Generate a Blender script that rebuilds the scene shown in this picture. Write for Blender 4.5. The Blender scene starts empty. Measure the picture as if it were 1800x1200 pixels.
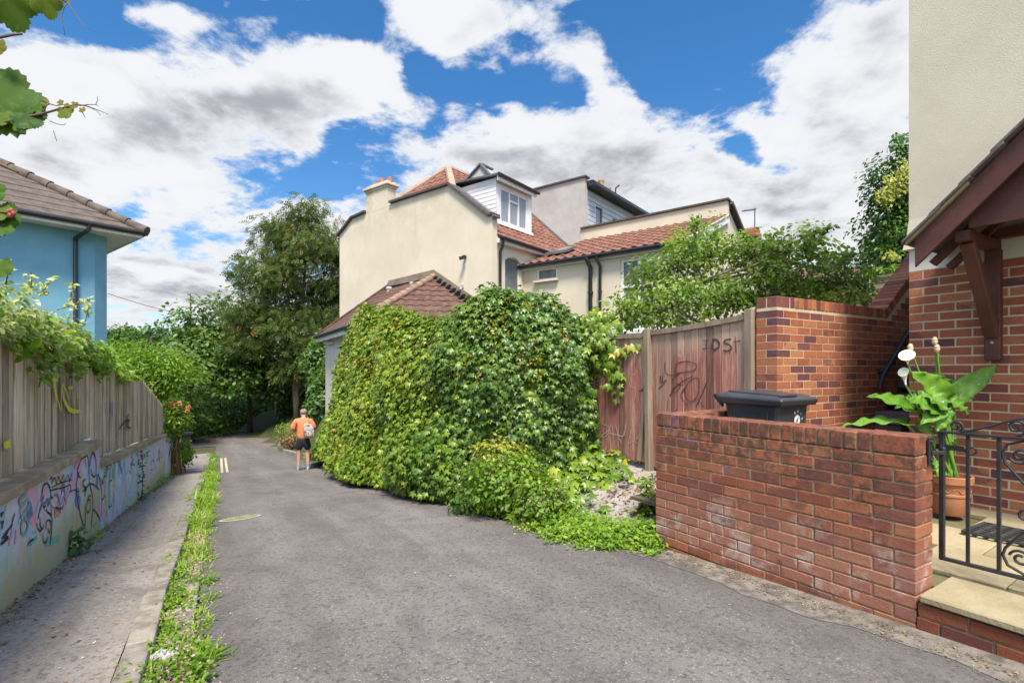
import bpy, bmesh, math, random
import numpy as np
from mathutils import Vector, Matrix
R = math.radians
C = bpy.context.scene.collection
random.seed(7)
RNG = np.random.default_rng(11)
F, CX, HY = 900.0, 900.0, 650.0          # focal length, principal column and horizon row of the 1800 px photograph

def vec(*a): return Vector(a)
def px(x, y, Z): return Vector(((x-CX)/F*Z, Z, (HY-y)/F*Z))
def lerp(a, b, t): return a+(b-a)*t
def sstep(a, b, x):
    t = min(1, max(0, (x-a)/(b-a))); return t*t*(3-2*t)

# ------------------------------------------------------------------ terrain of the lane
RD = Vector((-.497, .868, 0)); RN = Vector((.868, .497, 0))       # along the lane, to its right
HS = [(-12,1.05),(-8,1.15),(0,1.36),(1.3,1.40),(3.18,1.49),(4.4,1.60),(7,1.87),(10,2.2),(15.7,2.86),(18.4,3.15),(22,3.44),(26,3.62),(30,3.72),(40,3.8),(200,3.8)]
def hs(s):
    if s <= HS[0][0]: return HS[0][1]
    for i in range(len(HS)-1):
        (a, ha), (b, hb) = HS[i], HS[i+1]
        if s <= b:
            m0 = (hb-HS[i-1][1])/(b-HS[i-1][0]) if i else (hb-ha)/(b-a)
            m1 = (HS[i+2][1]-ha)/(HS[i+2][0]-a) if i+2 < len(HS) else 0
            t = (s-a)/(b-a); d = b-a
            return (2*t**3-3*t*t+1)*ha+(t**3-2*t*t+t)*d*m0+(-2*t**3+3*t*t)*hb+(t**3-t*t)*d*m1
    return 3.8
def rs(r, s, dz=0.0):
    p = RN*r+RD*s; return Vector((p.x, p.y, -hs(s)+dz))
def to_rs(x, y): return (RN.x*x+RN.y*y, RD.x*x+RD.y*y)
def gz(x, y):
    r, s = to_rs(x, y); b = -hs(s)
    if r > 2.9:
        r0 = lerp(3.4, 2.9, sstep(2.6, 3.6, s)); b = lerp(b, -1.23, sstep(r0, 4.5, r))
    if r < -1.25: b -= .25*sstep(-1.25, -2, r)
    if x < -17.5: b += .5*sstep(-17.5, -22, x)
    return b

# ------------------------------------------------------------------ objects
def origin_of(o):
    p = Vector((0, 0, 0))
    while o is not None: p += o.location; o = o.parent
    return p
def tag(o, label=None, cat=None, group=None, kind=None):
    if label: o['label'] = label
    if cat: o['category'] = cat
    if group: o['group'] = group
    if kind: o['kind'] = kind
    return o
def thing(name, label, cat, base, group=None):
    o = bpy.data.objects.new(name, None); C.objects.link(o)
    o.location = Vector(base); o.empty_display_size = .2
    return tag(o, label, cat, group)

class MB:
    """collects shapes in world coordinates; build() links them as ONE mesh object"""
    def __init__(s): s.v = []; s.f = []; s.m = []
    def add(s, vs, fs, m=0):
        b = len(s.v); s.v += [tuple(p) for p in vs]; s.f += [tuple(i+b for i in f) for f in fs]; s.m += [m]*len(fs)
    def box(s, c, a, b, d, m=0):                      # centre and three half-extent vectors
        c, a, b, d = Vector(c), Vector(a), Vector(b), Vector(d)
        if a.cross(b).dot(d) < 0: a = -a
        s.add([c-a-b-d, c+a-b-d, c+a+b-d, c-a+b-d, c-a-b+d, c+a-b+d, c+a+b+d, c-a+b+d],
              [(0,3,2,1),(4,5,6,7),(0,1,5,4),(1,2,6,5),(2,3,7,6),(3,0,4,7)], m)
    def beam(s, p, q, w, h, up=(0,0,1), m=0):         # square bar from p to q
        p, q = Vector(p), Vector(q); d = (q-p); u = Vector(up)
        x = d.cross(u)
        if x.length < 1e-6: x = d.cross(Vector((1,0,0)))
        x.normalize(); u = x.cross(d).normalized()
        s.box((p+q)/2, d/2, x*w/2, u*h/2, m)
    def prism(s, poly, ext, m=0):
        n = len(poly); poly = [Vector(p) for p in poly]; e = Vector(ext)
        nn = Vector((0,0,0))
        for i in range(n): nn += poly[i].cross(poly[(i+1) % n])
        if nn.dot(e) > 0: poly = poly[::-1]
        s.add(poly+[p+e for p in poly], [tuple(range(n)), tuple(range(2*n-1, n-1, -1))]+[(i, i+n, (i+1) % n+n, (i+1) % n) for i in range(n)], m)
    def tube(s, pts, rad, n=8, m=0, cap=True):
        pts = [Vector(p) for p in pts]; k = len(pts)
        rad = [rad]*k if not hasattr(rad, '__len__') else rad
        vs = []; prev = None
        for i, p in enumerate(pts):
            d = (pts[min(i+1, k-1)]-pts[max(i-1, 0)]).normalized()
            if prev is None:
                x = d.cross(Vector((0,0,1)))
                if x.length < .05: x = d.cross(Vector((0,1,0)))
            else: x = prev-d*prev.dot(d)
            x.normalize(); prev = x; y = d.cross(x)
            for j in range(n):
                a = 2*math.pi*j/n; vs.append(p+(x*math.cos(a)+y*math.sin(a))*rad[i])
        fs = [(i*n+j, i*n+(j+1) % n, (i+1)*n+(j+1) % n, (i+1)*n+j) for i in range(k-1) for j in range(n)]
        if cap: fs += [tuple(range(n-1, -1, -1)), tuple(range((k-1)*n, k*n))]
        s.add(vs, fs, m)
    def lathe(s, c, prof, n=24, m=0, ax=(0,0,1)):
        c = Vector(c); ax = Vector(ax).normalized(); x = ax.orthogonal().normalized(); y = ax.cross(x)
        vs = [c+ax*h+(x*math.cos(2*math.pi*j/n)+y*math.sin(2*math.pi*j/n))*r for r, h in prof for j in range(n)]
        k = len(prof)
        fs = [(i*n+j, i*n+(j+1) % n, (i+1)*n+(j+1) % n, (i+1)*n+j) for i in range(k-1) for j in range(n)]
        if prof[0][0] > 0: fs.append(tuple(range(n-1, -1, -1)))
        if prof[-1][0] > 0: fs.append(tuple(range((k-1)*n, k*n)))
        s.add(vs, fs, m)
    def grid(s, fn, nu, nv, m=0):                     # fn(u, v) for u, v in 0..1
        vs = [fn(i/nu, j/nv) for j in range(nv+1) for i in range(nu+1)]
        s.add(vs, [(j*(nu+1)+i, j*(nu+1)+i+1, (j+1)*(nu+1)+i+1, (j+1)*(nu+1)+i) for j in range(nv) for i in range(nu)], m)
    def ribbon(s, pts, w, nrm, m=0):                  # flat stroke lying on a plane
        pts = [Vector(p) for p in pts]; nrm = Vector(nrm).normalized(); k = len(pts); vs = []
        for i, p in enumerate(pts):
            d = (pts[min(i+1, k-1)]-pts[max(i-1, 0)])
            x = d.cross(nrm)
            x = x.normalized() if x.length > 1e-9 else Vector((0,0,1))
            ww = w*(.75+.5*random.random())/2
            if i in (0, k-1): ww *= .5
            vs += [p-x*ww, p+x*ww]
        s.add(vs, [(2*i, 2*i+1, 2*i+3, 2*i+2) for i in range(k-1)], m)
    def build(s, name, mats, parent=None, base=None, smooth=None, bevel=0, segs=1, cut=None, thick=0):
        if not isinstance(mats, (list, tuple)): mats = [mats]
        if parent is not None: o0 = origin_of(parent)
        elif base is not None: o0 = Vector(base)
        else:
            a = np.array(s.v); o0 = Vector(((a[:,0].min()+a[:,0].max())/2, (a[:,1].min()+a[:,1].max())/2, a[:,2].min()))
        me = bpy.data.meshes.new(name)
        me.from_pydata([(p[0]-o0.x, p[1]-o0.y, p[2]-o0.z) for p in s.v], [], s.f)
        for m in mats: me.materials.append(m)
        if len(mats) > 1: me.polygons.foreach_set('material_index', s.m)
        if cut:
            bm = bmesh.new(); bm.from_mesh(me)
            for co, no in cut:
                bmesh.ops.bisect_plane(bm, geom=bm.verts[:]+bm.edges[:]+bm.faces[:], plane_co=Vector(co)-o0, plane_no=Vector(no), clear_outer=True)
            bm.to_mesh(me); bm.free()
        if smooth is not None:
            me.shade_smooth()
            if smooth < 179: me.set_sharp_from_angle(angle=R(smooth))
        o = bpy.data.objects.new(name, me); C.objects.link(o)
        if parent is not None: o.parent = parent
        else: o.location = o0
        if thick:
            md = o.modifiers.new('thick', 'SOLIDIFY'); md.thickness = thick; md.offset = 0
        if bevel:
            md = o.modifiers.new('bevel', 'BEVEL'); md.width = bevel; md.segments = segs; md.limit_method = 'ANGLE'
        return o
def structure(o): o['kind'] = 'structure'; return o
def stuff(o, label=None): o['kind'] = 'stuff'; return tag(o, label)

# ------------------------------------------------------------------ leaves
OVATE = (np.array([[0,0,0],[.30,.32,.07],[.24,.68,.05],[0,1,-.06],[-.24,.68,.05],[-.30,.32,.07]]), [(0,1,2,3),(0,3,4,5)])
NARROW = (np.array([[0,0,0],[.15,.35,.03],[.12,.7,.02],[0,1,-.05],[-.12,.7,.02],[-.15,.35,.03]]), [(0,1,2,3),(0,3,4,5)])
DIAMOND = (np.array([[0,0,0],[.26,.5,.05],[0,1,-.04],[-.26,.5,.05]]), [(0,1,2,3)])
def fan(angles, lens, w):
    V, Fc = [], []
    for a, L in zip(angles, lens):
        a = R(a); y = np.array([math.sin(a), math.cos(a), 0]); x = np.array([math.cos(a), -math.sin(a), 0]); z = np.array([0,0,1])
        b = len(V)
        V += [y*.02, y*L*.40+x*w*L-z*.03, y*L-z*.34*L, y*L*.40-x*w*L-z*.03, y*L*.45+z*.05]
        Fc += [(b, b+1, b+4), (b+1, b+2, b+4), (b, b+4, b+3), (b+4, b+2, b+3)]
    return (np.array(V), Fc)
CREEPER = fan((0, 46, -46, 96, -96), (1, .92, .92, .66, .66), .27)
def pinnate(n):
    V, Fc = [], []
    for i in range(n):
        for sgn in ((1, -1) if i < n-1 else (0,)):
            t = .15+.75*i/(n-1); o = np.array([0, t, -.12*t*t]); a = R(58*sgn) if sgn else 0
            L = .42; y = np.array([math.sin(a), math.cos(a), -.15]); x = np.array([math.cos(a), -math.sin(a), 0]); b = len(V)
            V += [o, o+y*L*.5+x*L*.22, o+y*L, o+y*L*.5-x*L*.22]; Fc += [(b, b+1, b+2, b+3)]
    return (np.array(V), Fc)
PINNATE = pinnate(4)
BLADE = (np.array([[-.05,0,0],[.05,0,0],[.042,.5,.06],[0,1,.30],[-.042,.5,.06]]), [(0,1,2,4),(4,2,3)])
def unit(a): return a/np.maximum(np.linalg.norm(a, axis=1, keepdims=True), 1e-9)
def leaves(name, P, N, T, size, tint, tpl, mat, parent=None, base=None):
    """one mesh of leaf shapes: P places, N face normals, T tip directions"""
    P = np.asarray(P, float); N = unit(np.asarray(N, float)); T = np.asarray(T, float)
    Y = unit(T-N*(T*N).sum(1, keepdims=True)); X = np.cross(Y, N)
    tv, tf = tpl; n, k = len(P), len(tv); sz = np.broadcast_to(np.asarray(size, float), (n,))
    V = P[:, None, :]+sz[:, None, None]*(tv[None, :, 0:1]*X[:, None, :]+tv[None, :, 1:2]*Y[:, None, :]+tv[None, :, 2:3]*N[:, None, :])
    V = V.reshape(-1, 3)
    if parent is not None: o0 = origin_of(parent)
    elif base is not None: o0 = Vector(base)
    else: o0 = Vector(((V[:,0].min()+V[:,0].max())/2, (V[:,1].min()+V[:,1].max())/2, V[:,2].min()))
    V = V-np.array(o0)
    lt = np.array([len(f) for f in tf]); li = np.concatenate([np.array(f) for f in tf])
    LI = (li[None, :]+(np.arange(n)*k)[:, None]).ravel(); LT = np.tile(lt, n); LS = np.concatenate([[0], np.cumsum(LT)[:-1]])
    me = bpy.data.meshes.new(name)
    me.vertices.add(n*k); me.vertices.foreach_set('co', V.ravel().astype(np.float32))
    me.loops.add(len(LI)); me.loops.foreach_set('vertex_index', LI.astype(np.int32))
    me.polygons.add(len(LT)); me.polygons.foreach_set('loop_start', LS.astype(np.int32)); me.polygons.foreach_set('loop_total', LT.astype(np.int32))
    at = me.attributes.new('tint', 'FLOAT', 'POINT'); at.data.foreach_set('value', np.repeat(np.broadcast_to(tint, (n,)), k).astype(np.float32))
    me.materials.append(mat); me.update(calc_edges=True); me.validate()
    o = bpy.data.objects.new(name, me); C.objects.link(o)
    if parent is not None: o.parent = parent
    else: o.location = o0
    return o
def sph(n, rng=None):
    return unit((rng or RNG).normal(size=(n, 3)))

# ------------------------------------------------------------------ materials
class NT:
    def __init__(s, tree): s.t = tree; s.t.nodes.clear()
    def n(s, typ, *links, **kw):
        nd = s.t.nodes.new(typ)
        for k, v in kw.items():
            if k.startswith('i_'):
                k2 = k[2:]; sock = nd.inputs[int(k2)] if k2.isdigit() else nd.inputs[k2.replace('_', ' ')]
                s.put(sock, v)
            else: setattr(nd, k, v)
        return nd
    def put(s, sock, v):
        if isinstance(v, bpy.types.NodeSocket): s.t.links.new(v, sock)
        elif isinstance(v, bpy.types.Node): s.t.links.new(v.outputs[0], sock)
        else:
            if hasattr(v, '__len__') and len(v) == 3 and sock.type == 'RGBA': v = (*v, 1)
            sock.default_value = v
    def math(s, op, a, b=0.0, clamp=False):
        nd = s.t.nodes.new('ShaderNodeMath'); nd.operation = op; nd.use_clamp = clamp
        s.put(nd.inputs[0], a); s.put(nd.inputs[1], b); return nd.outputs[0]
    def vmath(s, op, a, b=(0,0,0)):
        nd = s.t.nodes.new('ShaderNodeVectorMath'); nd.operation = op
        s.put(nd.inputs[0], a); s.put(nd.inputs[1], b); return nd.outputs['Value'] if op in ('LENGTH', 'DOT_PRODUCT') else nd.outputs[0]
    def ramp(s, fac, stops, interp='LINEAR'):
        nd = s.t.nodes.new('ShaderNodeValToRGB'); cr = nd.color_ramp; cr.interpolation = interp
        while len(cr.elements) < len(stops): cr.elements.new(.5)
        for e, (p, c) in zip(cr.elements, stops):
            e.position = p; e.color = (*c, 1) if hasattr(c, '__len__') else (c, c, c, 1)
        s.put(nd.inputs[0], fac); return nd.outputs[0]
    def mr(s, v, a, b, c=0.0, d=1.0, smooth=True):
        nd = s.t.nodes.new('ShaderNodeMapRange'); nd.interpolation_type = 'SMOOTHSTEP' if smooth else 'LINEAR'
        for i, x in enumerate((v, a, b, c, d)): s.put(nd.inputs[i], x)
        return nd.outputs[0]
    def mix(s, fac, a, b, blend='MIX'):
        nd = s.t.nodes.new('ShaderNodeMix'); nd.data_type = 'RGBA'; nd.blend_type = blend
        s.put(nd.inputs[0], fac); s.put(nd.inputs[6], a); s.put(nd.inputs[7], b); return nd.outputs[2]
    def noise(s, vec, scale, detail=4, rough=.55, dist=0.0):
        nd = s.t.nodes.new('ShaderNodeTexNoise'); s.put(nd.inputs['Vector'], vec)
        nd.inputs['Scale'].default_value = scale; nd.inputs['Detail'].default_value = detail
        nd.inputs['Roughness'].default_value = rough; nd.inputs['Distortion'].default_value = dist
        return nd.outputs[0]
    def coords(s, stretch=(1,1,1)):
        tc = s.t.nodes.new('ShaderNodeTexCoord')
        if tuple(stretch) == (1,1,1): return tc.outputs['Object']
        return s.vmath('MULTIPLY', tc.outputs['Object'], stretch)
    def island(s): return s.t.nodes.new('ShaderNodeNewGeometry').outputs['Random Per Island']
    def attr(s, name):
        nd = s.t.nodes.new('ShaderNodeAttribute'); nd.attribute_name = name; return nd.outputs['Fac']
    def z(s, co=None):
        nd = s.t.nodes.new('ShaderNodeSeparateXYZ'); s.put(nd.inputs[0], co if co is not None else s.coords()); return nd.outputs[2]
def newmat(name):
    m = bpy.data.materials.new(name); m.use_nodes = True
    return m, NT(m.node_tree)
def finish(nt, col, rough=.8, bump=None, bstr=.3, bdist=.01, metal=0.0, spec=.3, extra=None):
    b = nt.n('ShaderNodeBsdfPrincipled'); nt.put(b.inputs['Base Color'], col); nt.put(b.inputs['Roughness'], rough)
    b.inputs['Metallic'].default_value = metal; b.inputs['Specular IOR Level'].default_value = spec
    if bump is not None:
        bp = nt.n('ShaderNodeBump'); bp.inputs['Strength'].default_value = bstr; bp.inputs['Distance'].default_value = bdist
        nt.put(bp.inputs['Height'], bump); nt.t.links.new(bp.outputs[0], b.inputs['Normal'])
    o = nt.n('ShaderNodeOutputMaterial'); nt.t.links.new((extra(b) if extra else b).outputs[0], o.inputs[0])
def plain(name, c1, c2=None, scale=3, rough=.7, bump=.15, stretch=(1,1,1), metal=0, spec=.3, fine=40, isl=0, bd=.004, lo=.35, hi=.65):
    m, t = newmat(name); co = t.coords(stretch); c2 = c2 or tuple(x*.75 for x in c1)
    n1 = t.noise(co, scale, 6, .6); n2 = t.noise(co, fine, 3, .6)
    f = t.mr(n1, lo, hi); col = t.mix(f, c1, c2)
    col = t.mix(t.math('MULTIPLY', t.mr(n2, .4, .75), .35), col, tuple(x*.6 for x in c1))
    if isl:
        col = t.mix(1.0, col, t.ramp(t.island(), [(0, 1-isl), (1, 1+isl*.6)]), 'MULTIPLY')
    finish(t, col, rough, n2, bump, bd, metal, spec); return m
def leafmat(name, stops, rough=.42, trans=.35, spec=.35):
    m, t = newmat(name)
    col = t.ramp(t.attr('tint'), stops)
    b = t.n('ShaderNodeBsdfPrincipled'); t.put(b.inputs['Base Color'], col); b.inputs['Roughness'].default_value = rough
    b.inputs['Specular IOR Level'].default_value = spec
    tr = t.n('ShaderNodeBsdfTranslucent'); t.put(tr.inputs[0], t.mix(1.0, col, (1.15, 1.1, .5), 'MULTIPLY'))
    mx = t.n('ShaderNodeMixShader'); mx.inputs[0].default_value = trans
    t.t.links.new(b.outputs[0], mx.inputs[1]); t.t.links.new(tr.outputs[0], mx.inputs[2])
    o = t.n('ShaderNodeOutputMaterial'); t.t.links.new(mx.outputs[0], o.inputs[0]); return m
# ------------------------------------------------------------------ camera, light, sky
cam = bpy.data.cameras.new('camera'); camo = bpy.data.objects.new('camera', cam); C.objects.link(camo)
cam.sensor_width = 36; cam.lens = 18; cam.shift_y = 50/1800; cam.clip_end = 3000; cam.clip_start = .05
camo.rotation_euler = (R(90), 0, 0)
bpy.context.scene.camera = camo
SUN_DIR = Vector((.10, -.99, 0)).normalized()*math.cos(R(60))+Vector((0, 0, math.sin(R(60))))     # towards the sun
sun = bpy.data.lights.new('sun', 'SUN'); suno = bpy.data.objects.new('sun', sun); C.objects.link(suno)
sun.energy = 3.0; sun.angle = R(14); sun.color = (1, .91, .78)
suno.rotation_euler = (-SUN_DIR).to_track_quat('-Z', 'Y').to_euler()
vs = bpy.context.scene.view_settings
vs.view_transform = 'Standard'; vs.look = 'None'; vs.exposure = 1.3; vs.gamma = 1
bpy.context.scene.cycles.max_bounces = 8; bpy.context.scene.cycles.transparent_max_bounces = 8

W = bpy.data.worlds.new('World'); bpy.context.scene.world = W; W.use_nodes = True
t = NT(W.node_tree)
sky = t.n('ShaderNodeTexSky', sky_type='NISHITA', sun_disc=False, sun_elevation=R(60), sun_rotation=math.atan2(SUN_DIR.x, SUN_DIR.y))
sky.ozone_density = 3.0; sky.air_density = 1.0; sky.dust_density = .4
tc = t.n('ShaderNodeTexCoord'); D = tc.outputs['Generated']
sp = t.n('ShaderNodeSeparateXYZ'); t.put(sp.inputs[0], D)
ady = t.math('MAXIMUM', t.math('ABSOLUTE', sp.outputs[1]), .12)
qx = t.math('DIVIDE', sp.outputs[0], ady); qz = t.math('DIVIDE', sp.outputs[2], ady)
cb = t.n('ShaderNodeCombineXYZ'); t.put(cb.inputs[0], qx); t.put(cb.inputs[1], qz)
Q = cb.outputs[0]
# flat cloud layer seen in perspective, used for the noise
zz = t.math('ADD', t.math('MAXIMUM', sp.outputs[2], 0.0), .22)
cl = t.n('ShaderNodeCombineXYZ'); t.put(cl.inputs[0], t.math('DIVIDE', sp.outputs[0], zz)); t.put(cl.inputs[1], t.math('DIVIDE', sp.outputs[1], zz)); cl.inputs[2].default_value = 3.7
wn = t.n('ShaderNodeTexNoise'); t.put(wn.inputs['Vector'], cl.outputs[0]); wn.inputs['Scale'].default_value = 2.2; wn.inputs['Detail'].default_value = 5
Qw = t.vmath('ADD', Q, t.vmath('MULTIPLY', t.vmath('SUBTRACT', wn.outputs['Color'], (.5, .5, .5)), (.34, .26, 0)))
def blobs(lst):
    acc = None
    for x, y, rx, ry, a in lst:
        dv = t.vmath('MULTIPLY', t.vmath('SUBTRACT', Qw, ((x-CX)/F, (HY-y)/F, 0)), (F/rx, F/ry, 0))
        g = t.mr(t.vmath('LENGTH', dv), 1.0, .15, 0, a)
        acc = g if acc is None else t.math('ADD', acc, g)
    return acc
cover = blobs([(330,230,420,200,.62),(90,130,230,170,.35),(560,150,190,90,.35),(800,50,170,110,.5),(700,20,130,60,.2),
               (960,260,260,110,.6),(1080,170,90,90,.4),(1040,110,60,50,.2),(1420,270,260,230,.5),(1530,110,140,130,.5),(1500,420,420,120,.6),
               (1050,340,420,90,.5),(300,520,420,110,.5),(330,400,260,70,.3),(560,390,110,60,.2),(1050,15,130,40,.35),(330,20,150,40,.25),(1250,330,140,70,.3),
               (1180,80,190,130,-.55),(760,150,70,60,-.4),(590,45,110,70,-.5),(500,15,60,30,-.3),(250,130,90,40,-.12),(650,240,90,70,-.35),
               (600,345,90,50,-.35),(250,385,70,40,-.35),(1280,270,70,40,-.35),(1320,180,80,60,-.25),(880,170,90,40,-.3),(1240,40,200,70,-.3),(180,70,120,50,-.18),(900,-150,900,160,.3)])
fb = t.noise(cl.outputs[0], 1.9, 8, .60, .3)
fb2 = t.noise(cl.outputs[0], 7.5, 6, .66, .2)
dens = t.math('ADD', t.math('ADD', t.math('MULTIPLY', fb, 1.7), t.math('MULTIPLY', fb2, .85)), t.math('SUBTRACT', t.math('MULTIPLY', cover, .85), 1.13))
alpha = t.mr(dens, .12, .36)
grey = blobs([(420,200,300,90,.75),(480,280,220,70,.6),(200,250,200,80,.35),(60,260,150,60,.3),(960,290,230,50,.45),(700,320,120,50,.3),(300,470,420,30,.5),(330,530,420,28,.55),(300,580,420,40,.5),(250,430,200,24,.3),(1100,340,160,30,.35),(1400,300,90,50,.35),(640,90,90,40,.3),(120,100,120,40,.25),(1480,360,220,110,.25),(860,40,70,60,.3),(1500,250,130,60,.2),(1540,440,200,40,.25)])
g2 = t.math('ADD', grey, t.math('MULTIPLY', t.math('SUBTRACT', t.noise(cl.outputs[0], 4.2, 7, .62), .5), 2.2))
gf = t.math('MULTIPLY', t.mr(g2, -.10, .75), t.mr(dens, .25, .75))
ccol = t.mix(gf, (4.65, 4.7, 4.85), (2.15, 2.2, 2.5))
ccol = t.mix(t.mr(dens, .55, .1, 0, .25), ccol, (3.4, 4.0, 5.0))
hsv = t.n('ShaderNodeHueSaturation'); t.put(hsv.inputs['Color'], sky); hsv.inputs['Saturation'].default_value = 1.3; hsv.inputs['Value'].default_value = .95
skyc = t.mix(t.mr(sp.outputs[2], .0, .25, .45, 0.0), hsv.outputs[0], (3.5, 4.0, 4.7))
fin = t.mix(alpha, skyc, ccol)
# unseen sky round the veiled sun, behind the viewer, brightened to lift ambient light
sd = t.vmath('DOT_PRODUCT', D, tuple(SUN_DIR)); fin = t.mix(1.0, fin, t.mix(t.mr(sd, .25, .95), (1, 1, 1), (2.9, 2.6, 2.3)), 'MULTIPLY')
fin = t.mix(t.mr(sp.outputs[2], -.01, -.06), fin, (1.2, 1.3, 1.0))
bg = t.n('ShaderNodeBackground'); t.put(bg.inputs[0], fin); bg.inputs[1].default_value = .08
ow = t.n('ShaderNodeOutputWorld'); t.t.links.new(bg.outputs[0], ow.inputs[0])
W.cycles.sampling_method = 'MANUAL'; W.cycles.sample_map_resolution = 512

# ------------------------------------------------------------------ materials of the setting
def asphalt_mat(name, a, b, speck, lane=None):
    m, t = newmat(name); co = t.coords()
    big = t.noise(co, .55, 5, .6); mid = t.noise(co, 3.5, 5, .65); ag = t.noise(co, 85, 2, .6); ag2 = t.noise(co, 34, 4, .75)
    col = t.mix(t.mr(big, .35, .65), a, b)
    col = t.mix(t.math('MULTIPLY', t.mr(mid, .42, .72), .5), col, tuple(x*.62 for x in a))
    col = t.mix(t.math('MULTIPLY', t.mr(ag, .58, .74), .75), col, speck)
    cr_ = t.n('ShaderNodeCombineXYZ'); t.put(cr_.inputs[0], t.vmath('DOT_PRODUCT', co, tuple(RN*1.6))); t.put(cr_.inputs[1], t.vmath('DOT_PRODUCT', co, tuple(RD*.16)))
    band = t.noise(cr_.outputs[0], 1.4, 5, .6); blot = t.noise(co, 1.25, 3, .5, .5)
    col = t.mix(t.math('MULTIPLY', t.mr(band, .46, .62), .38), col, tuple(x*.62 for x in a)); col = t.mix(t.math('MULTIPLY', t.mr(blot, .60, .68), .40), col, tuple(x*.50 for x in a)); col = t.mix(t.math('MULTIPLY', t.mr(band, .44, .34), .3), col, tuple(x*1.35 for x in b)); col = t.mix(t.math('MULTIPLY', t.mr(ag2, .52, .34), .8), col, tuple(x*.4 for x in a))
    # tar seams and fine cracks
    vo = t.n('ShaderNodeTexVoronoi', feature='DISTANCE_TO_EDGE'); t.put(vo.inputs['Vector'], t.vmath('ADD', co, t.vmath('MULTIPLY', t.n('ShaderNodeTexNoise', i_Vector=co, i_Scale=2.0).outputs['Color'], (.5, .5, .5)))); vo.inputs['Scale'].default_value = .55
    crack = t.math('MULTIPLY', t.mr(vo.outputs[0], .006, .001), t.mr(mid, .56, .68))
    col = t.mix(t.math('MULTIPLY', crack, .3), col, (.05, .045, .045))
    sl = t.vmath('DOT_PRODUCT', co, tuple(RN)); wear = t.noise(t.vmath('MULTIPLY', co, (.5, .5, .5)), 1.1, 4, .6)
    if lane: col = t.mix(t.math('MULTIPLY', t.mr(t.math('ADD', t.math('ABSOLUTE', t.math('SUBTRACT', sl, lane)), t.math('MULTIPLY', wear, .9)), 1.35, 2.15), .55), col, tuple(x*.50 for x in a))
    finish(t, col, .85, t.math('ADD', ag, t.math('MULTIPLY', ag2, .8)), .55, .006, spec=.25); return m
M = {}
M['road'] = asphalt_mat('road_asphalt', (.145,.131,.124), (.184,.167,.158), (.42,.385,.36), 1.35)
M['pave'] = asphalt_mat('pavement_asphalt', (.235,.208,.185), (.29,.258,.23), (.42,.39,.345))
M['margin'] = plain('pale_concrete_margin', (.21,.185,.155), (.09,.08,.065), 11, .95, .9, fine=38, bd=.01)
M['earth'] = plain('earth', (.075,.065,.035), (.05,.075,.02), 2, .95, .6, fine=25, bd=.03)
M['drive'] = plain('old_concrete_drive', (.36,.33,.30), (.24,.22,.19), 3, .9, .7, fine=45, bd=.012)
M['kerb'] = plain('kerb_stone', (.28,.25,.21), (.15,.135,.11), 8, .9, .7, fine=45, bd=.01, isl=.3)
M['channel'] = plain('channel_block', (.36,.30,.275), (.22,.19,.175), 5, .85, .5, fine=60, bd=.006, isl=.2)
M['yellow_paint'] = plain('worn_yellow_paint', (.62,.50,.30), (.40,.36,.28), 9, .8)

# ground, reaching the horizon
def axis(fine, lim):
    a = list(np.arange(-fine, fine+.01, .6)); x = fine; st = .9
    while x < lim: st *= 1.35; x += st; a = [-x]+a+[x]
    return a
xs = axis(14, 260); ys = [y+9 for y in axis(14, 260)]
mb = MB(); nx = len(xs)
mb.add([(x, y, gz(x, y)-.035) for y in ys for x in xs], [(j*nx+i, j*nx+i+1, (j+1)*nx+i+1, (j+1)*nx+i) for j in range(len(ys)-1) for i in range(nx-1)])
structure(mb.build('ground', M['earth'], smooth=180))

def strip(name, mat, r0, r1, s0, s1, n, dz, nr=4, base=None):
    mb = MB()
    def f(u, v):
        s = lerp(s0, s1, v); a = r0(s) if callable(r0) else r0; b = r1(s) if callable(r1) else r1
        r = lerp(a, b, u); return rs(r, s, dz)
    mb.grid(f, nr, n)
    return mb.build(name, mat, smooth=180, base=base)
def wob(s, k=1.0): return k*(.035*math.sin(s*2.1)+.02*math.sin(s*5.3+1)+.012*math.sin(s*13.7))
RRIGHT = [(-12,3.15),(0,3.14),(2,3.12),(3.0,3.09),(3.7,2.88),(5,2.74),(7,2.62),(12,2.68),(17,2.72),(20,2.85),(24,2.95),(29,2.75),(34,2.6)]
def rright(s):
    for (a, ra), (b, rb) in zip(RRIGHT, RRIGHT[1:]):
        if s <= b: return lerp(ra, rb, (s-a)/(b-a))
    return 2.6
structure(strip('road', M['road'], lambda s: -.12+wob(s+9, .4), lambda s: rright(s)+wob(s), -9, 33.5, 170, -.004, 10, base=(0, 0, 0)))
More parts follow.
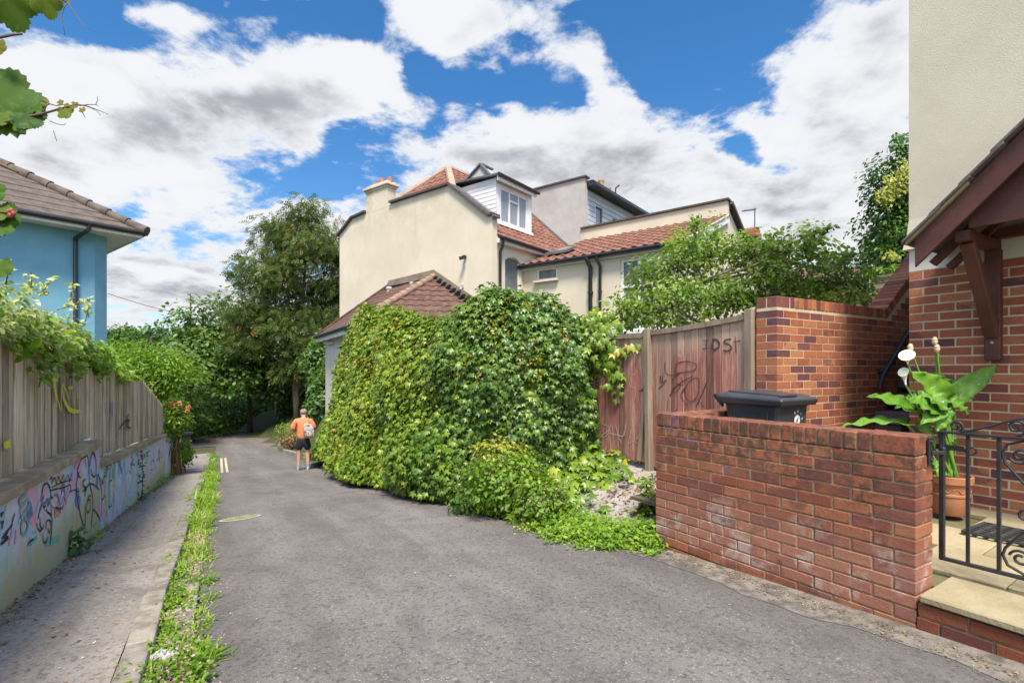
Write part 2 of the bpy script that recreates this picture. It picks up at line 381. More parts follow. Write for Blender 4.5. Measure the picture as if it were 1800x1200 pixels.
# the cross road at the foot of the lane
mb = MB(); pl = [(-17.4,24.6),(-16.9,27),(-16.4,31),(-16.0,36),(-15.0,50),(-12,75)]; pr = [(-15.2,24.4),(-12,26.6),(-9.6,27.5),(-8,36),(-6.5,50),(-3,75)]
def fj(u, v):
    k = v*(len(pl)-1); i = min(int(k), len(pl)-2); f = k-i
    x = lerp(lerp(pl[i][0], pl[i+1][0], f), lerp(pr[i][0], pr[i+1][0], f), u); y = lerp(lerp(pl[i][1], pl[i+1][1], f), lerp(pr[i][1], pr[i+1][1], f), u)
    return Vector((x, y, -hs(to_rs(x, y)[1])-.010))
mb.grid(fj, 8, 30); structure(mb.build('cross_road', M['road'], smooth=180))
mb = MB()
for k in range(18):                                   # its far kerb
    y0 = 25.4+k*1.0; f = lambda y: np.interp(y, [p[1] for p in pl], [p[0] for p in pl])
    a = Vector((f(y0)-.08, y0, 0)); b = Vector((f(y0+.99)-.08, y0+.99, 0))
    a.z = -hs(to_rs(a.x, a.y)[1])+.0; b.z = -hs(to_rs(b.x, b.y)[1])+.0
    mb.beam(a, b, .14, .2)
structure(mb.build('far_kerb', M['kerb'], bevel=.012))
structure(strip('pavement', M['pave'], -1.21, lambda s: -.425, -9, 25.2, 130, .068, 4))
# dropped side of the pavement, pale margin and the concrete drive
structure(strip('road_margin', M['margin'], lambda s: rright(s)-.13+wob(s, 1.6), lambda s: 3.5, -9, 3.35, 60, -.001, 3))
mb = MB()
def fd(u, v):
    r = lerp(2.86, 4.75, v); s = lerp(3.3, 7.3, u); p = RN*r+RD*s
    return Vector((p.x, p.y, gz(p.x, p.y)+.012))
mb.grid(fd, 30, 24); structure(mb.build('driveway', M['drive'], smooth=180))
# kerb stones and channel blocks beside the pavement
mb = MB(); s = -6.0
while s < 25:
    L = .88+.08*random.random(); tw = random.uniform(-.008, .008)
    a = rs(-.365+tw, s, -.03+random.uniform(-.006, .006)); b = rs(-.365-tw, s+L-.012, -.03+random.uniform(-.006, .006))
    mb.beam(a, b, .125+random.uniform(-.012, .006), .23); s += L+random.choice([0, 0, .02])
structure(mb.build('kerb', M['kerb'], bevel=.014, segs=2))
mb = MB(); s = -6.0
while s < 25:
    L = .42+.1*random.random()
    mb.beam(rs(-.21, s, -.06+random.uniform(-.008, .006)), rs(-.21, s+L-.015, -.06+random.uniform(-.008, .006)), .165, .14); s += L
structure(mb.build('gutter', M['channel'], bevel=.012, segs=2))
for k, r in enumerate((.05, .19)):                    # double yellow lines on the left of the lane
    mb = MB()
    def fy(u, v): return rs(lerp(r, r+.07, u), lerp(17.6, 23.5, v), .002)
    mb.grid(fy, 1, 16); structure(mb.build('yellow_line', M['yellow_paint']))
# ------------------------------------------------------------------ bricks
def brickmat(name, weather=False, dark=1.0):
    m, t = newmat(name); co = t.coords(); isl = t.island()
    col = t.ramp(isl, [(0,(.38,.138,.066)),(.16,(.32,.105,.054)),(.34,(.42,.165,.076)),(.5,(.30,.092,.050)),(.66,(.36,.122,.062)),(.80,(.42,.185,.088)),(.87,(.17,.065,.060)),(.945,(.12,.052,.060)),(1,(.20,.065,.055))], 'CONSTANT') if not weather else t.ramp(isl, [(0,(.28,.100,.052)),(.2,(.245,.082,.045)),(.4,(.31,.118,.058)),(.6,(.225,.075,.043)),(.8,(.31,.135,.066)),(.93,(.17,.065,.045)),(1,(.27,.095,.052))], 'CONSTANT')
    fine = t.noise(co, 60, 4, .65); mid = t.noise(co, 9, 5, .6)
    half = t.mr(t.noise(co, 5.5, 1), .47, .53)
    iso = t.math('GREATER_THAN', t.math('FRACT', t.math('MULTIPLY', isl, 7.3)), .72)
    col = t.mix(t.math('MULTIPLY', t.math('MULTIPLY', half, iso), .6), col, (.13,.045,.05))
    col = t.mix(t.math('MULTIPLY', t.mr(fine, .4, .7), .45), col, (.20,.06,.04))
    col = t.mix(t.math('MULTIPLY', t.mr(mid, .5, .8), .3), col, (.50,.24,.14))
    if weather:
        z = t.z(co); w = t.noise(co, 2.6, 6, .65)
        # lime bloom low on the wall, lichen and soot under the coping
        low = t.math('MULTIPLY', t.mr(z, .62, .22), t.mr(z, .0, .10))
        bloom = t.math('MULTIPLY', t.mr(w, .50, .58), low)
        col = t.mix(t.math('MULTIPLY', low, .42), col, (.38,.195,.15))
        col = t.mix(t.math('MULTIPLY', bloom, .6), col, (.46,.39,.34))
        moss = t.math('MULTIPLY', t.mr(t.noise(co, 7, 7, .7), .54, .62), t.mr(t.noise(co, 1.3, 3), .42, .55))
        col = t.mix(t.math('MULTIPLY', moss, .6), col, (.07,.055,.03))
        top = t.math('MULTIPLY', t.mr(z, .45, .95), t.mr(t.noise(co, 14, 6, .7), .42, .58))
        col = t.mix(t.math('MULTIPLY', top, .78), col, (.075,.045,.032))
        blue = t.math('MULTIPLY', t.mr(t.noise(t.vmath('MULTIPLY', co, (1, 1, 1.6)), 3.1, 6, .7), .57, .63), t.mr(z, .55, .75))
        blue = t.math('MULTIPLY', blue, t.mr(t.vmath('LENGTH', t.vmath('SUBTRACT', co, WALL_PAINT)), .55, .2))
        col = t.mix(t.math('MULTIPLY', blue, .42), col, (.17,.14,.30))
    if dark != 1: col = t.mix(1.0, col, (dark, dark, dark), 'MULTIPLY')
    finish(t, col, .85, t.math('ADD', fine, mid), .5, .006, spec=.25); return m
WALL_PAINT = (-.80, 1.28, .72)
M['brick'] = brickmat('red_facing_brick'); M['brick_old'] = brickmat('weathered_red_brick', True)
M['brick_dull'] = brickmat('dull_red_brick', dark=.62)
M['mortar'] = plain('buff_mortar', (.60,.50,.33), (.50,.41,.28), 8, .95, .6, fine=120)
M['mortar_old'] = plain('stained_mortar', (.38,.31,.18), (.17,.135,.085), 5, .95, .6, fine=120)
def bricks(mb, o, u, nrm, L, nc, starts=(0, .1125), ends=None, header_rows=(), z0=0, skip=None, rough=.0015, pl=.225, ph=.075, dep=.1025, jt=.0054):
    o, u, nrm = Vector(o), Vector(u).normalized(), Vector(nrm).normalized(); Z = Vector((0,0,1))
    for c in range(nc):
        x = starts[c % 2]; end = L if ends is None else ends[c % 2]; first = True
        bw = pl-.01
        while x < end-.02:
            w = bw
            if first and starts[c % 2] == 0 and ends is None and c % 2 == 1 and starts[0] == 0 and starts[1] == 0: w = bw/2-.005
            first = False
            if c in header_rows: w = ph-.01 if pl > .1 else bw
            w = min(w, end-x)-.0015
            zc = z0+c*ph+ph/2
            if not (skip and skip(x+w/2, zc)):
                j = random.uniform(-rough, rough)
                mb.box(o+u*(x+w/2)+Z*zc-nrm*(dep/2-j), u*w/2, nrm*(dep/2), Z*(ph/2-jt), 0)
            x += w+.01

# ------------------------------------------------------------------ low garden wall
U = Vector((-.527, .85, 0)); V2 = Vector((.85, .527, 0)); Z3 = Vector((0,0,1))   # up the lane / away from it
P1 = Vector((2.195, 2.78, 0)); P0 = P1+U*1.85
WB = -1.43                                                                          # foot of the brickwork
lw = thing('garden_wall', 'low weathered red brick garden wall with a brick on edge coping, between drive and iron gate', 'wall', (P1.x, P1.y, WB))
pl_ = 1.85/8.5+.0012
NCW = 13; topz = -.365-.108
mb = MB(); zb = topz-NCW*.0755
# road face: seen bricks, plus the end by the gate
bricks(mb, P1+Z3*zb, U, -V2, 1.85, NCW, starts=(0, .1125), pl=pl_, ph=.0755, jt=.0046)
bricks(mb, P1+V2*.0+Z3*zb, V2, -U, .215, NCW, starts=(.1125, 0), pl=.225, ph=.0755, jt=.0046)
bricks(mb, P1+V2*.215+Z3*zb, U, V2, 1.64, NCW, starts=(.1125, 0), pl=pl_, ph=.0755)
# far return towards the pier
RL = 1.02
bricks(mb, P0+V2*.215+Z3*zb, V2, -U, RL, NCW, starts=(0, .1125), pl=.225, ph=.0755)
bricks(mb, P0+Z3*zb, V2, U, RL+.215, NCW, starts=(.1125, 0), pl=.225, ph=.0755, jt=.0046)
mb2 = MB()
hh = (NCW*.0755)/2
mb2.box(P1+U*.925+V2*.1075+Z3*(zb+hh), U*.918, V2*.101, Z3*(hh-.002))
mb2.box(P0-U*.1075+V2*(.215+RL/2)+Z3*(zb+hh-.001), U*.101, V2*(RL/2), Z3*(hh-.003))
mb.build('brickwork', M['brick_old'], lw, bevel=.004)
mb2.build('mortar', M['mortar_old'], lw)
# a foot course stepping down with the lane
mb = MB()
for k in range(9):
    a = P1+U*(k*.2176-.0)+V2*(.045)+Z3*(zb-.0385); mb.box(a+U*.104, U*.102, V2*.05, Z3*.032)
    if k > 3: continue
    a = P1-U*(k*.2176+.01)+V2*(.042)+Z3*(zb-.0385); mb.box(a-U*.104, U*.102, V2*.05, Z3*.032)
for k in range(9):
    if k == 0: mb.box(P1-V2*.004-U*.052+V2*.05+Z3*(-1.292-.0755), U*.05, V2*.05, Z3*.032)
    for q in (0, 1):
        a = P1-V2*.004-U*(k*.2176+.112+.1*q)+V2*(.05-.0*q)+Z3*(-1.292-.0755*q); mb.box(a, U*.104, V2*.05, Z3*.032)
for k in range(-9, 5):
    a = P1+U*(k*.2176+.1)+V2*.05+Z3*(zb-.114); mb.box(a+U*.104, U*.102, V2*.05, Z3*.032)
mb.build('footing_course', M['brick_dull'], lw, bevel=.004)
mb = MB(); mb.box(P1-U*.12+V2*.085+Z3*(zb-.11), U*2.0, V2*.08, Z3*.105); mb.build('footing', M['mortar_old'], lw)
mb = MB(); mb.box(P1-U*1.0+V2*.09+Z3*(-1.36), U*.99, V2*.085, Z3*.10); mb.build('step_mortar', M['mortar_old'], lw)
# coping: bricks on edge with a full brick at the end
mb = MB(); x = 0.0
mb.box(P1+U*.108+V2*.1075+Z3*(topz+.056), U*.105, V2*.1085, Z3*.052); x = .222
while x < 1.85:
    w = min(.066, 1.85-x)
    mb.box(P1+U*(x+w/2)+V2*(.1075+random.uniform(-.003, .003))+Z3*(topz+.056+random.uniform(-.003, .002)), U*w/2, V2*.1085, Z3*.052); x += w+.011
x = .228
while x < RL+.2:
    mb.box(P0-U*(.1075)+V2*(x+.033)+Z3*(topz+.056+random.uniform(-.002, .002)), V2*.033, U*.1085, Z3*.052); x += .077
mb.build('coping', M['brick_old'], lw, bevel=.006, segs=2)
mb = MB(); mb.box(P1+U*.925+V2*.1075+Z3*(topz+.052), U*.915, V2*.1, Z3*.05); mb.box(P0-U*.1075+V2*(.22+RL/2)+Z3*(topz+.051), U*.1, V2*RL/2, Z3*.05)
mb.build('coping_mortar', M['mortar_old'], lw)

# ------------------------------------------------------------------ tall brick wall beside the steps
A1 = Vector((.862, .507, 0)); B1 = Vector((-.507, .862, 0))
PC = Vector((2.50, 4.83, 0))
tw = thing('stair_wall', 'tall red brick wall with soldier coping and raked upper end, behind the black wheelie bin', 'wall', (PC.x, PC.y, -1.25))
TB = -1.24; NT_ = 24; ZT = TB+NT_*.0755                       # soldier course sits on top
slope = .74; t0r = 2.12
mb = MB()
cutp = [(PC+A1*t0r+Z3*.70, Vector((-slope*A1.x, -slope*A1.y, 1)))]
bricks(mb, PC+Z3*TB, A1, -B1, 5.0, NT_+34, starts=(0, .1125), ph=.0755, skip=lambda x, z: z > 1.84+max(0, x-t0r-.05)*slope)
bricks(mb, PC+Z3*TB, B1, -A1, .215, NT_, starts=(.1125, 0), ph=.0755)
bricks(mb, PC+B1*.215+Z3*TB, A1, B1, 5.0, NT_, starts=(0, .1125), ph=.0755)
# header ends that close the pier's face on alternate courses
for c in range(NT_):
    if c % 2 == 0: mb.box(PC+B1*.164+Z3*(TB+c*.0755+.0377)+A1*.002, A1*.001, B1*.048, Z3*.0325)
mb.build('brickwork', M['brick'], tw, bevel=.004)
mb = MB(); zc = .70-.105
mb.prism([PC+A1*.003+B1*.003+Z3*TB, PC+A1*5+B1*.003+Z3*TB, PC+A1*5+B1*.003+Z3*(zc+(5-t0r)*slope), PC+A1*t0r+B1*.003+Z3*zc, PC+A1*.003+B1*.003+Z3*zc], B1*.209)
mb.build('mortar', M['mortar'], tw)
mb = MB(); x = .0
mb.box(PC+A1*.106+B1*.053+Z3*(zc+.054), A1*.104, B1*.0505, Z3*.051); mb.box(PC+A1*.106+B1*.162+Z3*(zc+.054), A1*.104, B1*.0505, Z3*.051); x = .222
while x < t0r-.02:
    mb.box(PC+A1*(x+.033)+B1*.1075+Z3*(zc+.054+random.uniform(-.002, .002)), A1*.0325, B1*.109, Z3*.051); x += .0755
x = t0r+.02; sd = (A1+Z3*slope).normalized(); up = (Z3-A1*slope).normalized()
while x < 5:
    p = PC+A1*x+Z3*(zc+(x-t0r)*slope)+B1*.1075
    mb.box(p+up*.056, sd*.033, B1*.112, up*.053); x += .0765*sd.dot(A1)
mb.build('coping', M['brick'], tw, bevel=.005)
mb = MB(); mb.box(PC+A1*(t0r/2)+B1*.1075+Z3*(zc+.05), A1*(t0r/2-.005), B1*.101, Z3*.048)
mb.beam(PC+A1*t0r+B1*.1075+Z3*(zc+.045), PC+A1*5+B1*.1075+Z3*(zc+.045+(5-t0r)*slope), .203, .09); mb.build('coping_mortar', M['mortar'], tw)
M['black_metal'] = plain('black_painted_metal', (.018,.018,.02), (.03,.03,.034), 14, .42, .35, fine=90, spec=.5)
hr = MB(); h0 = PC+A1*1.80-B1*.07+Z3*-.16; h1 = PC+A1*1.86-B1*.07+Z3*-.07; h2 = PC+A1*4.6-B1*.07+Z3*(-.07+2.74*.84)
hr.tube([PC+A1*1.80-B1*.07+Z3*-.20, h0, h1, h2], .026, 10)
for x in (1.92, 3.2): p = PC+A1*x+Z3*(-.07+(x-1.86)*.84); hr.tube([p-B1*.07, p-B1*.0], .014, 8); hr.lathe(p, [(.035,0),(.035,.012),(.014,.014)], 12, ax=-B1)
o = hr.build('handrail', M['black_metal'], smooth=40); tag(o, 'black tube handrail climbing the tall brick wall beside the steps', 'handrail')

# steps between the house and the tall wall
st = MB()
for k in range(9):
    a = PC+A1*(.95+k*.27)-B1*.42+Z3*(-1.16+k*.19+.095)
    st.box(a+A1*1.2-Z3*.03, A1*1.2, B1*.395, Z3*.065, 0)
M['step'] = plain('dark_stair_concrete', (.16,.13,.12), (.11,.085,.08), 4, .9, .4)
o = st.build('garden_steps', M['step'], bevel=.008); tag(o, 'narrow dark steps rising between the tall brick wall and the house', 'steps')

# ------------------------------------------------------------------ brick house on the right
HC = Vector((3.55, 4.58, 0)); FD = Vector((.507, -.862, 0)); FN = Vector((-.862, -.507, 0)); IN = -FN
house = thing('brick_house', 'cream rendered house with a red brick lower storey and tiled porch, at the picture edge', 'house', (HC.x, HC.y, -1.3))
M['render_cream'] = plain('cream_render', (.67,.595,.465), (.60,.53,.405), 1.2, .92, .5, fine=150, bd=.006)
M['white_band'] = plain('white_render_band', (.70,.67,.58), (.62,.59,.50), 2, .9, .2, fine=100)
mb = MB(); HB = -1.24; NH = 28
bricks(mb, HC+Z3*HB, FD, FN, 3.6, NH, starts=(0, .1125), ph=.0755)
bricks(mb, HC+Z3*HB, IN, -FD, 4.0, NH, starts=(.1125, 0), ph=.0755)
mb.build('brick_wall', M['brick'], house, bevel=.0035)
mb = MB(); mb.prism([HC+FD*.003+IN*.003+Z3*HB, HC+FD*3.6+IN*.003+Z3*HB, HC+FD*3.6+IN*4+Z3*HB, HC+FD*.003+IN*4+Z3*HB], Z3*(NH*.0755))
mb.build('mortar', M['mortar'], house)
zb = HB+NH*.0755
mb = MB(); mb.prism([HC+FD*.002+Z3*zb, HC+FD*3.6+Z3*zb, HC+FD*3.6+IN*4+Z3*zb, HC+FD*.002+IN*4+Z3*zb], Z3*.26); mb.build('plinth_band', M['white_band'], house)
mb = MB(); prof = [(-.035, 1.07), (-.03, 1.10), (-.012, 1.2), (0, 1.34), (0, 7.2)]; vs_ = []
for q, z in prof:
    for a, b in ((-1, 1), (0, 1), (0, 0), (-1, 0)):
        pass
corner = [(0, 0), (3.6, 0), (3.6, 4), (0, 4)]
for q, z in prof:
    for (a, b) in corner: vs_.append(HC+FD*(a+(q if a == 0 else -q))+IN*(b+(q if b == 0 else -q))+Z3*z)
fs_ = [(i*4+j, i*4+(j+1) % 4, i*4+4+(j+1) % 4, i*4+4+j) for i in range(len(prof)-1) for j in range(4)]+[(3,2,1,0), tuple(range(len(prof)*4-4, len(prof)*4))]
mb.add(vs_, fs_); mb.build('render_wall', M['render_cream'], house)
# porch canopy
M['brown_wood'] = plain('brown_stained_timber', (.135,.052,.036), (.085,.034,.026), 3, .55, .45, stretch=(1,1,1), fine=60, bd=.003)
M['porch_tile'] = plain('grey_porch_tile', (.15,.13,.115), (.09,.08,.07), 7, .85, .6, fine=50, bd=.008)
M['lichen_tile'] = plain('lichened_tile_edge', (.42,.33,.15), (.25,.22,.14), 9, .9, .6, fine=60)
def PO(t, q, z): return HC+FD*t+FN*q+Z3*z           # along the front, out from it, up
porch = thing('porch', None, None, PO(.6, 0, .6))
porch.parent = house; porch.location = porch.location-house.location
ta, tm, tb_ = .33, 1.25, 2.17; pit = .97
def roofz(t, off=0): return .79+off+pit*(min(t, 2*tm-t)-ta)
for sgn in (0, 1):
    mb = MB()
    e = ta if not sgn else tb_
    mb.prism([PO(e, .70, roofz(e)), PO(tm, .70, roofz(tm)), PO(tm, .70, roofz(tm)+.215), PO(e, .70, roofz(e)+.215)][:4], FN*.028)
    mb.build('bargeboard', M['brown_wood'], porch)
mb = MB()
mb.prism([PO(.62, .60, 1.03), PO(2*tm-.62, .60, 1.03), PO(2*tm-.62, .60, 1.16), PO(tm, .60, roofz(tm)+.1), PO(.62, .60, 1.16)], FN*.025)
mb.build('gable_infill', M['brown_wood'], porch)
mb = MB()
for t_ in (.58, 2*tm-.58):
    mb.beam(PO(t_, .0, .985), PO(t_, .62, .985), .085, .075)
mb.beam(PO(.50, .05, 1.06), PO(2*tm-.5, .05, 1.06), .07, .07)
for q in (.2, .5): mb.beam(PO(.36, q, .83), PO(1.24, q, .83+.88*pit), .05, .05); mb.beam(PO(2.14, q, .83), PO(1.26, q, .83+.88*pit), .05, .05)
mb.build('rafters', M['brown_wood'], porch)
for t_ in (.585, 2*tm-.585):
    mb = MB(); mb.beam(PO(t_, .035, .075), PO(t_, .035, .95), .095, .07, up=FN)
    mb.beam(PO(t_, .06, .27), PO(t_, .53, .95), .085, .07, up=FN)
    mb.build('bracket', M['brown_wood'], porch, bevel=.006)
    mb = MB(); mb.lathe(PO(t_, .071, .215), [(.013, 0), (.012, .006), (.007, .010), (0, .011)], 14, ax=FN); mb.build('bolt', plain('zinc', (.45,.44,.42), rough=.4, metal=.8), porch)
mb = MB()
for sgn in (0, 1):
    for k in range(6):
        a = ta-.07+k*.175; b = a+.245
        z0_, z1_ = roofz(ta, .245)+(a-ta)*pit, roofz(ta, .225)+(b-ta)*pit
        if b > tm: z1_ -= (b-tm)*pit; b = tm
        if sgn: a, b = 2*tm-a, 2*tm-b
        n = 5
        for j in range(n):
            q0 = -.0+j*.158; q1 = min(q0+.155, .785)
            dz = random.uniform(-.004, .004)
            mb.prism([PO(a, q0, z0_+dz), PO(b, q0, z1_+dz), PO(b, q1, z1_+dz), PO(a, q1, z0_+dz)], Z3*.026)
mb.build('roof_tiles', M['porch_tile'], porch, bevel=.004)
mb = MB(); mb.prism([PO(ta-.05, .735, roofz(ta)+.17), PO(.66, .735, roofz(.66)+.205), PO(.66, .735, roofz(.66)+.235), PO(ta-.05, .735, roofz(ta)+.222)], FN*.03)
mb.build('verge_mortar', M['lichen_tile'], porch)

# ------------------------------------------------------------------ paving in front of the door
M['slab'] = plain('yellow_paving_slab', (.36,.305,.19), (.27,.225,.13), 3, .85, .6, fine=60, bd=.006, isl=.22)
M['slab_joint'] = plain('mossy_joint', (.12,.12,.05), (.16,.13,.08), 8, .95)
def pz(p): return lerp(-1.205, -1.12, sstep(3.2, 5.4, RN.dot(p)))
mb = MB(); mj = MB()
def SL(a, b): p = P1+V2*.02-U*a+V2*b; return Vector((p.x, p.y, pz(p)))
for i in range(-1, 5):
    for j in range(0, 6):
        a0 = i*.46+(.23 if j % 2 else 0)+.02; b0 = -.02+j*.46-(.0 if j else .02); w = .452
        q = [SL(a0, b0), SL(a0+w, b0), SL(a0+w, b0+.452), SL(a0, b0+.452)]
        if min((HC-x).dot(FN) for x in q) > -.0: continue
        if a0 < -.02 and j < 1:
            q[0] = SL(.0, b0); q[3] = SL(0, b0+.452)
            if a0+w < .05: continue
        dz = Z3*random.uniform(-.004, .004)
        mb.prism([x+dz for x in q], -Z3*.038)
cutf = [(HC-FN*.001, IN)]
structure(mb.build('paving', M['slab'], bevel=.006, cut=cutf))
mj.prism([SL(-2.4, .235), SL(2.6, .15), SL(2.6, 2.6), SL(-2.4, 2.6)], -Z3*.03)
o = mj.build('paving_bed', M['slab_joint'], cut=cutf); o.location.z -= .016; structure(o)
M['mat'] = plain('dark_rubber', (.03,.03,.033), (.05,.05,.05), 12, .8)
mb = MB(); dc = px(1815, 927, 3.42); dc.z = pz(dc)+.012
for k in range(11): mb.box(dc+FD*(-.3+k*.06), FD*.012, FN*.2, Z3*.008)
for k in range(8): mb.box(dc+FN*(-.196+k*.056), FD*.31, FN*.010, Z3*.006)
o = mb.build('doormat', M['mat']); tag(o, 'dark rubber grid doormat lying on the yellow paving', 'doormat')

# ------------------------------------------------------------------ iron gate
gp = lambda k, z: Vector((2.52, 3.0, 0))-U*k+Z3*z
gt = thing('iron_gate', 'low black wrought iron gate with scrolls, hung beside the low brick wall', 'gate', gp(0, -1.12))
mb = MB()
for k, w in ((0, .026), (.9, .026)): mb.beam(gp(k, -1.11), gp(k, -.355), w, w, up=U)
mb.beam(gp(-.012, -.362), gp(.912, -.362), .034, .014); mb.beam(gp(0, -1.10), gp(.9, -1.10), .024, .02)
mb.build('frame', M['black_metal'], gt, bevel=.003)
for k in (.118, .25, .65, .782):
    mb = MB(); mb.beam(gp(k, -1.09), gp(k, -.369), .017 if k in (.118, .782) else .021, .017, up=U); mb.build('bar', M['black_metal'], gt, bevel=.002)
def spiral(c, r0, a0, turns, n=22, out=1):
    return [(c[0]+r0*(1-.72*i/n)*math.cos(a0+out*turns*2*math.pi*i/n), c[1]+r0*(1-.72*i/n)*math.sin(a0+out*turns*2*math.pi*i/n)) for i in range(n+1)]
def scroll(pts): 
    mb = MB(); mb.tube([gp(a, b) for a, b in pts], .0075, 6); return mb
mb = MB()
def addp(pts, r=.0075): mb.tube([gp(a, b) for a, b in pts], r, 6)
for sg in (0, 1):
    f = (lambda k: .9-k) if sg else (lambda k: k)
    addp([(f(a), b) for a, b in spiral((.066, -.322), .033, R(-60), -1.25, out=-1)[::-1]]+[(f(.12), -.345), (f(.2), -.315), (f(.32), -.262), (f(.39), -.247), (f(.45), -.243)])
    addp([(f(a), b) for a, b in spiral((.32, -.305), .045, R(-90), 1.3)])
    addp([(f(.45), -.385), (f(.36), -.372), (f(.285), -.40), (f(.262), -.45), (f(.275), -.50), (f(.33), -.575), (f(.40), -.66)]+[(f(a), b) for a, b in spiral((.40, -.70), .04, R(90), -1.2)])
    addp([(f(a), b) for a, b in spiral((.335, -.455), .045, R(200), 1.35)]); 
    addp([(f(.40), -.80), (f(.33), -.88), (f(.275), -.96), (f(.265), -1.0), (f(.285), -1.05), (f(.35), -1.08), (f(.45), -1.085)]); addp([(f(a), b) for a, b in spiral((.335, -1.0), .045, R(170), -1.35)])
    addp([(f(a), b) for a, b in spiral((.355, -.77), .035, R(0), 1.2)])
mb.build('scrollwork', M['black_metal'], gt, smooth=50)
mb = MB(); mb.beam(gp(-.03, -.45), gp(.10, -.45), .012, .03); mb.lathe(gp(-.005, -.47), [(.016,0),(.016,.04)], 10)
mb.tube([gp(a, b) for a, b in spiral((.135, -.45), .032, R(180), .98)], .006, 6)
mb.build('latch', M['black_metal'], gt)
mb = MB(); hp = P1+V2*.15-U*.004; mb.box(hp-Z3*.45-U*.006, U*.006, V2*.022, Z3*.075); mb.lathe(hp-Z3*.46-U*.045+V2*.06, [(.014,-.03),(.014,.03)], 10); mb.beam(hp-Z3*.46-U*.01, hp-Z3*.46-U*.05+V2*.06, .02, .02)
mb.lathe(hp-Z3*.40-U*.012, [(.009,0),(.007,.008),(0,.01)], 10, ax=-U); mb.lathe(hp-Z3*.50-U*.012, [(.009,0),(.007,.008),(0,.01)], 10, ax=-U)
mb.build('hinge', M['black_metal'], gt, bevel=.002)

# ------------------------------------------------------------------ wheelie bin
M['bin'] = plain('dark_grey_plastic', (.034,.036,.042), (.05,.052,.058), 3, .38, .15, fine=120, spec=.5, bd=.002)
BC = Vector((2.075, 3.985, 0)); BT = -.255
wb = thing('wheelie_bin', 'dark grey plastic wheelie bin standing behind the low brick wall', 'wheelie bin', (2.15, 4.4, -1.22))
def bp(u, v, z, tp=1.0):                                # tp narrows the body downwards
    cu, cv = .25, .23
    return BC+U*(cu+(u-cu)*tp)+V2*(cv+(v-cv)*tp)+Z3*z
mb = MB(); lv = [(-1.15, .80), (-.6, .90), (-.30, .96), (-.285, .99), (BT, 1.0)]
vs_ = []; ring = [(0, .03), (.03, 0), (.47, 0), (.5, .03), (.5, .43), (.47, .46), (.03, .46), (0, .43)]
for z, tp in lv: vs_ += [bp(u, v, z, tp) for u, v in ring]
mb.add(vs_, [(i*8+j, i*8+(j+1) % 8, i*8+8+(j+1) % 8, i*8+8+j) for i in range(len(lv)-1) for j in range(8)]+[tuple(range(7, -1, -1)), tuple(range(32, 40))])
for u in (.09, .40): mb.box(bp(u, -.008, -.62, .93), U*.006, V2*.004, Z3*.28)   # moulded ribs
mb.build('body', M['bin'], wb, bevel=.006, segs=2)
mb = MB()
def lidring(z, e, lift=0): return [bp(u, v, z+lift*(u/.5)) for u, v in ((-e, .0-e*.6), (.5+e, -e*.6), (.5+e, .46+e), (-e, .46+e))]
rr = lidring(BT-.03, .030)+lidring(BT+.018, .045, .012)+lidring(BT+.030, .028, .015)+lidring(BT+.055, -.035, .025)
mb.add(rr, [(i*4+j, i*4+(j+1) % 4, i*4+4+(j+1) % 4, i*4+4+j) for i in range(3) for j in range(4)]+[(12,13,14,15), (3,2,1,0)])
lid = mb.build('lid', M['bin'], wb, bevel=.010, segs=3)
mb = MB(); mb.box(bp(.22, .13, BT+.062), U*.23+Z3*.012, V2*.12, Z3*.011); mb.box(bp(.27, .31, BT+.060), U*.18+Z3*.01, V2*.06, Z3*.008)
mb.build('lid_panel', M['bin'], lid, bevel=.008, segs=2)
mb = MB(); mb.tube([bp(.56, .02, BT+.03), bp(.6, .04, BT+.035), bp(.6, .42, BT+.035), bp(.56, .44, BT+.03)], .015, 8)
mb.prism([bp(.5, -.01, BT-.06), bp(.62, .03, BT+.03), bp(.5, -.01, BT+.02)], V2*.03); mb.prism([bp(.5, .44, BT-.06), bp(.62, .42, BT+.03), bp(.5, .44, BT+.02)], V2*.03)
mb.build('handle', M['bin'], wb, smooth=40)
for v in (.0, .40):
    mb = MB(); mb.lathe(bp(.47, v, -1.12), [(.03,-.0),(.1,0),(.1,.05),(.03,.05)], 20, ax=V2); mb.build('wheel', M['mat'], wb, smooth=40)
# council emblem: ring of letters round a white disc, on the side that faces the path
M['white_print'] = plain('white_print', (.72,.73,.74), (.65,.66,.67), 20, .6)
def text_mesh(txt, size, place, mat, parent, name):
    cu = bpy.data.curves.new(name, 'FONT'); cu.body = txt; cu.size = size; cu.align_x = 'CENTER'; cu.resolution_u = 2
    tmp = bpy.data.objects.new(name, cu); C.objects.link(tmp)
    me = bpy.data.meshes.new_from_object(tmp.evaluated_get(bpy.context.evaluated_depsgraph_get())); bpy.data.objects.remove(tmp)
    vs = [place(v.co.x, v.co.y) for v in me.vertices]; fs = [tuple(p.vertices) for p in me.polygons]
    return vs, fs
mb = MB(); ec = (.285, -.408)                             # centre: along V2, height
def ep(a, b): return bp(-.003, ec[0]+a, ec[1]+b, .90+(ec[1]+b+.6)*.2)
for i, ch in enumerate('BRISTOL'):
    an = R(122-i*37.5)
    def pl2(x, y, an=an):
        rr_ = .062+y; th = an-x/.07; return ep(rr_*math.cos(th), rr_*math.sin(th))
    v_, f_ = text_mesh(ch, .036, pl2, M['white_print'], wb, 'letter'); mb.add(v_, f_)
mb.add([ep(0, 0)]+[ep(.044*math.cos(R(a)), .044*math.sin(R(a))) for a in range(0, 360, 15)], [(0, i+1, (i+1) % 24+1) for i in range(24)])
em = mb.build('emblem', M['white_print'], wb)
mb = MB(); e2p = lambda a, b: bp(-.005, ec[0]+a, ec[1]+b, .90+(ec[1]+b+.6)*.2)
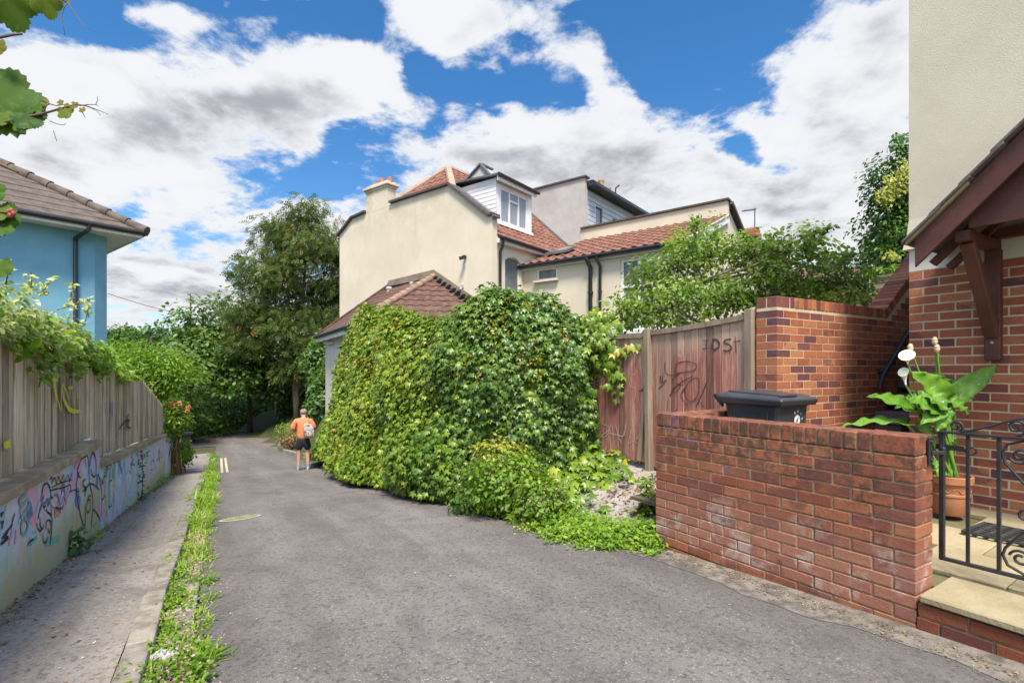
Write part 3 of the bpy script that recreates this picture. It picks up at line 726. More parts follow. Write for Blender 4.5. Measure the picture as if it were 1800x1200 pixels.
mb.add([e2p(a, b) for a, b in ((-.012,.004),(.006,.020),(.022,.028),(.012,.010),(.006,-.006),(.0,-.028),(-.008,-.028),(-.006,-.010),(-.02,-.008))], [tuple(range(9))]); mb.build('emblem_figure', M['bin'], em)

# dark recycling box at the foot of the steps
bx = thing('recycling_box', 'dark lidded box standing at the foot of the steps behind the lily', 'box', px(1573, 800, 4.95))
c = px(1573, 760, 5.0); c.z = -.50; mb = MB()
mb.prism([c+A1*.16-B1*.115-Z3*.62, c-A1*.14-B1*.115-Z3*.62, c-A1*.14+B1*.115-Z3*.62, c+A1*.16+B1*.115-Z3*.62], Z3*.60); mb.build('body', M['bin'], bx, bevel=.01)
mb = MB(); mb.box(c+Z3*.0, A1*.17, B1*.125, Z3*.016); mb.build('lid', plain('grey_plastic', (.16,.14,.15), rough=.5), bx, bevel=.006)

# ------------------------------------------------------------------ potted lily
M['terracotta'] = plain('terracotta', (.42,.19,.09), (.34,.14,.065), 6, .85, .3, fine=60)
PT = Vector((3.44, 4.03, 0)); PT.z = pz(PT)
pot = thing('plant_pot', 'round terracotta pot with a moulded band, holding the white lily', 'plant pot', PT)
mb = MB(); mb.lathe(PT, [(.10,0),(.105,.01),(.122,.12),(.124,.145),(.130,.15),(.131,.165),(.126,.17),(.134,.235),(.137,.24),(.150,.25),(.152,.30),(.147,.306),(.134,.305),(.128,.27),(.0,.268)], 40); mb.build('pot', M['terracotta'], pot, smooth=35)
mb = MB()
for k in range(9):
    a0 = k*2*math.pi/9; pts = []
    for i in range(14):
        a = a0+i/13*.6; rr_ = .1285+.008*(.19-.17)/.07; pts.append(PT+Vector((math.cos(a)*.1305, math.sin(a)*.1305, .20+.016*math.sin(i/13*2*math.pi))))
    mb.tube(pts, .004, 5)
mb.build('moulded_garland', M['terracotta'], pot, smooth=60)
mb = MB(); mb.lathe(PT+Z3*.272, [(.130,0),(.06,.006),(0,.008)], 20); mb.build('compost', M['earth'], pot)
lily = thing('arum_lily', 'tall arum lily with big arrow shaped leaves and white flowers, in the terracotta pot', 'plant', PT+Z3*.275)
m_, t_ = newmat('lily_leaf'); co_ = t_.coords()
lc = t_.mix(t_.mr(t_.noise(co_, 8, 4), .35, .65), (.095,.25,.02), (.17,.36,.035)); vo_ = t_.noise(co_, 75, 2)
lc = t_.mix(t_.mr(vo_, .66, .71), lc, (.55,.66,.30)); 
tb2 = lambda b: b
bb = t_.n('ShaderNodeBsdfPrincipled'); t_.put(bb.inputs[0], lc); bb.inputs['Roughness'].default_value = .5
tr_ = t_.n('ShaderNodeBsdfTranslucent'); t_.put(tr_.inputs[0], t_.mix(1.0, lc, (1.3,1.25,.5), 'MULTIPLY')); mx_ = t_.n('ShaderNodeMixShader'); mx_.inputs[0].default_value = .35
t_.t.links.new(bb.outputs[0], mx_.inputs[1]); t_.t.links.new(tr_.outputs[0], mx_.inputs[2]); oo_ = t_.n('ShaderNodeOutputMaterial'); t_.t.links.new(mx_.outputs[0], oo_.inputs[0]); M['lily_leaf'] = m_
M['lily_stem'] = plain('lily_stem', (.17,.34,.05), (.12,.26,.03), 9, .5)
M['petal'] = plain('white_spathe', (.80,.80,.70), (.72,.76,.55), 12, .5); M['bud'] = plain('faded_bud', (.66,.46,.26), (.72,.62,.42), 30, .7)
root = PT+Z3*.27
def stem(p, r0=.012, r1=.008, bend=.12):
    q = root+(p-root)*.05+Vector((random.uniform(-.05, .05), random.uniform(-.05, .05), 0)); mid = lerp(q, p, .55); out = Vector((p.x-root.x, p.y-root.y, 0)); mid -= out*bend*1.6
    n = 10; pts = [(q*(1-i/n)**2+mid*2*(i/n)*(1-i/n)+p*(i/n)**2) for i in range(n+1)]
    mb = MB(); mb.tube(pts, [lerp(r0, r1, i/n) for i in range(n+1)], 7); return mb.build('stem', M['lily_stem'], lily, smooth=60)
def lleaf(base, tip, w, face, droop=.08, fold=.25, wave=.015):
    """arrow-shaped leaf from the stem joint to its tip, face = rough normal"""
    d = tip-base; L = d.length; y = d.normalized(); n = Vector(face); n = (n-y*n.dot(y)).normalized(); x = y.cross(n); mb = MB(); ph = random.random()*6
    def fn(u, v):
        s = u*2-1; vv = v
        prof = (math.sin(math.pi*min(1, (vv*.93+.07))**.62))**.85*(1 if vv < .97 else .6)
        back = .16*(abs(s)**1.2)*max(0, 1-vv*3)
        hw = w/2*max(prof, .02)
        p = base+y*(L*(vv-back))+x*(s*hw)+n*(fold*abs(s)*hw-droop*L*(vv**2)*2+wave*math.sin(vv*21+ph+s*3)*abs(s))
        return p+n*droop*L*vv
    mb.grid(fn, 8, 18); return mb.build('leaf', M['lily_leaf'], lily, smooth=180, thick=.0012)
K = -FN
for (bx_, tx, w, zb_, zt_, fc, dr) in [
    ((1592,744),(1484,738),.13,3.95,3.85,(-.1,-.35,1),.10),
    ((1610,722),(1533,690),.17,3.98,3.85,(-.2,-.75,.8),.08),
    ((1664,700),(1604,652),.21,4.02,3.92,(-.1,-1,.35),.05),
    ((1660,706),(1713,697),.13,4.05,3.98,(.1,-.7,.8),.06),
    ((1680,694),(1755,640),.155,4.05,3.98,(-.45,-.9,.25),.04),
    ((1630,690),(1668,722),.16,3.95,3.82,(.1,-.9,.5),.10),
    ((1655,715),(1622,742),.14,3.92,3.80,(0,-.8,.5),.10),
    ((1618,742),(1634,768),.10,3.93,3.88,(-.3,-.8,.5),.05),
    ((1668,792),(1682,770),.08,3.98,3.93,(.3,-.9,.2),.03),
    ((1645,812),(1650,842),.06,3.93,3.88,(0,-1,.3),.05),
    ((1655,690),(1700,668),.13,4.12,4.10,(0,-.7,.7),.05),
    ((1640,700),(1575,712),.15,4.1,4.05,(0,-.6,.8),.08),((1668,690),(1640,655),.15,4.1,4.08,(.2,-1,.3),.04),((1670,705),(1705,725),.12,3.98,3.9,(.2,-.8,.6),.12),((1640,718),(1600,700),.16,3.9,3.82,(-.2,-.8,.6),.08),((1662,722),(1648,758),.12,3.9,3.84,(.1,-.9,.3),.1)]:
    b = px(*bx_, zb_); tp_ = px(*tx, zt_)
    stem(b); lleaf(b, tp_, w, fc, dr)
def spathe(c, axis, r=.055, L=.12, open_=1.0):
    ax = Vector(axis).normalized(); e = ax.orthogonal().normalized(); f = ax.cross(e); mb = MB()
    def fn(u, v):
        a = u*2*math.pi; rr_ = .006+r*(v**1.9)*open_; ext = L*v*(1+.35*v*math.cos(a)); return c+ax*ext+(e*math.cos(a)+f*math.sin(a))*rr_
    mb.grid(fn, 18, 8); o = mb.build('flower', M['petal'], lily, smooth=180)
    mb = MB(); mb.tube([c, c+ax*L*.75], .006, 6); mb.build('spadix', M['bud'], o)
for (fx, zf, ax, kind) in [((1596,640),3.95,(-.25,-.2,.9),0),((1600,612),4.0,(0,0,1),1),((1643,600),4.02,(0,0,1),1),((1647,613),4.0,(0,0,1),1),((1592,676),3.95,(-.1,.1,1),2)]:
    p = px(*fx, zf); stem(p, .009, .006, .03)
    if kind == 0: spathe(p, ax, .048, .075)
    elif kind == 2: spathe(p, ax, .03, .10)
    else:
        mb = MB(); mb.lathe(p-Z3*.012, [(.006,-.02),(.016,-.004),(.022,.010),(.017,.020),(.021,.028),(.012,.040),(.014,.046),(0,.050)], 9); mb.build('bud', M['bud'], lily, smooth=60)
# ------------------------------------------------------------------ painted retaining wall beside the pavement
def WP(x, y):                                            # point of the wall's road face seen at a pixel of the photograph
    a = (x-CX)/F; r0 = -1.19                             # plane RN.p = r0
    Zd = r0/(RN.x*a+RN.y); return px(x, y, Zd)
def ws(p): return RD.dot(p)
def WR(s, z, off=0.0): p = RN*(-1.19+off)+RD*s; return Vector((p.x, p.y, z))
m, t = newmat('painted_render'); co = t.coords(); tcg = t.coords()
n1 = t.n('ShaderNodeTexNoise'); t.put(n1.inputs['Vector'], t.vmath('MULTIPLY', co, (1,1,.6))); n1.inputs['Scale'].default_value = 1.7; n1.inputs['Detail'].default_value = 5; n1.inputs['Distortion'].default_value = .8
n2 = t.noise(t.vmath('ADD', co, (5,3,1)), 1.9, 5, .6, .6); n3 = t.noise(t.vmath('ADD', co, (9,1,4)), 2.6, 5, .6, .8); n4 = t.noise(co, 9, 6, .7)
col = t.ramp(n1.outputs[0], [(.30,(.30,.48,.76)),(.42,(.50,.56,.84)),(.50,(.66,.68,.86)),(.56,(.44,.64,.84)),(.64,(.66,.64,.84)),(.74,(.28,.58,.70))])
col = t.mix(t.math('MULTIPLY', t.mr(n2, .56, .63), .75), col, (.78,.36,.54))
col = t.mix(t.math('MULTIPLY', t.mr(n2, .44, .37), .75), col, (.25,.58,.56))
col = t.mix(t.math('MULTIPLY', t.mr(n3, .56, .63), .7), col, (.70,.52,.26))
col = t.mix(t.math('MULTIPLY', t.mr(n3, .43, .36), .65), col, (.22,.40,.70))
z = t.z(co); g = t.math('ADD', z, t.math('MULTIPLY', n4, .35))
col = t.mix(t.math('MULTIPLY', t.mr(g, .62, .25), .55), col, (.52,.60,.40))
col = t.mix(t.math('MULTIPLY', t.mr(g, .40, .15), .7), col, (.44,.42,.22))
col = t.mix(t.math('MULTIPLY', t.mr(n4, .58, .72), .3), col, (.62,.62,.64)); col = t.mix(1.0, col, (.86,.84,.84), 'MULTIPLY')
st = t.noise(t.vmath('MULTIPLY', co, (7,7,.5)), 2.2, 4, .6)
col = t.mix(t.math('MULTIPLY', t.mr(st, .57, .72), .35), col, (.25,.24,.17))
finish(t, col, .9, t.math('ADD', n4, t.noise(co, 60, 3)), .35, .008, spec=.2); M['mural'] = m
M['coping'] = plain('lichened_coping', (.40,.31,.21), (.25,.19,.12), 5, .9, .7, fine=45, bd=.01, isl=.12)
def sx(x): return ws(WP(x, 700))
S0 = -2.5; S1 = sx(176); S2 = sx(291); S3 = sx(306)
walls = []
for (sa, sb, za, zb, lab) in [(S0, S1, -.70, -.80, 'graffiti covered retaining wall, highest section nearest the viewer, under the grey board fence'),
                              (S1+.0, S2, -1.06, -1.64, 'graffiti covered retaining wall, middle section with streaky green and lilac paint'),
                              (S2+.0, S3, -1.80, -1.98, 'short blue end section of the retaining wall, beside the shrub')]:
    w = thing('retaining_wall', lab, 'wall', WR((sa+sb)/2, -hs((sa+sb)/2)+.03, -.1))
    n = 14; mb = MB()
    for k in range(n):
        a = lerp(sa, sb, k/n); b = lerp(sa, sb, (k+1)/n); z0 = lerp(za, zb, k/n)-.07; z1 = lerp(za, zb, (k+1)/n)-.07
        mb.add([WR(a, -hs(a)-.2), WR(b, -hs(b)-.2), WR(b, z1), WR(a, z0)], [(0,1,2,3)])
    mb.add([WR(sb, -hs(sb)-.2), WR(sb, -hs(sb)-.2, -.25), WR(sb, zb-.07, -.25), WR(sb, zb-.07)], [(0,1,2,3)])
    mb.add([WR(sa, -hs(sa)-.2), WR(sa, -hs(sa)-.2, -.25), WR(sa, za-.07, -.25), WR(sa, za-.07)], [(3,2,1,0)])
    mb.build('render_face', M['mural'], w)
    mb = MB(); L = sb-sa; m_ = max(1, round(L/.85))
    for k in range(m_):
        a = lerp(sa, sb, k/m_)+.003; b = lerp(sa, sb, (k+1)/m_)-.003
        mb.beam(WR(a, lerp(za, zb, (a-sa)/L)-.035, -.10), WR(b, lerp(za, zb, (b-sa)/L)-.035, -.10), .27, .07)
    mb.build('coping', M['coping'], w, bevel=.010, segs=2)
    walls.append(w)
# spray paint strokes, each lying on the wall face
def paint(name, c): return plain(name, c, tuple(x*.8+.02 for x in c), 12, .75, .05)
M['p_black'] = paint('black_spray', (.022,.022,.035)); M['p_pink'] = paint('pink_spray', (.80,.30,.46)); M['p_teal'] = paint('teal_spray', (.15,.46,.42)); M['p_green'] = paint('green_spray', (.34,.62,.10))
M['p_purple'] = paint('purple_spray', (.22,.13,.42)); M['p_orange'] = paint('orange_spray', (.60,.26,.13)); M['p_yellow'] = paint('yellow_spray', (.72,.64,.05)); M['p_red'] = paint('red_spray', (.48,.07,.10)); M['p_white'] = paint('white_spray', (.62,.62,.62)); M['p_blue'] = paint('blue_spray', (.16,.22,.42)); M['p_magenta'] = paint('magenta_spray', (.62,.20,.50)); M['p_lilac'] = paint('lilac_spray', (.62,.60,.86)); M['p_cyan'] = paint('cyan_spray', (.30,.66,.82)); M['p_rust'] = paint('dark_purple_spray', (.05,.028,.035))
def smoothline(p, sub=4):
    if len(p) < 3: return p
    out = []
    for i in range(len(p)-1):
        a, b, c, d = p[max(i-1, 0)], p[i], p[i+1], p[min(i+2, len(p)-1)]
        for k in range(sub):
            u = k/sub; out.append(tuple(.5*((2*b[j])+(-a[j]+c[j])*u+(2*a[j]-5*b[j]+4*c[j]-d[j])*u*u+(-a[j]+3*b[j]-3*c[j]+d[j])*u**3) for j in (0, 1)))
    return out+[p[-1]]
def Z7(lst): return [(x/4.615, 700+y/4.615) for x, y in lst]          # coordinates read on an enlargement
GR = [
 ('p_pink', .10, [(310,960),(345,800),(370,660)]), ('p_pink', .12, [(225,950),(255,970),(300,955)]), ('p_pink', .07, [(505,900),(560,720),(590,600)]), ('p_pink', .06, [(600,560),(640,490),(690,480),(700,560)]),
 ('p_orange', .12, [(440,930),(470,900),(480,850)]), ('p_orange', .05, [(1205,560),(1210,600)]), ('p_cyan', .16, [(1040,800),(1070,700),(1085,620)]), ('p_cyan', .12, [(30,960),(90,930)]), ('p_teal', .10, [(370,1180),(480,1130)]), ('p_teal', .08, [(245,1180),(300,1120)]),
 ('p_green', .09, [(850,560),(855,760),(870,960)]), ('p_green', .07, [(930,540),(925,750),(915,940)]), ('p_teal', .06, [(895,540),(890,700),(890,900)]), ('p_red', .04, [(525,860),(560,740),(590,610)]), ('p_red', .05, [(890,590),(885,640)]), ('p_purple', .05, [(1060,470),(1085,500),(1060,530),(1095,540)]), ('p_purple', .04, [(960,510),(960,620)]), ('p_blue', .05, [(1160,440),(1180,470),(1150,500)]),('p_blue', .035, [(1000,520),(1010,560)]), ('p_lilac', .10, [(1020,560),(1030,820)]), ('p_lilac', .14, [(1320,330),(1310,560)]), ('p_cyan', .10, [(1385,360),(1380,520)]), ('p_white', .10, [(1145,420),(1150,600)]), ('p_lilac', .05, [(1245,400),(1255,560)]), ('p_pink', .07, [(70,1190),(100,1060)]), ('p_pink', .06, [(120,1180),(130,1060)]), ('p_pink', .05, [(800,620),(830,760),(820,960)]), ('p_pink', .04, [(760,690),(770,880),(800,960)]),
 ('p_black', .022, smoothline([(650,645),(625,600),(640,530),(660,470),(690,445),(712,480),(718,560),(722,680)])), ('p_black', .02, smoothline([(722,560),(735,480),(752,440),(770,480),(778,560),(768,630),(745,620),(735,570)])),
 ('p_black', .02, smoothline([(640,590),(618,680),(620,790),(640,900),(665,1000),(680,1030),(690,980),(686,860)])), ('p_black', .02, smoothline([(722,690),(745,780),(750,880),(745,960),(738,1030)])), ('p_black', .018, smoothline([(690,650),(668,680),(675,710),(700,725),(685,760),(690,790)])), ('p_black', .03, [(680,715),(695,760)]), ('p_black', .016, smoothline([(735,790),(718,790),(700,840),(700,900),(712,925),(730,880),(728,820),(712,830),(710,870)])),
 ('p_black', .016, smoothline([(752,900),(775,920),(800,960),(812,995)])), ('p_black', .015, smoothline([(790,610),(815,680),(820,800),(828,820),(850,780)])), ('p_black', .014, smoothline([(868,560),(885,530),(905,560),(905,660),(880,680),(875,860),(900,870),(912,800)])), ('p_black', .014, [(912,515),(930,520)]), ('p_black', .016, [(938,512),(966,510)]),
 ('p_black', .012, smoothline([(400,660),(420,640),(415,690),(440,640),(455,690),(470,630),(490,680),(510,620),(520,680),(545,620),(560,660),(580,600)])), ('p_black', .014, [(412,720),(500,680),(582,660)]), ('p_black', .012, smoothline([(400,750),(430,740),(470,730),(520,720),(560,700),(575,740),(560,760)])),
 ('p_black', .015, smoothline([(350,790),(335,830),(340,740),(355,700),(380,690),(405,740),(412,850),(412,960)])), ('p_black', .018, smoothline([(300,980),(318,900),(345,848),(362,870),(380,920),(412,950),(415,1060),(400,1190)])), ('p_black', .014, smoothline([(320,960),(322,1030),(340,1060),(350,1020)])), ('p_black', .014, smoothline([(370,1060),(372,1000),(395,985),(410,1030),(395,1090),(385,1050)])), ('p_black', .014, smoothline([(340,1090),(345,1150),(365,1170),(385,1120)])),
 ('p_teal', .024, smoothline([(215,770),(150,830),(180,860),(225,820),(225,880),(160,965)])), ('p_teal', .026, smoothline([(200,965),(170,1010),(170,1080),(195,1100),(222,1040),(205,975),(180,990)])), ('p_teal', .02, [(180,850),(150,930)]), ('p_black', .018, smoothline([(115,930),(98,990),(90,1030),(55,1075),(10,1140)])), ('p_black', .022, smoothline([(60,1075),(35,1120),(60,1130),(0,1180)])), ('p_black', .035, [(0,940),(20,930),(5,960)]), ('p_black', .03, [(0,1000),(18,1000),(8,1060)]), ('p_black', .012, [(255,1075),(262,1100)]), ('p_black', .012, [(275,1070),(285,1095)]), ('p_black', .014, smoothline([(270,1140),(235,1160),(220,1195)])), ('p_black', .014, smoothline([(290,1010),(305,1060),(330,1075)])),
 ('p_rust', .02, smoothline([(1100,440),(1115,470)])), ('p_teal', .05, [(1040,790),(1050,800)])]
rg = random.Random(5)
for k in range(16):                                        # smaller tags layered between the big ones
    cx_, cy_ = rg.uniform(30, 1330), 0; cy_ = 1010-cx_*.36+rg.uniform(-70, 60)
    if cx_ > 820: cy_ = 640-(cx_-820)*.36+rg.uniform(-60, 60)
    n_ = rg.randint(4, 7); sx_ = rg.uniform(14, 34)*(1 if cx_ < 820 else .5); GR.append((rg.choice(['p_black', 'p_black', 'p_purple', 'p_white', 'p_blue', 'p_rust']), rg.uniform(.010, .024), smoothline([(cx_+(i-n_/2)*sx_*.8+rg.uniform(-.5, .5)*sx_, cy_+rg.choice([-1, 1])*rg.uniform(10, 42)) for i in range(n_)])))
for k in range(12):                                        # broad sprayed fills under them
    cx_ = rg.uniform(0, 1380); cy_ = 1000-cx_*.36+rg.uniform(-60, 40) if cx_ < 820 else 640-(cx_-820)*.36+rg.uniform(-40, 50)
    GR.append((rg.choice(['p_blue', 'p_lilac', 'p_cyan', 'p_white', 'p_teal', 'p_lilac']), rg.uniform(.07, .15), smoothline([(cx_, cy_-50), (cx_+rg.uniform(-20, 20), cy_), (cx_+rg.uniform(-25, 25), cy_+50)])))
for c, w, pts in GR:
    pts = Z7(pts); xm = sum(p[0] for p in pts)/len(pts)
    par = walls[0] if xm < 176 else walls[1] if xm < 291 else walls[2]
    mb = MB(); soft = w > .03
    off = .002+.0022*(0 if soft else 1)+random.random()*.0018
    def onwall(p):
        q = WP(*p)+RN*off; s_ = ws(q); i = 0 if par is walls[0] else 1 if par is walls[1] else 2
        a, b, za, zb = ((S0, S1, -.70, -.80), (S1, S2, -1.06, -1.64), (S2, S3, -1.80, -1.98))[i]
        q.z = max(-hs(s_)+.16, min(q.z, lerp(za, zb, min(1, max(0, (s_-a)/(b-a))))-.08-w*.35)); return q
    mb.ribbon([onwall(p) for p in pts], w, RN); mb.build('graffiti', M[c], par)

# ------------------------------------------------------------------ weathered board fence on the wall
m, t = newmat('grey_weathered_board'); co = t.coords((9,9,.55)); isl = t.island()
g1 = t.noise(co, 3.2, 6, .6, .3); g2 = t.noise(t.coords((30,30,1.2)), 3, 4, .6); bl = t.noise(t.coords(), 1.6, 4)
col = t.mix(t.mr(g1, .35, .65), (.63,.52,.40), (.42,.335,.25)); col = t.mix(t.math('MULTIPLY', t.mr(g2, .52, .7), .6), col, (.17,.14,.105))
col = t.mix(t.math('MULTIPLY', t.mr(bl, .55, .7), .3), col, (.30,.22,.14))
col = t.mix(1.0, col, t.ramp(isl, [(0,(.50,.47,.44)),(.35,(.85,.82,.78)),(.7,(1.02,1.0,.97)),(1,(1.3,1.26,1.2))]), 'MULTIPLY')
finish(t, col, .9, t.math('ADD', g1, g2), .5, .006, spec=.2); M['board'] = m
RF = -1.30
def FP(s, z, off=0.0): p = RN*(RF+off)+RD*s; return Vector((p.x, p.y, z))
def fs_at(x): a = (x-CX)/F; Zd = RF/(RN.x*a+RN.y); return RD.x*a*Zd+RD.y*Zd, Zd
topk = []
for x, y in [(-400,500),(0,572),(60,590),(120,612),(195,637),(215,645),(230,653),(250,668),(268,690),(286,713)]:
    s_, Zd = fs_at(x); topk.append((s_, (HY-y)/F*Zd))
topk = [(-3, .40)]+topk[1:]
def ftop(s): return float(np.interp(s, [k[0] for k in topk], [k[1] for k in topk]))
SE = topk[-1][0]
def fbot(s): return lerp(-.70, -.80, (s-S0)/(S1-S0))+.0 if s < S1 else lerp(-1.06, -1.64, (s-S1)/(S2-S1))
fence = thing('board_fence', 'weathered grey vertical board fence standing on the graffiti covered wall', 'fence', FP(3, -1.0))
mb = MB(); s = -2.6; i = 0
while s < SE-.01:
    w = min(random.uniform(.085, .15), SE-s); gap = random.uniform(.0, .002) if i % 2 else -.012; tl = random.uniform(-.004, .004); d = random.uniform(-.008, .008)*.25+(.013 if i % 2 else 0); i += 1
    zt0, zt1 = ftop(s)+random.uniform(-.012, .012), ftop(s+w)+random.uniform(-.012, .012); zb_ = max(fbot(s), fbot(s+w))+random.uniform(.0, .03)
    mb.prism([FP(s+tl, zb_, d), FP(s+w-gap+tl, zb_-.004, d), FP(s+w-gap-tl, zt1, d), FP(s-tl, zt0, d)], RN*-.017); s += w
mb.build('boards', M['board'], fence, bevel=.006)
mb = MB()
for dz in (-.16, -.85):
    for k in range(12):
        a = lerp(-2.5, SE-.3, k/12); b = lerp(-2.5, SE-.3, (k+1)/12); mb.beam(FP(a, max(ftop(a)+dz, fbot(a)+.12), -.06), FP(b, max(ftop(b)+dz, fbot(b)+.12), -.06), .04, .08)
mb.build('rail', M['board'], fence)
for k in range(9):
    s = -2+k*1.75
    if s > SE-.2: break
    mb = MB(); mb.beam(FP(s, -hs(s)-.3, -.11), FP(s, ftop(s)-.05, -.11), .09, .09, up=RN); mb.build('post', M['board'], fence)
def FPX(x, y): s_, Zd = fs_at(x); return px(x, y, Zd)
def F1(l): return [(x/2.667, 250+y/2.667) for x, y in l]
for c, w, pts in [('p_yellow', .05, [(79,668),(94,668)]), ('p_yellow', .045, [(84,667),(90,685),(92,715)]), ('p_yellow', .04, [(91,690),(99,722)]), ('p_yellow', .035, [(100,680),(101,722)]), ('p_yellow', .045, [(101,676),(104,700),(113,718),(122,723),(136,723)]), ('p_yellow', .03, [(102,674),(109,686),(113,700)]), ('p_yellow', .03, [(112,682),(120,681),(119,690)]), ('p_yellow', .035, [(128,676),(129,700)]), ('p_yellow', .03, [(122,690),(126,720)]), ('p_yellow', .03, [(131,690),(133,722)]), ('p_yellow', .05, smoothline([(-4,782),(2,782),(8,778)])),
                  ('p_red', .14, [(238,730),(239,752)]), ('p_magenta', .11, [(257,722),(258,732)]), ('p_black', .035, smoothline([(214,760),(219,735),(222,730),(221,758)])), ('p_black', .03, smoothline([(205,755),(214,742),(224,738),(218,748),(226,752)])), ('p_blue', .10, [(182,706),(183,730)]), ('p_blue', .12, [(192,706),(193,732)]), ('p_blue', .05, [(104,722),(106,738)]), ('p_orange', .07, [(272,732),(273,740)])]:
    mb = MB(); mb.ribbon([FPX(*p)+RN*(.030+random.random()*.003) for p in pts], w, RN); mb.build('graffiti', M[c], fence)

# ------------------------------------------------------------------ blue house
E1 = Vector((.614, .789, 0)); E2 = Vector((-.789, .614, 0))          # shared by both rendered houses
M['blue'] = plain('blue_render', (.19,.40,.52), (.15,.335,.45), 1.1, .9, .4, fine=110, bd=.005)
m, t = newmat('brown_concrete_tile'); co = t.coords(); isl = t.island(); a = t.noise(co, 5, 5, .6); b = t.noise(co, 34, 4, .7)
col = t.mix(t.mr(a, .35, .65), (.125,.10,.083), (.08,.064,.054)); col = t.mix(t.math('MULTIPLY', t.mr(b, .54, .70), .4), col, (.25,.225,.19)); col = t.mix(t.math('MULTIPLY', t.mr(t.noise(co, 2.4, 6, .7), .58, .68), .5), col, (.17,.15,.04))
finish(t, col, .9, b, .4, .01); M['tile_brown'] = m
M['white_pvc'] = plain('white_trim', (.74,.73,.70), (.66,.65,.62), 3, .5, .05)
M['pipe'] = plain('black_plastic_pipe', (.016,.016,.018), (.025,.025,.028), 6, .4, .05, spec=.5)
RC = Vector((-8.68, 12, 3.24))
bh = thing('blue_house', 'sky blue rendered house with brown hipped tile roof and black downpipe, behind the board fence', 'house', (RC.x, RC.y, -2.9))
WC = RC+E2*.46-E1*.50; ch = .27
def bq(a, b, z): p = WC+E2*a+E1*b; return Vector((p.x, p.y, z))
outl = [(0, -9), (0, -ch), (ch*.7, 0), (9, 0), (9, -9)]
mb = MB(); mb.prism([bq(a, b, -3.6) for a, b in outl], Z3*(3.6+3.12)); mb.build('wall', M['blue'], bh)
mb = MB()
def rq(m_, n_, z): p = RC+E2*m_-E1*n_; return Vector((p.x, p.y, z))
mb.prism([rq(0,0,3.10), rq(9.9,0,3.10), rq(9.9,9.9,3.10), rq(0,9.9,3.10)], Z3*.02); mb.build('soffit', M['white_pvc'], bh)
mb = MB(); mb.beam(rq(-.0,-.02,3.16), rq(-.0,9.9,3.16), .025, .15); mb.beam(rq(0,.0,3.16), rq(9.9,0,3.16), .025, .15); mb.build('fascia', M['white_pvc'], bh)
mb = MB(); g = [rq(-.06,-.10,3.2), rq(-.06,9.9,3.2)]; mb.tube(g, .058, 10); mb.tube([rq(-.1,-.06,3.2), rq(9.9,-.06,3.2)], .058, 10)
dpx = bq(-.05, -.62, 0)
mb.tube([rq(-.06,.98,3.17), rq(-.06,1.0,3.05), Vector((dpx.x, dpx.y, 2.92)), Vector((dpx.x, dpx.y, 2.8)), Vector((dpx.x, dpx.y, -2.6))], .042, 10)
mb.build('gutter', M['pipe'], bh, smooth=50)
# courses of flat concrete tiles on the two slopes in view and the two hidden
pt_ = .67; apex = 4.95; nco = 17
for k4 in range(4):
    mb = MB()
    def slope_pt(along, up):
        if k4 == 0: m_, n_ = up, along
        elif k4 == 1: m_, n_ = along, up
        elif k4 == 2: m_, n_ = 9.9-up, along
        else: m_, n_ = along, 9.9-up
        return rq(m_, n_, 3.25+pt_*up)
    for c in range(nco):
        u0 = -.09+c*.30; u1 = u0+.33
        if u0 > apex: break
        lo, hi = max(u0, -.09), min(u1, apex)
        nT = 30
        a0, a1 = lo, 9.9-lo; b0, b1 = hi, 9.9-hi
        A_ = [slope_pt(a0, lo)+Z3*.035, slope_pt(a1, lo)+Z3*.035, slope_pt(b1, hi)+Z3*.012, slope_pt(b0, hi)+Z3*.012]
        mb.prism(A_, -Z3*.034)
    mb.build('roof', M['tile_brown'], bh)
mb = MB()
for k in range(17):
    a = -.08+k*.29; b = a+.31; mb.tube([rq(a, a, 3.25+pt_*a+.05), rq(b, b, 3.25+pt_*b+.035)], [.12, .10], 10)
    mb.tube([rq(9.9-a, a, 3.25+pt_*a+.05), rq(9.9-b, b, 3.25+pt_*b+.035)], [.12, .10], 10); mb.tube([rq(a, 9.9-a, 3.25+pt_*a+.05), rq(b, 9.9-b, 3.25+pt_*b+.035)], [.12, .10], 10)
mb.build('hip_tiles', M['tile_brown'], bh, smooth=40)
M['glass'] = plain('dark_window_glass', (.05,.06,.07), (.09,.10,.11), 2, .08, 0, spec=.6)
mb = MB(); c = bq(-.02, -2.55, 2.25)
for a, b in ((-.55,.55),): 
    mb.beam(c-E1*.55+Z3*.6, c+E1*.55+Z3*.6, .06, .07); mb.beam(c-E1*.55-Z3*.6, c+E1*.55-Z3*.6, .06, .07); mb.beam(c-E1*.52-Z3*.6, c-E1*.52+Z3*.6, .06, .07, up=E2); mb.beam(c+E1*.52-Z3*.6, c+E1*.52+Z3*.6, .06, .07, up=E2)
wn_ = mb.build('window', M['white_pvc'], bh); mb = MB(); mb.box(c+E2*.005, E1*.49, E2*.006, Z3*.57); mb.build('pane', M['glass'], wn_)
# telephone wire in the distance
mb = MB(); a, b = px(190, 516, 34), px(420, 556, 40); n = 16
mb.tube([lerp(a, b, i/n)-Z3*(.5*math.sin(math.pi*i/n)) for i in range(n+1)], .02, 5)
o = mb.build('overhead_wire', M['pipe']); tag(o, 'thin dark overhead wire sagging between the blue house and the trees', 'wire')
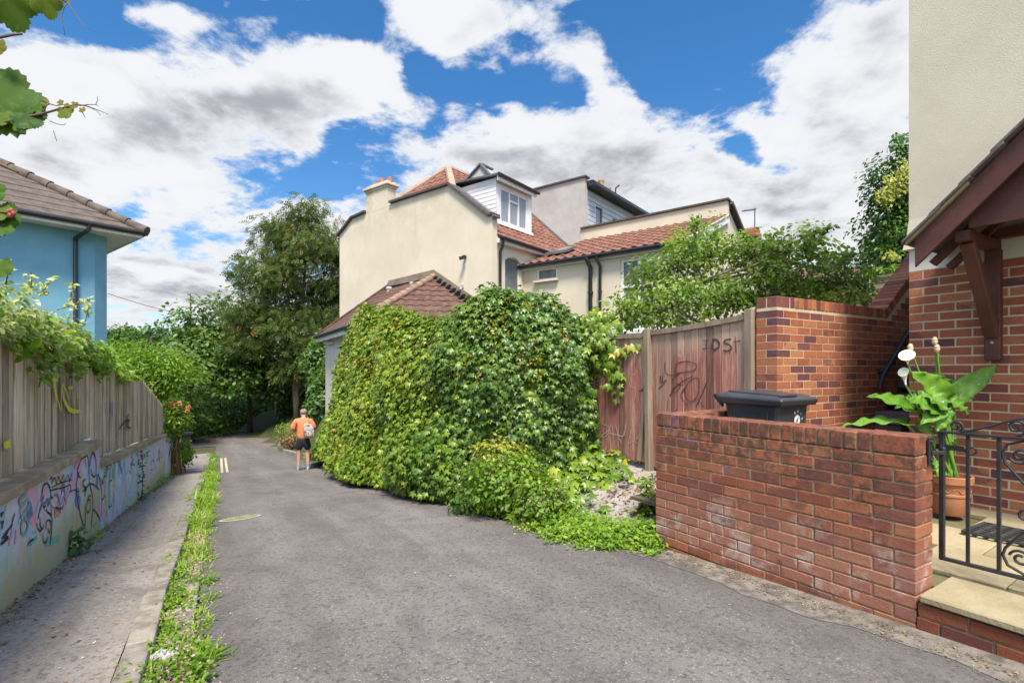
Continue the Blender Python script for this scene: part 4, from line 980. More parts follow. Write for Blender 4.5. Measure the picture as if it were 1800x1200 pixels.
# ------------------------------------------------------------------ big rendered house
def pantile(name, mat, parent, o, along, up, L, H, cut=None, tw=.26, ex=.33, amp=.042, thick=.022):
    """corrugated tile courses: o = eave corner, along the eave, up the slope (unit vectors)"""
    o, al, up = Vector(o), Vector(along).normalized(), Vector(up).normalized(); nn = al.cross(up); nn = nn if nn.z > 0 else -nn
    mb = MB(); nx_ = max(2, int(L/tw)*6); nc = int(H/ex)+1
    prof = [0, .35, .85, 1.0, .75, .25]
    for c in range(nc):
        v0, v1 = c*ex, min(c*ex+ex+.02, H)
        if v1-v0 < .03: break
        vs = []
        jit = [random.uniform(-.004, .004) for _ in range(nx_//6+2)]
        for i in range(nx_+1):
            x = L*i/nx_; h = amp*prof[i % 6]+jit[i//6]
            vs += [o+al*x+up*v0+nn*(h+thick-.022), o+al*x+up*v0+nn*(h+thick), o+al*x+up*v1+nn*(h)]
        mb.add(vs, [f for i in range(nx_) for f in ((i*3, i*3+3, i*3+4, i*3+1), (i*3+1, i*3+4, i*3+5, i*3+2))])
    return mb.build(name, mat, parent, cut=cut)
def wall_holes(mb, o, u, nrm, L, H, holes, dep=.11, m=0):
    """flat wall with rectangular openings and their reveals; o bottom left, nrm outward"""
    o, u, n = Vector(o), Vector(u).normalized(), Vector(nrm).normalized()
    X = sorted({0, L, *[h[0] for h in holes], *[h[2] for h in holes]}); Y = sorted({0, H, *[h[1] for h in holes], *[h[3] for h in holes]})
    for a, b in zip(X, X[1:]):
        for c, d in zip(Y, Y[1:]):
            if any(h[0] <= a and b <= h[2] and h[1] <= c and d <= h[3] for h in holes): continue
            mb.add([o+u*a+Z3*c, o+u*b+Z3*c, o+u*b+Z3*d, o+u*a+Z3*d], [(0,1,2,3)], m)
    for a, c, b, d in holes:
        P = [o+u*a+Z3*c, o+u*b+Z3*c, o+u*b+Z3*d, o+u*a+Z3*d]
        for i in range(4): mb.add([P[i], P[(i+1) % 4], P[(i+1) % 4]-n*dep, P[i]-n*dep], [(0,1,2,3)], m)
def window(parent, c, u, nrm, w, h, bars=(), trans=(), fr=.055, glass='glass', frame='white_pvc', name='window', curtain=None):
    """framed window centred at c; bars = vertical divisions, trans = horizontal ones (fractions)"""
    u, n = Vector(u).normalized(), Vector(nrm).normalized(); mb = MB()
    mb.box(c+Z3*(h/2-fr/2), u*w/2, n*.03, Z3*fr/2); mb.box(c-Z3*(h/2-fr/2), u*w/2, n*.03, Z3*fr/2)
    for s in (-1, 1): mb.box(c+u*s*(w/2-fr/2), u*fr/2, n*.029, Z3*(h/2-fr))
    for b in bars: mb.box(c+u*(b-.5)*w, u*fr*.45, n*.028, Z3*(h/2-fr))
    for item in trans:
        y, x0, x1 = item if hasattr(item, '__len__') else (item, 0, 1)
        mb.box(c+u*((x0+x1)/2-.5)*w+Z3*(y-.5)*h, u*((x1-x0)*w/2-fr*.3), n*.026, Z3*fr*.42)
    f = mb.build(name, M[frame], parent, bevel=.006)
    mb = MB(); mb.box(c-n*.012, u*(w/2-fr*.6), n*.004, Z3*(h/2-fr*.6)); mb.build('pane', M[glass], f)
    return f
m, t = newmat('cream_old_render'); co = t.coords(); a = t.noise(co, .55, 6, .65); b = t.noise(co, 3, 6, .65); c = t.noise(co, 90, 2)
col = t.mix(t.mr(a, .35, .68), (.63,.56,.44), (.555,.49,.375)); st = t.noise(t.vmath('MULTIPLY', co, (1.3,1.3,.22)), 1.3, 6, .7, .6)
col = t.mix(t.math('MULTIPLY', t.mr(st, .52, .78), .36), col, (.34,.28,.20)); col = t.mix(t.math('MULTIPLY', t.mr(b, .55, .75), .35), col, (.70,.64,.52))
zz_ = t.z(co); col = t.mix(t.math('MULTIPLY', t.math('MULTIPLY', t.mr(zz_, 5.6, 7.6), t.mr(t.noise(co, .9, 6, .7), .42, .62)), .5), col, (.30,.25,.19))
finish(t, col, .92, t.math('ADD', c, b), .3, .006, spec=.2); M['render_old'] = m
M['render_ext'] = plain('cream_smooth_render', (.63,.565,.445), (.57,.505,.39), .8, .9, .25, fine=90)
M['render_grey'] = plain('grey_render', (.46,.44,.42), (.36,.34,.32), .9, .92, .4, fine=60)
def tilemat(name, a, b, c):
    m, t = newmat(name); co = t.coords(); n = t.noise(co, 2.2, 5, .65); k = t.noise(co, 5.2, 2, .5); f = t.noise(co, 40, 4, .65)
    col = t.mix(t.mr(n, .35, .65), a, b); col = t.mix(t.math('MULTIPLY', t.mr(k, .5, .62), .5), col, c); col = t.mix(t.math('MULTIPLY', t.mr(f, .52, .7), .45), col, tuple(x*.45 for x in a))
    finish(t, col, .85, f, .4, .008, spec=.25); return m
M['tile_red'] = tilemat('red_clay_pantile', (.205,.092,.060), (.145,.066,.047), (.265,.14,.10))
M['tile_dark'] = tilemat('dark_brown_tile', (.125,.068,.052), (.085,.048,.040), (.17,.10,.075))
M['lead'] = plain('grey_lead', (.13,.135,.145), (.08,.08,.088), 4, .6, .2, spec=.4); M['cope_dark'] = plain('dark_slate_coping', (.10,.085,.078), (.065,.055,.05), 5, .85, .4)
M['ridge_mortar'] = plain('pinkish_hip_tiles', (.42,.30,.23), (.32,.22,.17), 5, .9, .5)
M['clap'] = plain('white_cladding', (.70,.71,.71), (.62,.63,.64), 2, .6, .1)
M['clap_grey'] = plain('pale_grey_cladding', (.52,.53,.53), (.46,.47,.48), 2, .7, .1)
M['net'] = plain('net_curtain_glass', (.30,.33,.34), (.22,.25,.27), 6, .12, 0, stretch=(6,6,.4), spec=.6)
M['pane_grey'] = plain('grey_window_glass', (.10,.115,.13), (.16,.18,.19), 1.4, .08, 0, spec=.6)
C0 = Vector((-.583, 15, 0))
wh = thing('cream_house', 'large cream rendered house with red pantile roofs, white dormer and rear extension', 'house', (-.583, 15, -1.3))
def Hh(t_, u_, z_): p = C0+E2*t_+E1*u_; return Vector((p.x, p.y, z_))
# gable wall with its shaped parapet
par = [(0, 4.50), (.12, 4.52), (1.75, 5.80), (4.5, 5.78), (4.5, 5.78), (6.1, 5.72), (6.85, 5.66), (7.3, 5.38), (7.67, 5.18)]
mb = MB(); mb.prism([Hh(0, 0, -3.2)]+[Hh(a, 0, z) for a, z in par]+[Hh(7.67, 0, -3.2)], E1*.24); mb.build('gable_wall', M['render_old'], wh)
mb = MB()
for (a, za), (b, zb) in zip([(-.06, 4.53)]+par[1:3]+[(4.58, 5.79)], par[1:3]+[(4.62, 5.79)]):
    mb.beam(Hh(a, .10, za+.035), Hh(b, .10, zb+.035), .40, .07)
for (a, za), (b, zb) in zip([(6.0, 5.74), (6.85, 5.67), (7.3, 5.39)], [(6.87, 5.67), (7.32, 5.39), (7.78, 5.15)]): mb.beam(Hh(a, .10, za+.035), Hh(b, .10, zb+.035), .40, .07)
mb.build('parapet_coping', M['cope_dark'], wh)
mb = MB(); mb.prism([Hh(4.80, -.003, 5.70), Hh(6.0, -.003, 5.70), Hh(6.0, -.003, 6.42), Hh(4.80, -.003, 6.42)], E1*.38)
mb.build('chimney', M['render_old'], wh)
mb = MB(); mb.box(Hh(5.4, .19, 6.45), E2*.64, E1*.23, Z3*.04); mb.box(Hh(5.4, .19, 6.53), E2*.70, E1*.28, Z3*.045); mb.box(Hh(5.4, .19, 6.61), E2*.60, E1*.2, Z3*.05); cc = mb.build('chimney_cornice', M['render_old'], wh, bevel=.02)
for a, hh_ in ((4.9, .16), (5.35, .22), (5.7, .14)):
    mb = MB(); mb.lathe(Hh(a, .19, 6.65), [(.11, 0), (.10, hh_), (.085, hh_), (.08, .02)], 14); mb.build('chimney_pot', M['terracotta'], wh, smooth=40)
# rear wall of the main house, with the tall arched window
EH = 4.0; TP = 5.4
mb = MB(); wh_holes = [(.56, -.2+3.2, 1.16, 2.45+3.2)]
uw0, uw1 = .67, 1.476
wall_holes(mb, Hh(.05, .05, -3.2), E1, -E2, TP-.05, EH+3.2-.05, [(uw0-.05-.0, 4.6, uw1-.05-.0, 6.72)])
# segmental head inside the opening
mb.prism([Hh(.052, uw0-.001, 3.54)]+[Hh(.052, uw0+(uw1-uw0)*k/8, 3.34+.15*math.sin(math.pi*k/8)) for k in range(9)]+[Hh(.052, uw1+.001, 3.54)], E2*.1)
mb.build('rear_wall', M['render_old'], wh)
window(wh, Hh(.14, (uw0+uw1)/2, 2.46), E1, -E2, uw1-uw0, 2.1, (), (.44,), glass='pane_grey')
mb = MB(); mb.box(Hh(-.0, (uw0+uw1)/2, 1.37), E1*.38, E2*.07, Z3*.035); mb.build('window_sill', M['white_pvc'], wh)
# roof of the main house: rear slope, hip end above the parapet, front slope
sl = .90; su = (E2+Z3*sl).normalized()
a_, b_, c_ = Hh(1.7, .15, 5.55), Hh(5.9, .15, 5.55), Hh(3.8, 2.0, 7.4); hu = (E1*1.85+Z3*1.85).normalized(); suf = (-E2+Z3*sl).normalized()
def inplane(line, nrm, outer):
    n = line.cross(nrm); return n if n.dot(outer) > 0 else -n
pantile('rear_roof', M['tile_red'], wh, Hh(-.16, .22, EH-.10), E1, su, TP-.22, 5.6, cut=[(a_, inplane(c_-a_, E1.cross(su), -E1)), (Hh(3.8, 0, 0), E2)])
pantile('hip_roof', M['tile_red'], wh, a_-hu*.0-E2*.5, E2, hu, 5.4, 2.8, cut=[(a_, inplane(c_-a_, E2.cross(hu), -E2)), (b_, inplane(c_-b_, E2.cross(hu), E2))])
pantile('front_roof', M['tile_red'], wh, Hh(7.76, .22, EH-.10), E1, suf, TP-.22, 5.6, cut=[(b_, inplane(c_-b_, E1.cross(suf), -E1)), (Hh(3.8, 0, 0), -E2)])
mb = MB()
for p, q in ((a_, c_), (b_, c_), (c_, Hh(3.8, TP, 7.4))): mb.tube([p+Z3*.05, q+Z3*.05], .13, 8)
mb.build('ridge_tiles', M['ridge_mortar'], wh)
mb = MB(); mb.beam(Hh(-.03, .24, EH-.14), Hh(-.03, 1.62, EH-.14), .16, .18); mb.beam(Hh(-.03, 1.6, EH-.14), Hh(-.03, 3.3, EH-.14), .16, .18); mb.build('fascia', M['white_pvc'], wh)
mb = MB(); mb.tube([Hh(-.17, .12, EH-.09), Hh(-.17, 3.3, EH-.09)], .06, 8)
mb.tube([Hh(-.17, .33, EH-.12), Hh(-.12, .33, EH-.35), Hh(-.035, .33, EH-.5), Hh(-.035, .33, -1.2)], .045, 8); mb.build('downpipe', M['pipe'], wh, smooth=50)
mb = MB(); mb.beam(Hh(-.12, .06, 4.46), Hh(1.78, .32, 5.86), .05, .28, up=E1); mb.build('parapet_flashing', M['lead'], wh); mb = MB()
mb.beam(Hh(.0, TP-.06, EH+.12), Hh(2.7, TP-.06, EH+.12+2.7*sl), .22, .10); mb.build('flashing', M['lead'], wh)
# white dormer on the rear slope
dm = thing('dormer', None, None, Hh(.6, 1.8, 4.5)); dm.parent = wh; dm.location = dm.location-wh.location
du0, du1, dt, dz0, dz1 = .86, 2.74, .55, 4.55, 6.02
mb = MB()
def Dq(t_, u_, z_): return Hh(t_, u_, z_)
tb_roof = lambda z: (z-EH)/sl
wall_holes(mb, Dq(dt, du0, dz0), E1, -E2, du1-du0, dz1-dz0, [(.20, .12, du1-du0-.20, 1.24)], .1)
mb.build('front', M['white_pvc'], dm)
for u_, nm in ((du0, 1), (du1, -1)):
    mb = MB(); k = 11
    for i in range(k):
        za, zb = lerp(dz0, dz1, i/k), lerp(dz0, dz1, (i+1)/k); ta_, tb__ = tb_roof(za), tb_roof(zb)
        P = [Dq(dt+.0, u_, za), Dq(max(ta_, dt), u_, za), Dq(max(tb__, dt), u_, zb), Dq(dt, u_, zb)]
        o1, o2 = E1*(-.011*nm), E1*(-.002*nm)
        mb.add([P[0]+o1, P[1]+o1, P[2]+o2, P[3]+o2, P[0], P[1]], [(0,1,2,3), (0,1,5,4)])
    mb.build('cheek', M['clap'], dm)
mb = MB(); mb.prism([Dq(dt-.16, du0-.14, dz1+.01), Dq(2.5, du0-.14, dz1+.16), Dq(2.5, du1+.14, dz1+.16), Dq(dt-.16, du1+.14, dz1+.01)], Z3*.06); mb.build('dormer_roof', M['lead'], dm)
mb = MB(); mb.beam(Dq(dt-.13, du0-.1, dz1-.06), Dq(dt-.13, du1+.1, dz1-.06), .05, .16); mb.build('dormer_fascia', M['white_pvc'], dm)
mb = MB(); mb.tube([Dq(dt-.21, du0-.15, dz1+.03), Dq(dt-.21, du1+.15, dz1-.0)], .055, 8); mb.build('dormer_gutter', M['pipe'], dm)
mb = MB(); q0, q1, q2 = Dq(.75, .78, dz1+.08), Dq(1.75, .78, dz1+.12), Dq(1.15, .82, dz1+.52)
mb.prism([q0, q1, q2], E1*.5); mb.build('roof_upstand', M['render_grey'], dm); mb = MB(); mb.beam(q0+Z3*.02, q2+Z3*.03, .14, .05); mb.beam(q1+Z3*.02, q2+Z3*.03, .14, .05); mb.beam(q2+Z3*.02, q2+E1*.55+Z3*.02, .12, .05); mb.build('upstand_flashing', M['lead'], dm)
wc = Dq(dt+.05, (du0+du1)/2, dz0+.68); window(dm, wc, E1, -E2, du1-du0-.40, 1.12, (.34, .67), ((.72, .34, .67),), glass='net', fr=.07)
mb = MB(); mb.box(Dq(dt-.03, (du0+du1)/2, dz0+.06), E1*(du1-du0)/2, E2*.05, Z3*.05); mb.build('window_sill', M['white_pvc'], dm)
# rear extension
SX = Hh(.05, 1.6, 0); XA = -E2; XH = 3.36; XL = 5.15; XW = 3.8; xs_ = 1.50/3.8
def X(v, w, z): p = SX+XA*v+E1*w; return Vector((p.x, p.y, z))
mb = MB(); hl = [(.52, 2.76, 1.28, 3.14), (3.36, 1.06, 4.42, 3.06)]
wall_holes(mb, X(0, 0, -1.6), XA, -E1, XL, XH+1.6-.06, [(a, b+1.6, c, d+1.6) for a, b, c, d in hl], .12)
mb.prism([X(XL, 0, -1.6), X(XL, XW, -1.6), X(XL, XW, XH+1.5-.06), X(XL, 0, XH-.06)], -XA*.2)
mb.build('extension_wall', M['render_ext'], wh)
window(wh, X(.90, .05, 2.95), XA, -E1, .76, .38, (), (), glass='pane_grey', fr=.06); mb = MB(); mb.box(X(.90, -.04, 2.735), XA*.44, E1*.08, Z3*.03); mb.build('window_sill', M['render_ext'], wh)
window(wh, X(3.89, .07, 2.06), XA, -E1, 1.06, 2.0, (.5,), (.62,), glass='pane_grey', fr=.075); mb = MB(); mb.box(X(3.89, -.04, 1.03), XA*.66, E1*.08, Z3*.04); mb.build('window_sill', M['white_pvc'], wh)
xu = (E1+Z3*xs_).normalized()
pantile('extension_roof', M['tile_red'], wh, X(-.0, -.2, XH-.10), XA, xu, XL+.12, 4.28, ex=.38, tw=.30, amp=.055)
mb = MB(); mb.beam(X(0, -.05, XH-.13), X(XL, -.05, XH-.13), .08, .20); mb.beam(X(XL+.05, -.12, XH-.15), X(XL+.05, XW, XH-.15+xs_*(XW+.12)), .08, .22); mb.build('extension_fascia', M['white_pvc'], wh)
mb = MB(); mb.tube([X(-.05, -.20, XH-.12), X(XL+.05, -.20, XH-.12)], .06, 8); mb.build('extension_gutter', M['pipe'], wh)
for v, r_ in ((2.46, .062), (2.77, .045)):
    mb = MB(); top = XH-.2 if r_ < .05 else XH-.42
    mb.tube([X(v-.05, -.20, XH-.14), X(v-.04, -.2, XH-.24), X(v, -.075, XH-.42), X(v, -.075, -1.3)], r_, 8)
    for z in (2.2, .6): mb.lathe(X(v, -.075, z), [(r_*1.35, 0), (r_*1.35, .05)], 10)
    mb.build('downpipe', M['pipe'], wh, smooth=50)
mb = MB(); mb.prism([X(.45, .55, XH+.31), X(1.25, .55, XH+.31), X(1.25, 1.2, XH+.31+.26), X(.45, 1.2, XH+.31+.26)], Z3*.07); sk = mb.build('roof_light', M['lead'], wh)
mb = MB(); mb.prism([X(.53, .63, XH+.415), X(1.17, .63, XH+.415), X(1.17, 1.12, XH+.61), X(.53, 1.12, XH+.61)], Z3*.01); mb.build('roof_light_pane', M['pane_grey'], sk)
# party parapet along the back of the extension roof
mb = MB(); mb.prism([X(-.1, XW, -1.6), X(XL+.02, XW, -1.6), X(XL+.02, XW, 5.33), X(-.1, XW, 5.30)], E1*.22); mb.build('party_parapet', M['render_ext'], wh)
mb = MB(); mb.beam(X(-.1, XW+.11, 5.34), X(XL+.08, XW+.11, 5.37), .36, .06); mb.build('parapet_capping', M['cope_dark'], wh)
mb = MB(); mb.lathe(Hh(1.05, -.02, 3.45), [(.05, 0), (.05, .06), (.03, .12)], 12, ax=-E1); mb.beam(Hh(1.0, -.10, 3.42), Hh(1.05, -.26, 3.36), .09, .10); mb.build('security_light', M['pipe'], wh)
mb = MB(); mb.box(Hh(1.2, -.02, 2.56), E2*.07, E1*.02, Z3*.05); mb.beam(Hh(1.2, -.03, 2.52), Hh(1.2, -.09, 2.46), .07, .04); mb.build('wall_vent', M['render_grey'], wh)
mb = MB(); mb.beam(Hh(7.66, .1, 3.62), Hh(8.0, .1, 3.60), .3, .07); mb.build('front_eave', M['cope_dark'], wh)

# ------------------------------------------------------------------ next house of the terrace
nh = thing('terrace_house', 'neighbouring house with grey clad loft storey and black flat roof, beyond the cream extension', 'house', Hh(2, 8, -1.3))
mb = MB(); mb.prism([Hh(0, TP+.0, 3.4), Hh(2.62, TP, 3.4), Hh(2.62, TP, 7.26), Hh(0, TP, 7.24)], E1*.22); mb.build('party_wall', M['render_grey'], nh)
mb = MB(); mb.beam(Hh(-.08, TP+.1, 7.27), Hh(2.7, TP+.1, 7.29), .34, .06); mb.build('party_wall_coping', M['cope_dark'], nh)
NL = 5.4
mb = MB(); k = 15; hol = [(.78, 5.0, 1.34, 6.45), (2.24, 5.2, 3.7, 6.3)]
wall_holes(mb, Hh(.1, TP+.22, 4.2), E1, -E2, NL, 2.75, [(a, b-4.2, c, d-4.2) for a, b, c, d in hol], .1)
for i in range(k):
    z = 4.25+i*.19
    if z > 6.85: break
    cuts = [0]+[x for a, b, c, d in hol if b-.1 < z < d for x in (a, c)]+[NL]
    for a, b in zip(cuts[::2], cuts[1::2]): mb.prism([Hh(.1, TP+.22+a, z), Hh(.1, TP+.22+b, z), Hh(.10, TP+.22+b, z+.165), Hh(.10, TP+.22+a, z+.165)], -E2*.03) if b-a > .02 else None
mb.build('loft_cladding', M['clap_grey'], nh)
M['anthracite'] = plain('dark_grey_frame', (.05,.055,.065), (.07,.075,.085), 3, .5, .1)
window(nh, Hh(.14, TP+.22+1.06, 5.725), E1, -E2, .56, 1.45, (), (), glass='net', frame='anthracite', fr=.05)
window(nh, Hh(.14, TP+.22+2.97, 5.75), E1, -E2, 1.46, 1.1, (.5,), (), glass='pane_grey', frame='anthracite', fr=.05)
mb = MB(); mb.prism([Hh(-.28, TP+.15, 6.94), Hh(5, TP+.15, 6.94), Hh(5, TP+NL+.5, 6.94), Hh(-.28, TP+NL+.5, 6.94)], Z3*.20); mb.build('flat_roof', M['pipe'], nh)
mb = MB(); mb.prism([Hh(.35, TP+.22, -1.6), Hh(7.6, TP+.22, -1.6), Hh(7.6, TP+NL+.2, -1.6), Hh(.35, TP+NL+.2, -1.6)], Z3*8.4); mb.build('body', M['render_grey'], nh)
mb = MB(); mb.tube([Hh(-.3, TP+.2, 6.98), Hh(-.3, TP+NL+.5, 6.98)], .07, 8); mb.tube([Hh(-.18, TP+2.2, 6.9), Hh(-.18, TP+2.2, 7.4), Hh(-.35, TP+2.2, 7.5)], .03, 6); mb.build('gutter', M['pipe'], nh)
sc_ = px(1057, 350, 25); stk = MB(); stk.box(Vector((sc_.x, sc_.y, 7.65)), E1*.55, E2*.3, Z3*.8); ck = stk.build('chimney', M['brick'], nh)
M['pot_buff'] = plain('buff_chimney_pot', (.52,.33,.19), (.42,.25,.14), 5, .85, .3)
for i, hh_ in enumerate((.72, .82, .46)):
    mb = MB(); pp_ = px((1046, 1057, 1068)[i], 350, 25); mb.lathe(Vector((pp_.x, pp_.y, 8.42)), [(.17,0),(.14,.1),(.135,hh_-.1),(.16,hh_-.06),(.16,hh_),(.11,hh_),(.1,.1)], 16); mb.build('chimney_pot', M['pot_buff'], ck, smooth=40)
mb = MB(); p = Hh(1.8, TP+NL+.1, 7.0); mb.box(p+Z3*.25, E1*.28, E2*.35, Z3*.35); mb.build('end_stack', M['render_grey'], nh)
# its own rear extension falling away behind the parapet
mb = MB(); mb.prism([X(XL-.02, XW+.23, -1.6), X(XL-.02, XW+3.9, -1.6), X(XL-.02, XW+3.9, 3.7), X(XL-.02, XW+.23, 5.18)], -XA*.2); mb.build('extension_wall', M['render_ext'], nh)
mb = MB(); mb.beam(X(XL+.0, XW+.2, 5.30), X(XL+.0, XW+4.0, 3.72), .30, .10); mb.prism([X(XL, XW+.2, 5.22), X(0, XW+.2, 5.22), X(0, XW+4, 3.65), X(XL, XW+4, 3.65)], Z3*.06); mb.build('extension_roof', M['cope_dark'], nh)
# brick stack and aerial to the right of the extension
bs = thing('brick_chimney', 'dark red brick chimney stack with corbelled top, at the right end of the cream extension', 'chimney', px(1314, 650, 20))
mb = MB(); c = px(1313, 430, 20)
for k in range(28): 
    e = .0 if k < 22 else (.05 if k in (22, 26, 27) else .09); z = c.z-.9+k*.075-.6
    mb.box(Vector((c.x, c.y, z)), E1*(.28+e), E2*(.36+e), Z3*.0345)
mb.build('stack', M['brick'], bs); mb = MB(); mb.prism([Vector((c.x, c.y, -2))-E1*.27-E2*.35, Vector((c.x, c.y, -2))+E1*.27-E2*.35, Vector((c.x, c.y, -2))+E1*.27+E2*.35, Vector((c.x, c.y, -2))-E1*.27+E2*.35], Z3*(c.z+2.55)); mb.build('core', M['brick'], bs)
mb = MB(); a = px(1326, 420, 20); b = px(1327, 366, 20); mb.tube([a-Z3*.4, b], .02, 6); mb.tube([b-Z3*.05+Vector((.03,0,0)), px(1304, 371, 19.6)], .014, 5)
for k in range(9): q = lerp(b-Z3*.05, px(1304, 371, 19.6), k/9); mb.tube([q-Vector((.0,.16,.0)), q+Vector((0,.16,0))], .007, 4)
o = mb.build('tv_aerial', M['pipe']); tag(o, 'thin television aerial on a mast above the dark red brick chimney stack', 'aerial')

# ------------------------------------------------------------------ low outbuilding against the gable
ob = thing('outbuilding', 'single storey white outbuilding with dark brown hipped tile roof, built against the cream gable', 'outbuilding', (-6, 16, -2.9))
PA, PB = Hh(4.73, -.02, 2.90), Hh(2.39, -.02, 2.97)
Q0 = Vector((-7.09, 18.6, 1.20)); Q1 = Q0+Vector((.5, -.866, 0))*5.7; Q2 = Hh(-.55, -.02, 1.2)
def tri_roof(name, p_e0, p_e1, tops, mat):
    al = (p_e1-p_e0).normalized(); top = tops[0]; rel = top-p_e0; upv = rel-al*rel.dot(al); H_ = upv.length; upv.normalize()
    cn = (sum(tops, Vector((0,0,0)))+p_e0+p_e1)/(len(tops)+2); cut = []
    poly = [p_e0, p_e1]+tops; nn = al.cross(upv)
    for i in range(1, len(poly)):
        a, b = poly[i], poly[(i+1) % len(poly)]; e = (b-a).cross(nn); e = e if e.dot(cn-a) < 0 else -e; cut.append((a, e))
    L_ = (p_e1-p_e0).length
    return pantile(name, mat, ob, p_e0-al*1.5-upv*.12, al, upv, L_+3, H_+.3, cut=cut, ex=.30, tw=.26, amp=.03)
def patch_roof(name, e0, e1, t0, t1, mat, tw=.26, ex=.30, amp=.03):
    mb = MB(); nx_ = int((e1-e0).length/tw)*6; nc = int(((t0-e0).length+(t1-e1).length)/2/ex); prof = [0, .35, .85, 1.0, .75, .25]
    for c in range(nc):
        vs = []
        for i in range(nx_+1):
            u = i/nx_; h = amp*prof[i % 6]; a, b = lerp(e0, e1, u), lerp(t0, t1, u); v0, v1 = c/nc, min(1, (c+1.08)/nc)
            vs += [lerp(a, b, v0)+Z3*h, lerp(a, b, v0)+Z3*(h+.03), lerp(a, b, v1)+Z3*h]
        mb.add(vs, [f for i in range(nx_) for f in ((i*3, i*3+3, i*3+4, i*3+1), (i*3+1, i*3+4, i*3+5, i*3+2))])
    return mb.build(name, mat, ob)
patch_roof('roof_slope', Q0, Q1, PA, PB, M['tile_dark'])
tri_roof('roof_slope', Q1, Q2, [PB], M['tile_dark'])
mb = MB()
for k in range(15): a = lerp(Q1, PB, k/15); b = lerp(Q1, PB, (k+1.1)/15); mb.tube([a+Z3*.055, b+Z3*.04], [.115, .105], 10)
mb.build('hip_tiles', plain('buff_hip_tile', (.30,.20,.14), (.22,.15,.11), 5, .9, .5), ob, smooth=40)
mb = MB(); mb.tube([PA+Z3*.04, Q0+Z3*.06], .06, 8); mb.build('verge', M['tile_dark'], ob)
mb = MB(); e = -E1*.03
mb.prism([PA+e+Z3*.0+E2*.05, PB+e+Z3*.0, PB+e+Z3*.24, PA+e+Z3*.20-E2*.1], -E1*.03); mb.prism([PB+e, Hh(.55, -.05, 1.93), Hh(.55, -.05, 2.12), PB+e+Z3*.24], -E1*.03)
mb.build('abutment_band', plain('brown_render_band', (.24,.19,.14), (.17,.13,.10), 3, .9, .3), ob)
mb = MB()
for k in range(9):
    p = lerp(PB, Hh(.55, -.06, 1.95), (k+.5)/9)-E1*.10; mb.box(p+Z3*(-.0+.01*(k % 2)), E2*.1+Z3*-.06, E1*.09, Z3*.012)
p = lerp(PA, PB, .5); mb.beam(PA-E1*.10-Z3*.03, PB-E1*.10-Z3*.03, .16, .02); mb.build('lead_flashing', M['lead'], ob)
for x, y in ((684, 508), (725, 500)):
    mb = MB(); p = px(x, y+8, 16.9 if x > 700 else 17.5); mb.lathe(p, [(.085,-.1),(.085,.14),(.11,.15),(.11,.2),(.07,.23),(0,.235)], 14); mb.build('vent_pipe', M['render_grey'], ob, smooth=40)
ov = Vector((.866, .5, 0))*.25; wz = 1.08
mb = MB(); mb.prism([Q0+ov+Vector((.13,-.22,0))-Z3*(1.2-wz), Q1+ov-Z3*(1.2-wz), Vector((Q2.x, Q2.y, wz)), Vector((Hh(4.8,-.03,0).x, Hh(4.8,-.03,0).y, wz)), Vector((Hh(6.9,-.03,0).x, Hh(6.9,-.03,0).y, wz))], -Z3*4.4); mb.build('wall', M['white_band'], ob)
mb = MB(); d = (Q1-Q0).normalized(); mb.beam(Q0-Z3*.09-d*.0, Q1-Z3*.09, .05, .22); mb.build('fascia', M['white_pvc'], ob)
mb = MB(); mb.tube([Q0-Z3*.02-ov*.25, Q1-Z3*.02-ov*.25], .06, 8); mb.build('gutter', M['pipe'], ob)
mb = MB(); p = Q0+ov+Vector((.1,-.18,0)); mb.tube([p-Z3*.25-ov*.3+d*.4, p-Z3*.3-ov*.3+d*1.6], .055, 8); mb.build('pipe', M['white_pvc'], ob)

# ------------------------------------------------------------------ far roofs and garden fence on the right
fh = thing('far_house', 'distant dark roofed house above the garden fence, behind the apple tree', 'house', px(1470, 700, 34))
def G(x, y, Zd): return px(x, y, Zd)
mb = MB(); a, b = G(1335, 520, 38), G(1650, 520, 31); dn = Vector((.2, -1, 0)); bk = Vector((.35, .94, 0))
mb.prism([a, b, b+bk*8, a+bk*8], -Z3*7); mb.build('wall', M['render_grey'], fh)
mb = MB(); r0, r1 = a+bk*4+Z3*2.6, b+bk*4+Z3*2.6
mb.add([a-bk*.4-Z3*.2, b-bk*.4-Z3*.2, r1, r0, a+bk*8.4-Z3*.2, b+bk*8.4-Z3*.2], [(0,1,2,3), (3,2,5,4), (0,3,4), (1,5,2)]); mb.build('roof', M['tile_dark'], fh)
mb = MB(); c = lerp(r0, r1, .16); mb.box(c+Z3*.5, Vector((.6,0,0)), Vector((0,.5,0)), Z3*.8); mb.build('chimney', M['brick'], fh)
M['garden_board'] = plain('tan_fence_panel', (.42,.33,.21), (.33,.25,.15), 3, .9, .5, stretch=(1,1,7), fine=20, isl=.15)
M['bank'] = plain('garden_bank', (.10,.085,.05), (.07,.09,.03), 2, .95, .6, fine=20, bd=.03)
mb = MB(); tp = [Vector((4.75, 6.9, .25)), Vector((9.5, 9.7, .3)), Vector((15, 13.5, .6)), Vector((16, 24, .8)), Vector((9.4, 19, .3)), Vector((7.1, 14.9, .25)), Vector((5.4, 10.6, .2))]
mb.prism(tp, -Z3*2.2); structure(mb.build('garden_terrace', M['bank']))
gf = thing('garden_fence', 'tan horizontal lap garden fence panels on the raised garden behind the apple tree', 'fence', px(1520, 690, 9.6))
pts_ = [px(1430, 560, 11.6), px(1529, 560, 10.4), px(1625, 560, 9.55)]; hts = [1.86, 1.86, 1.92]
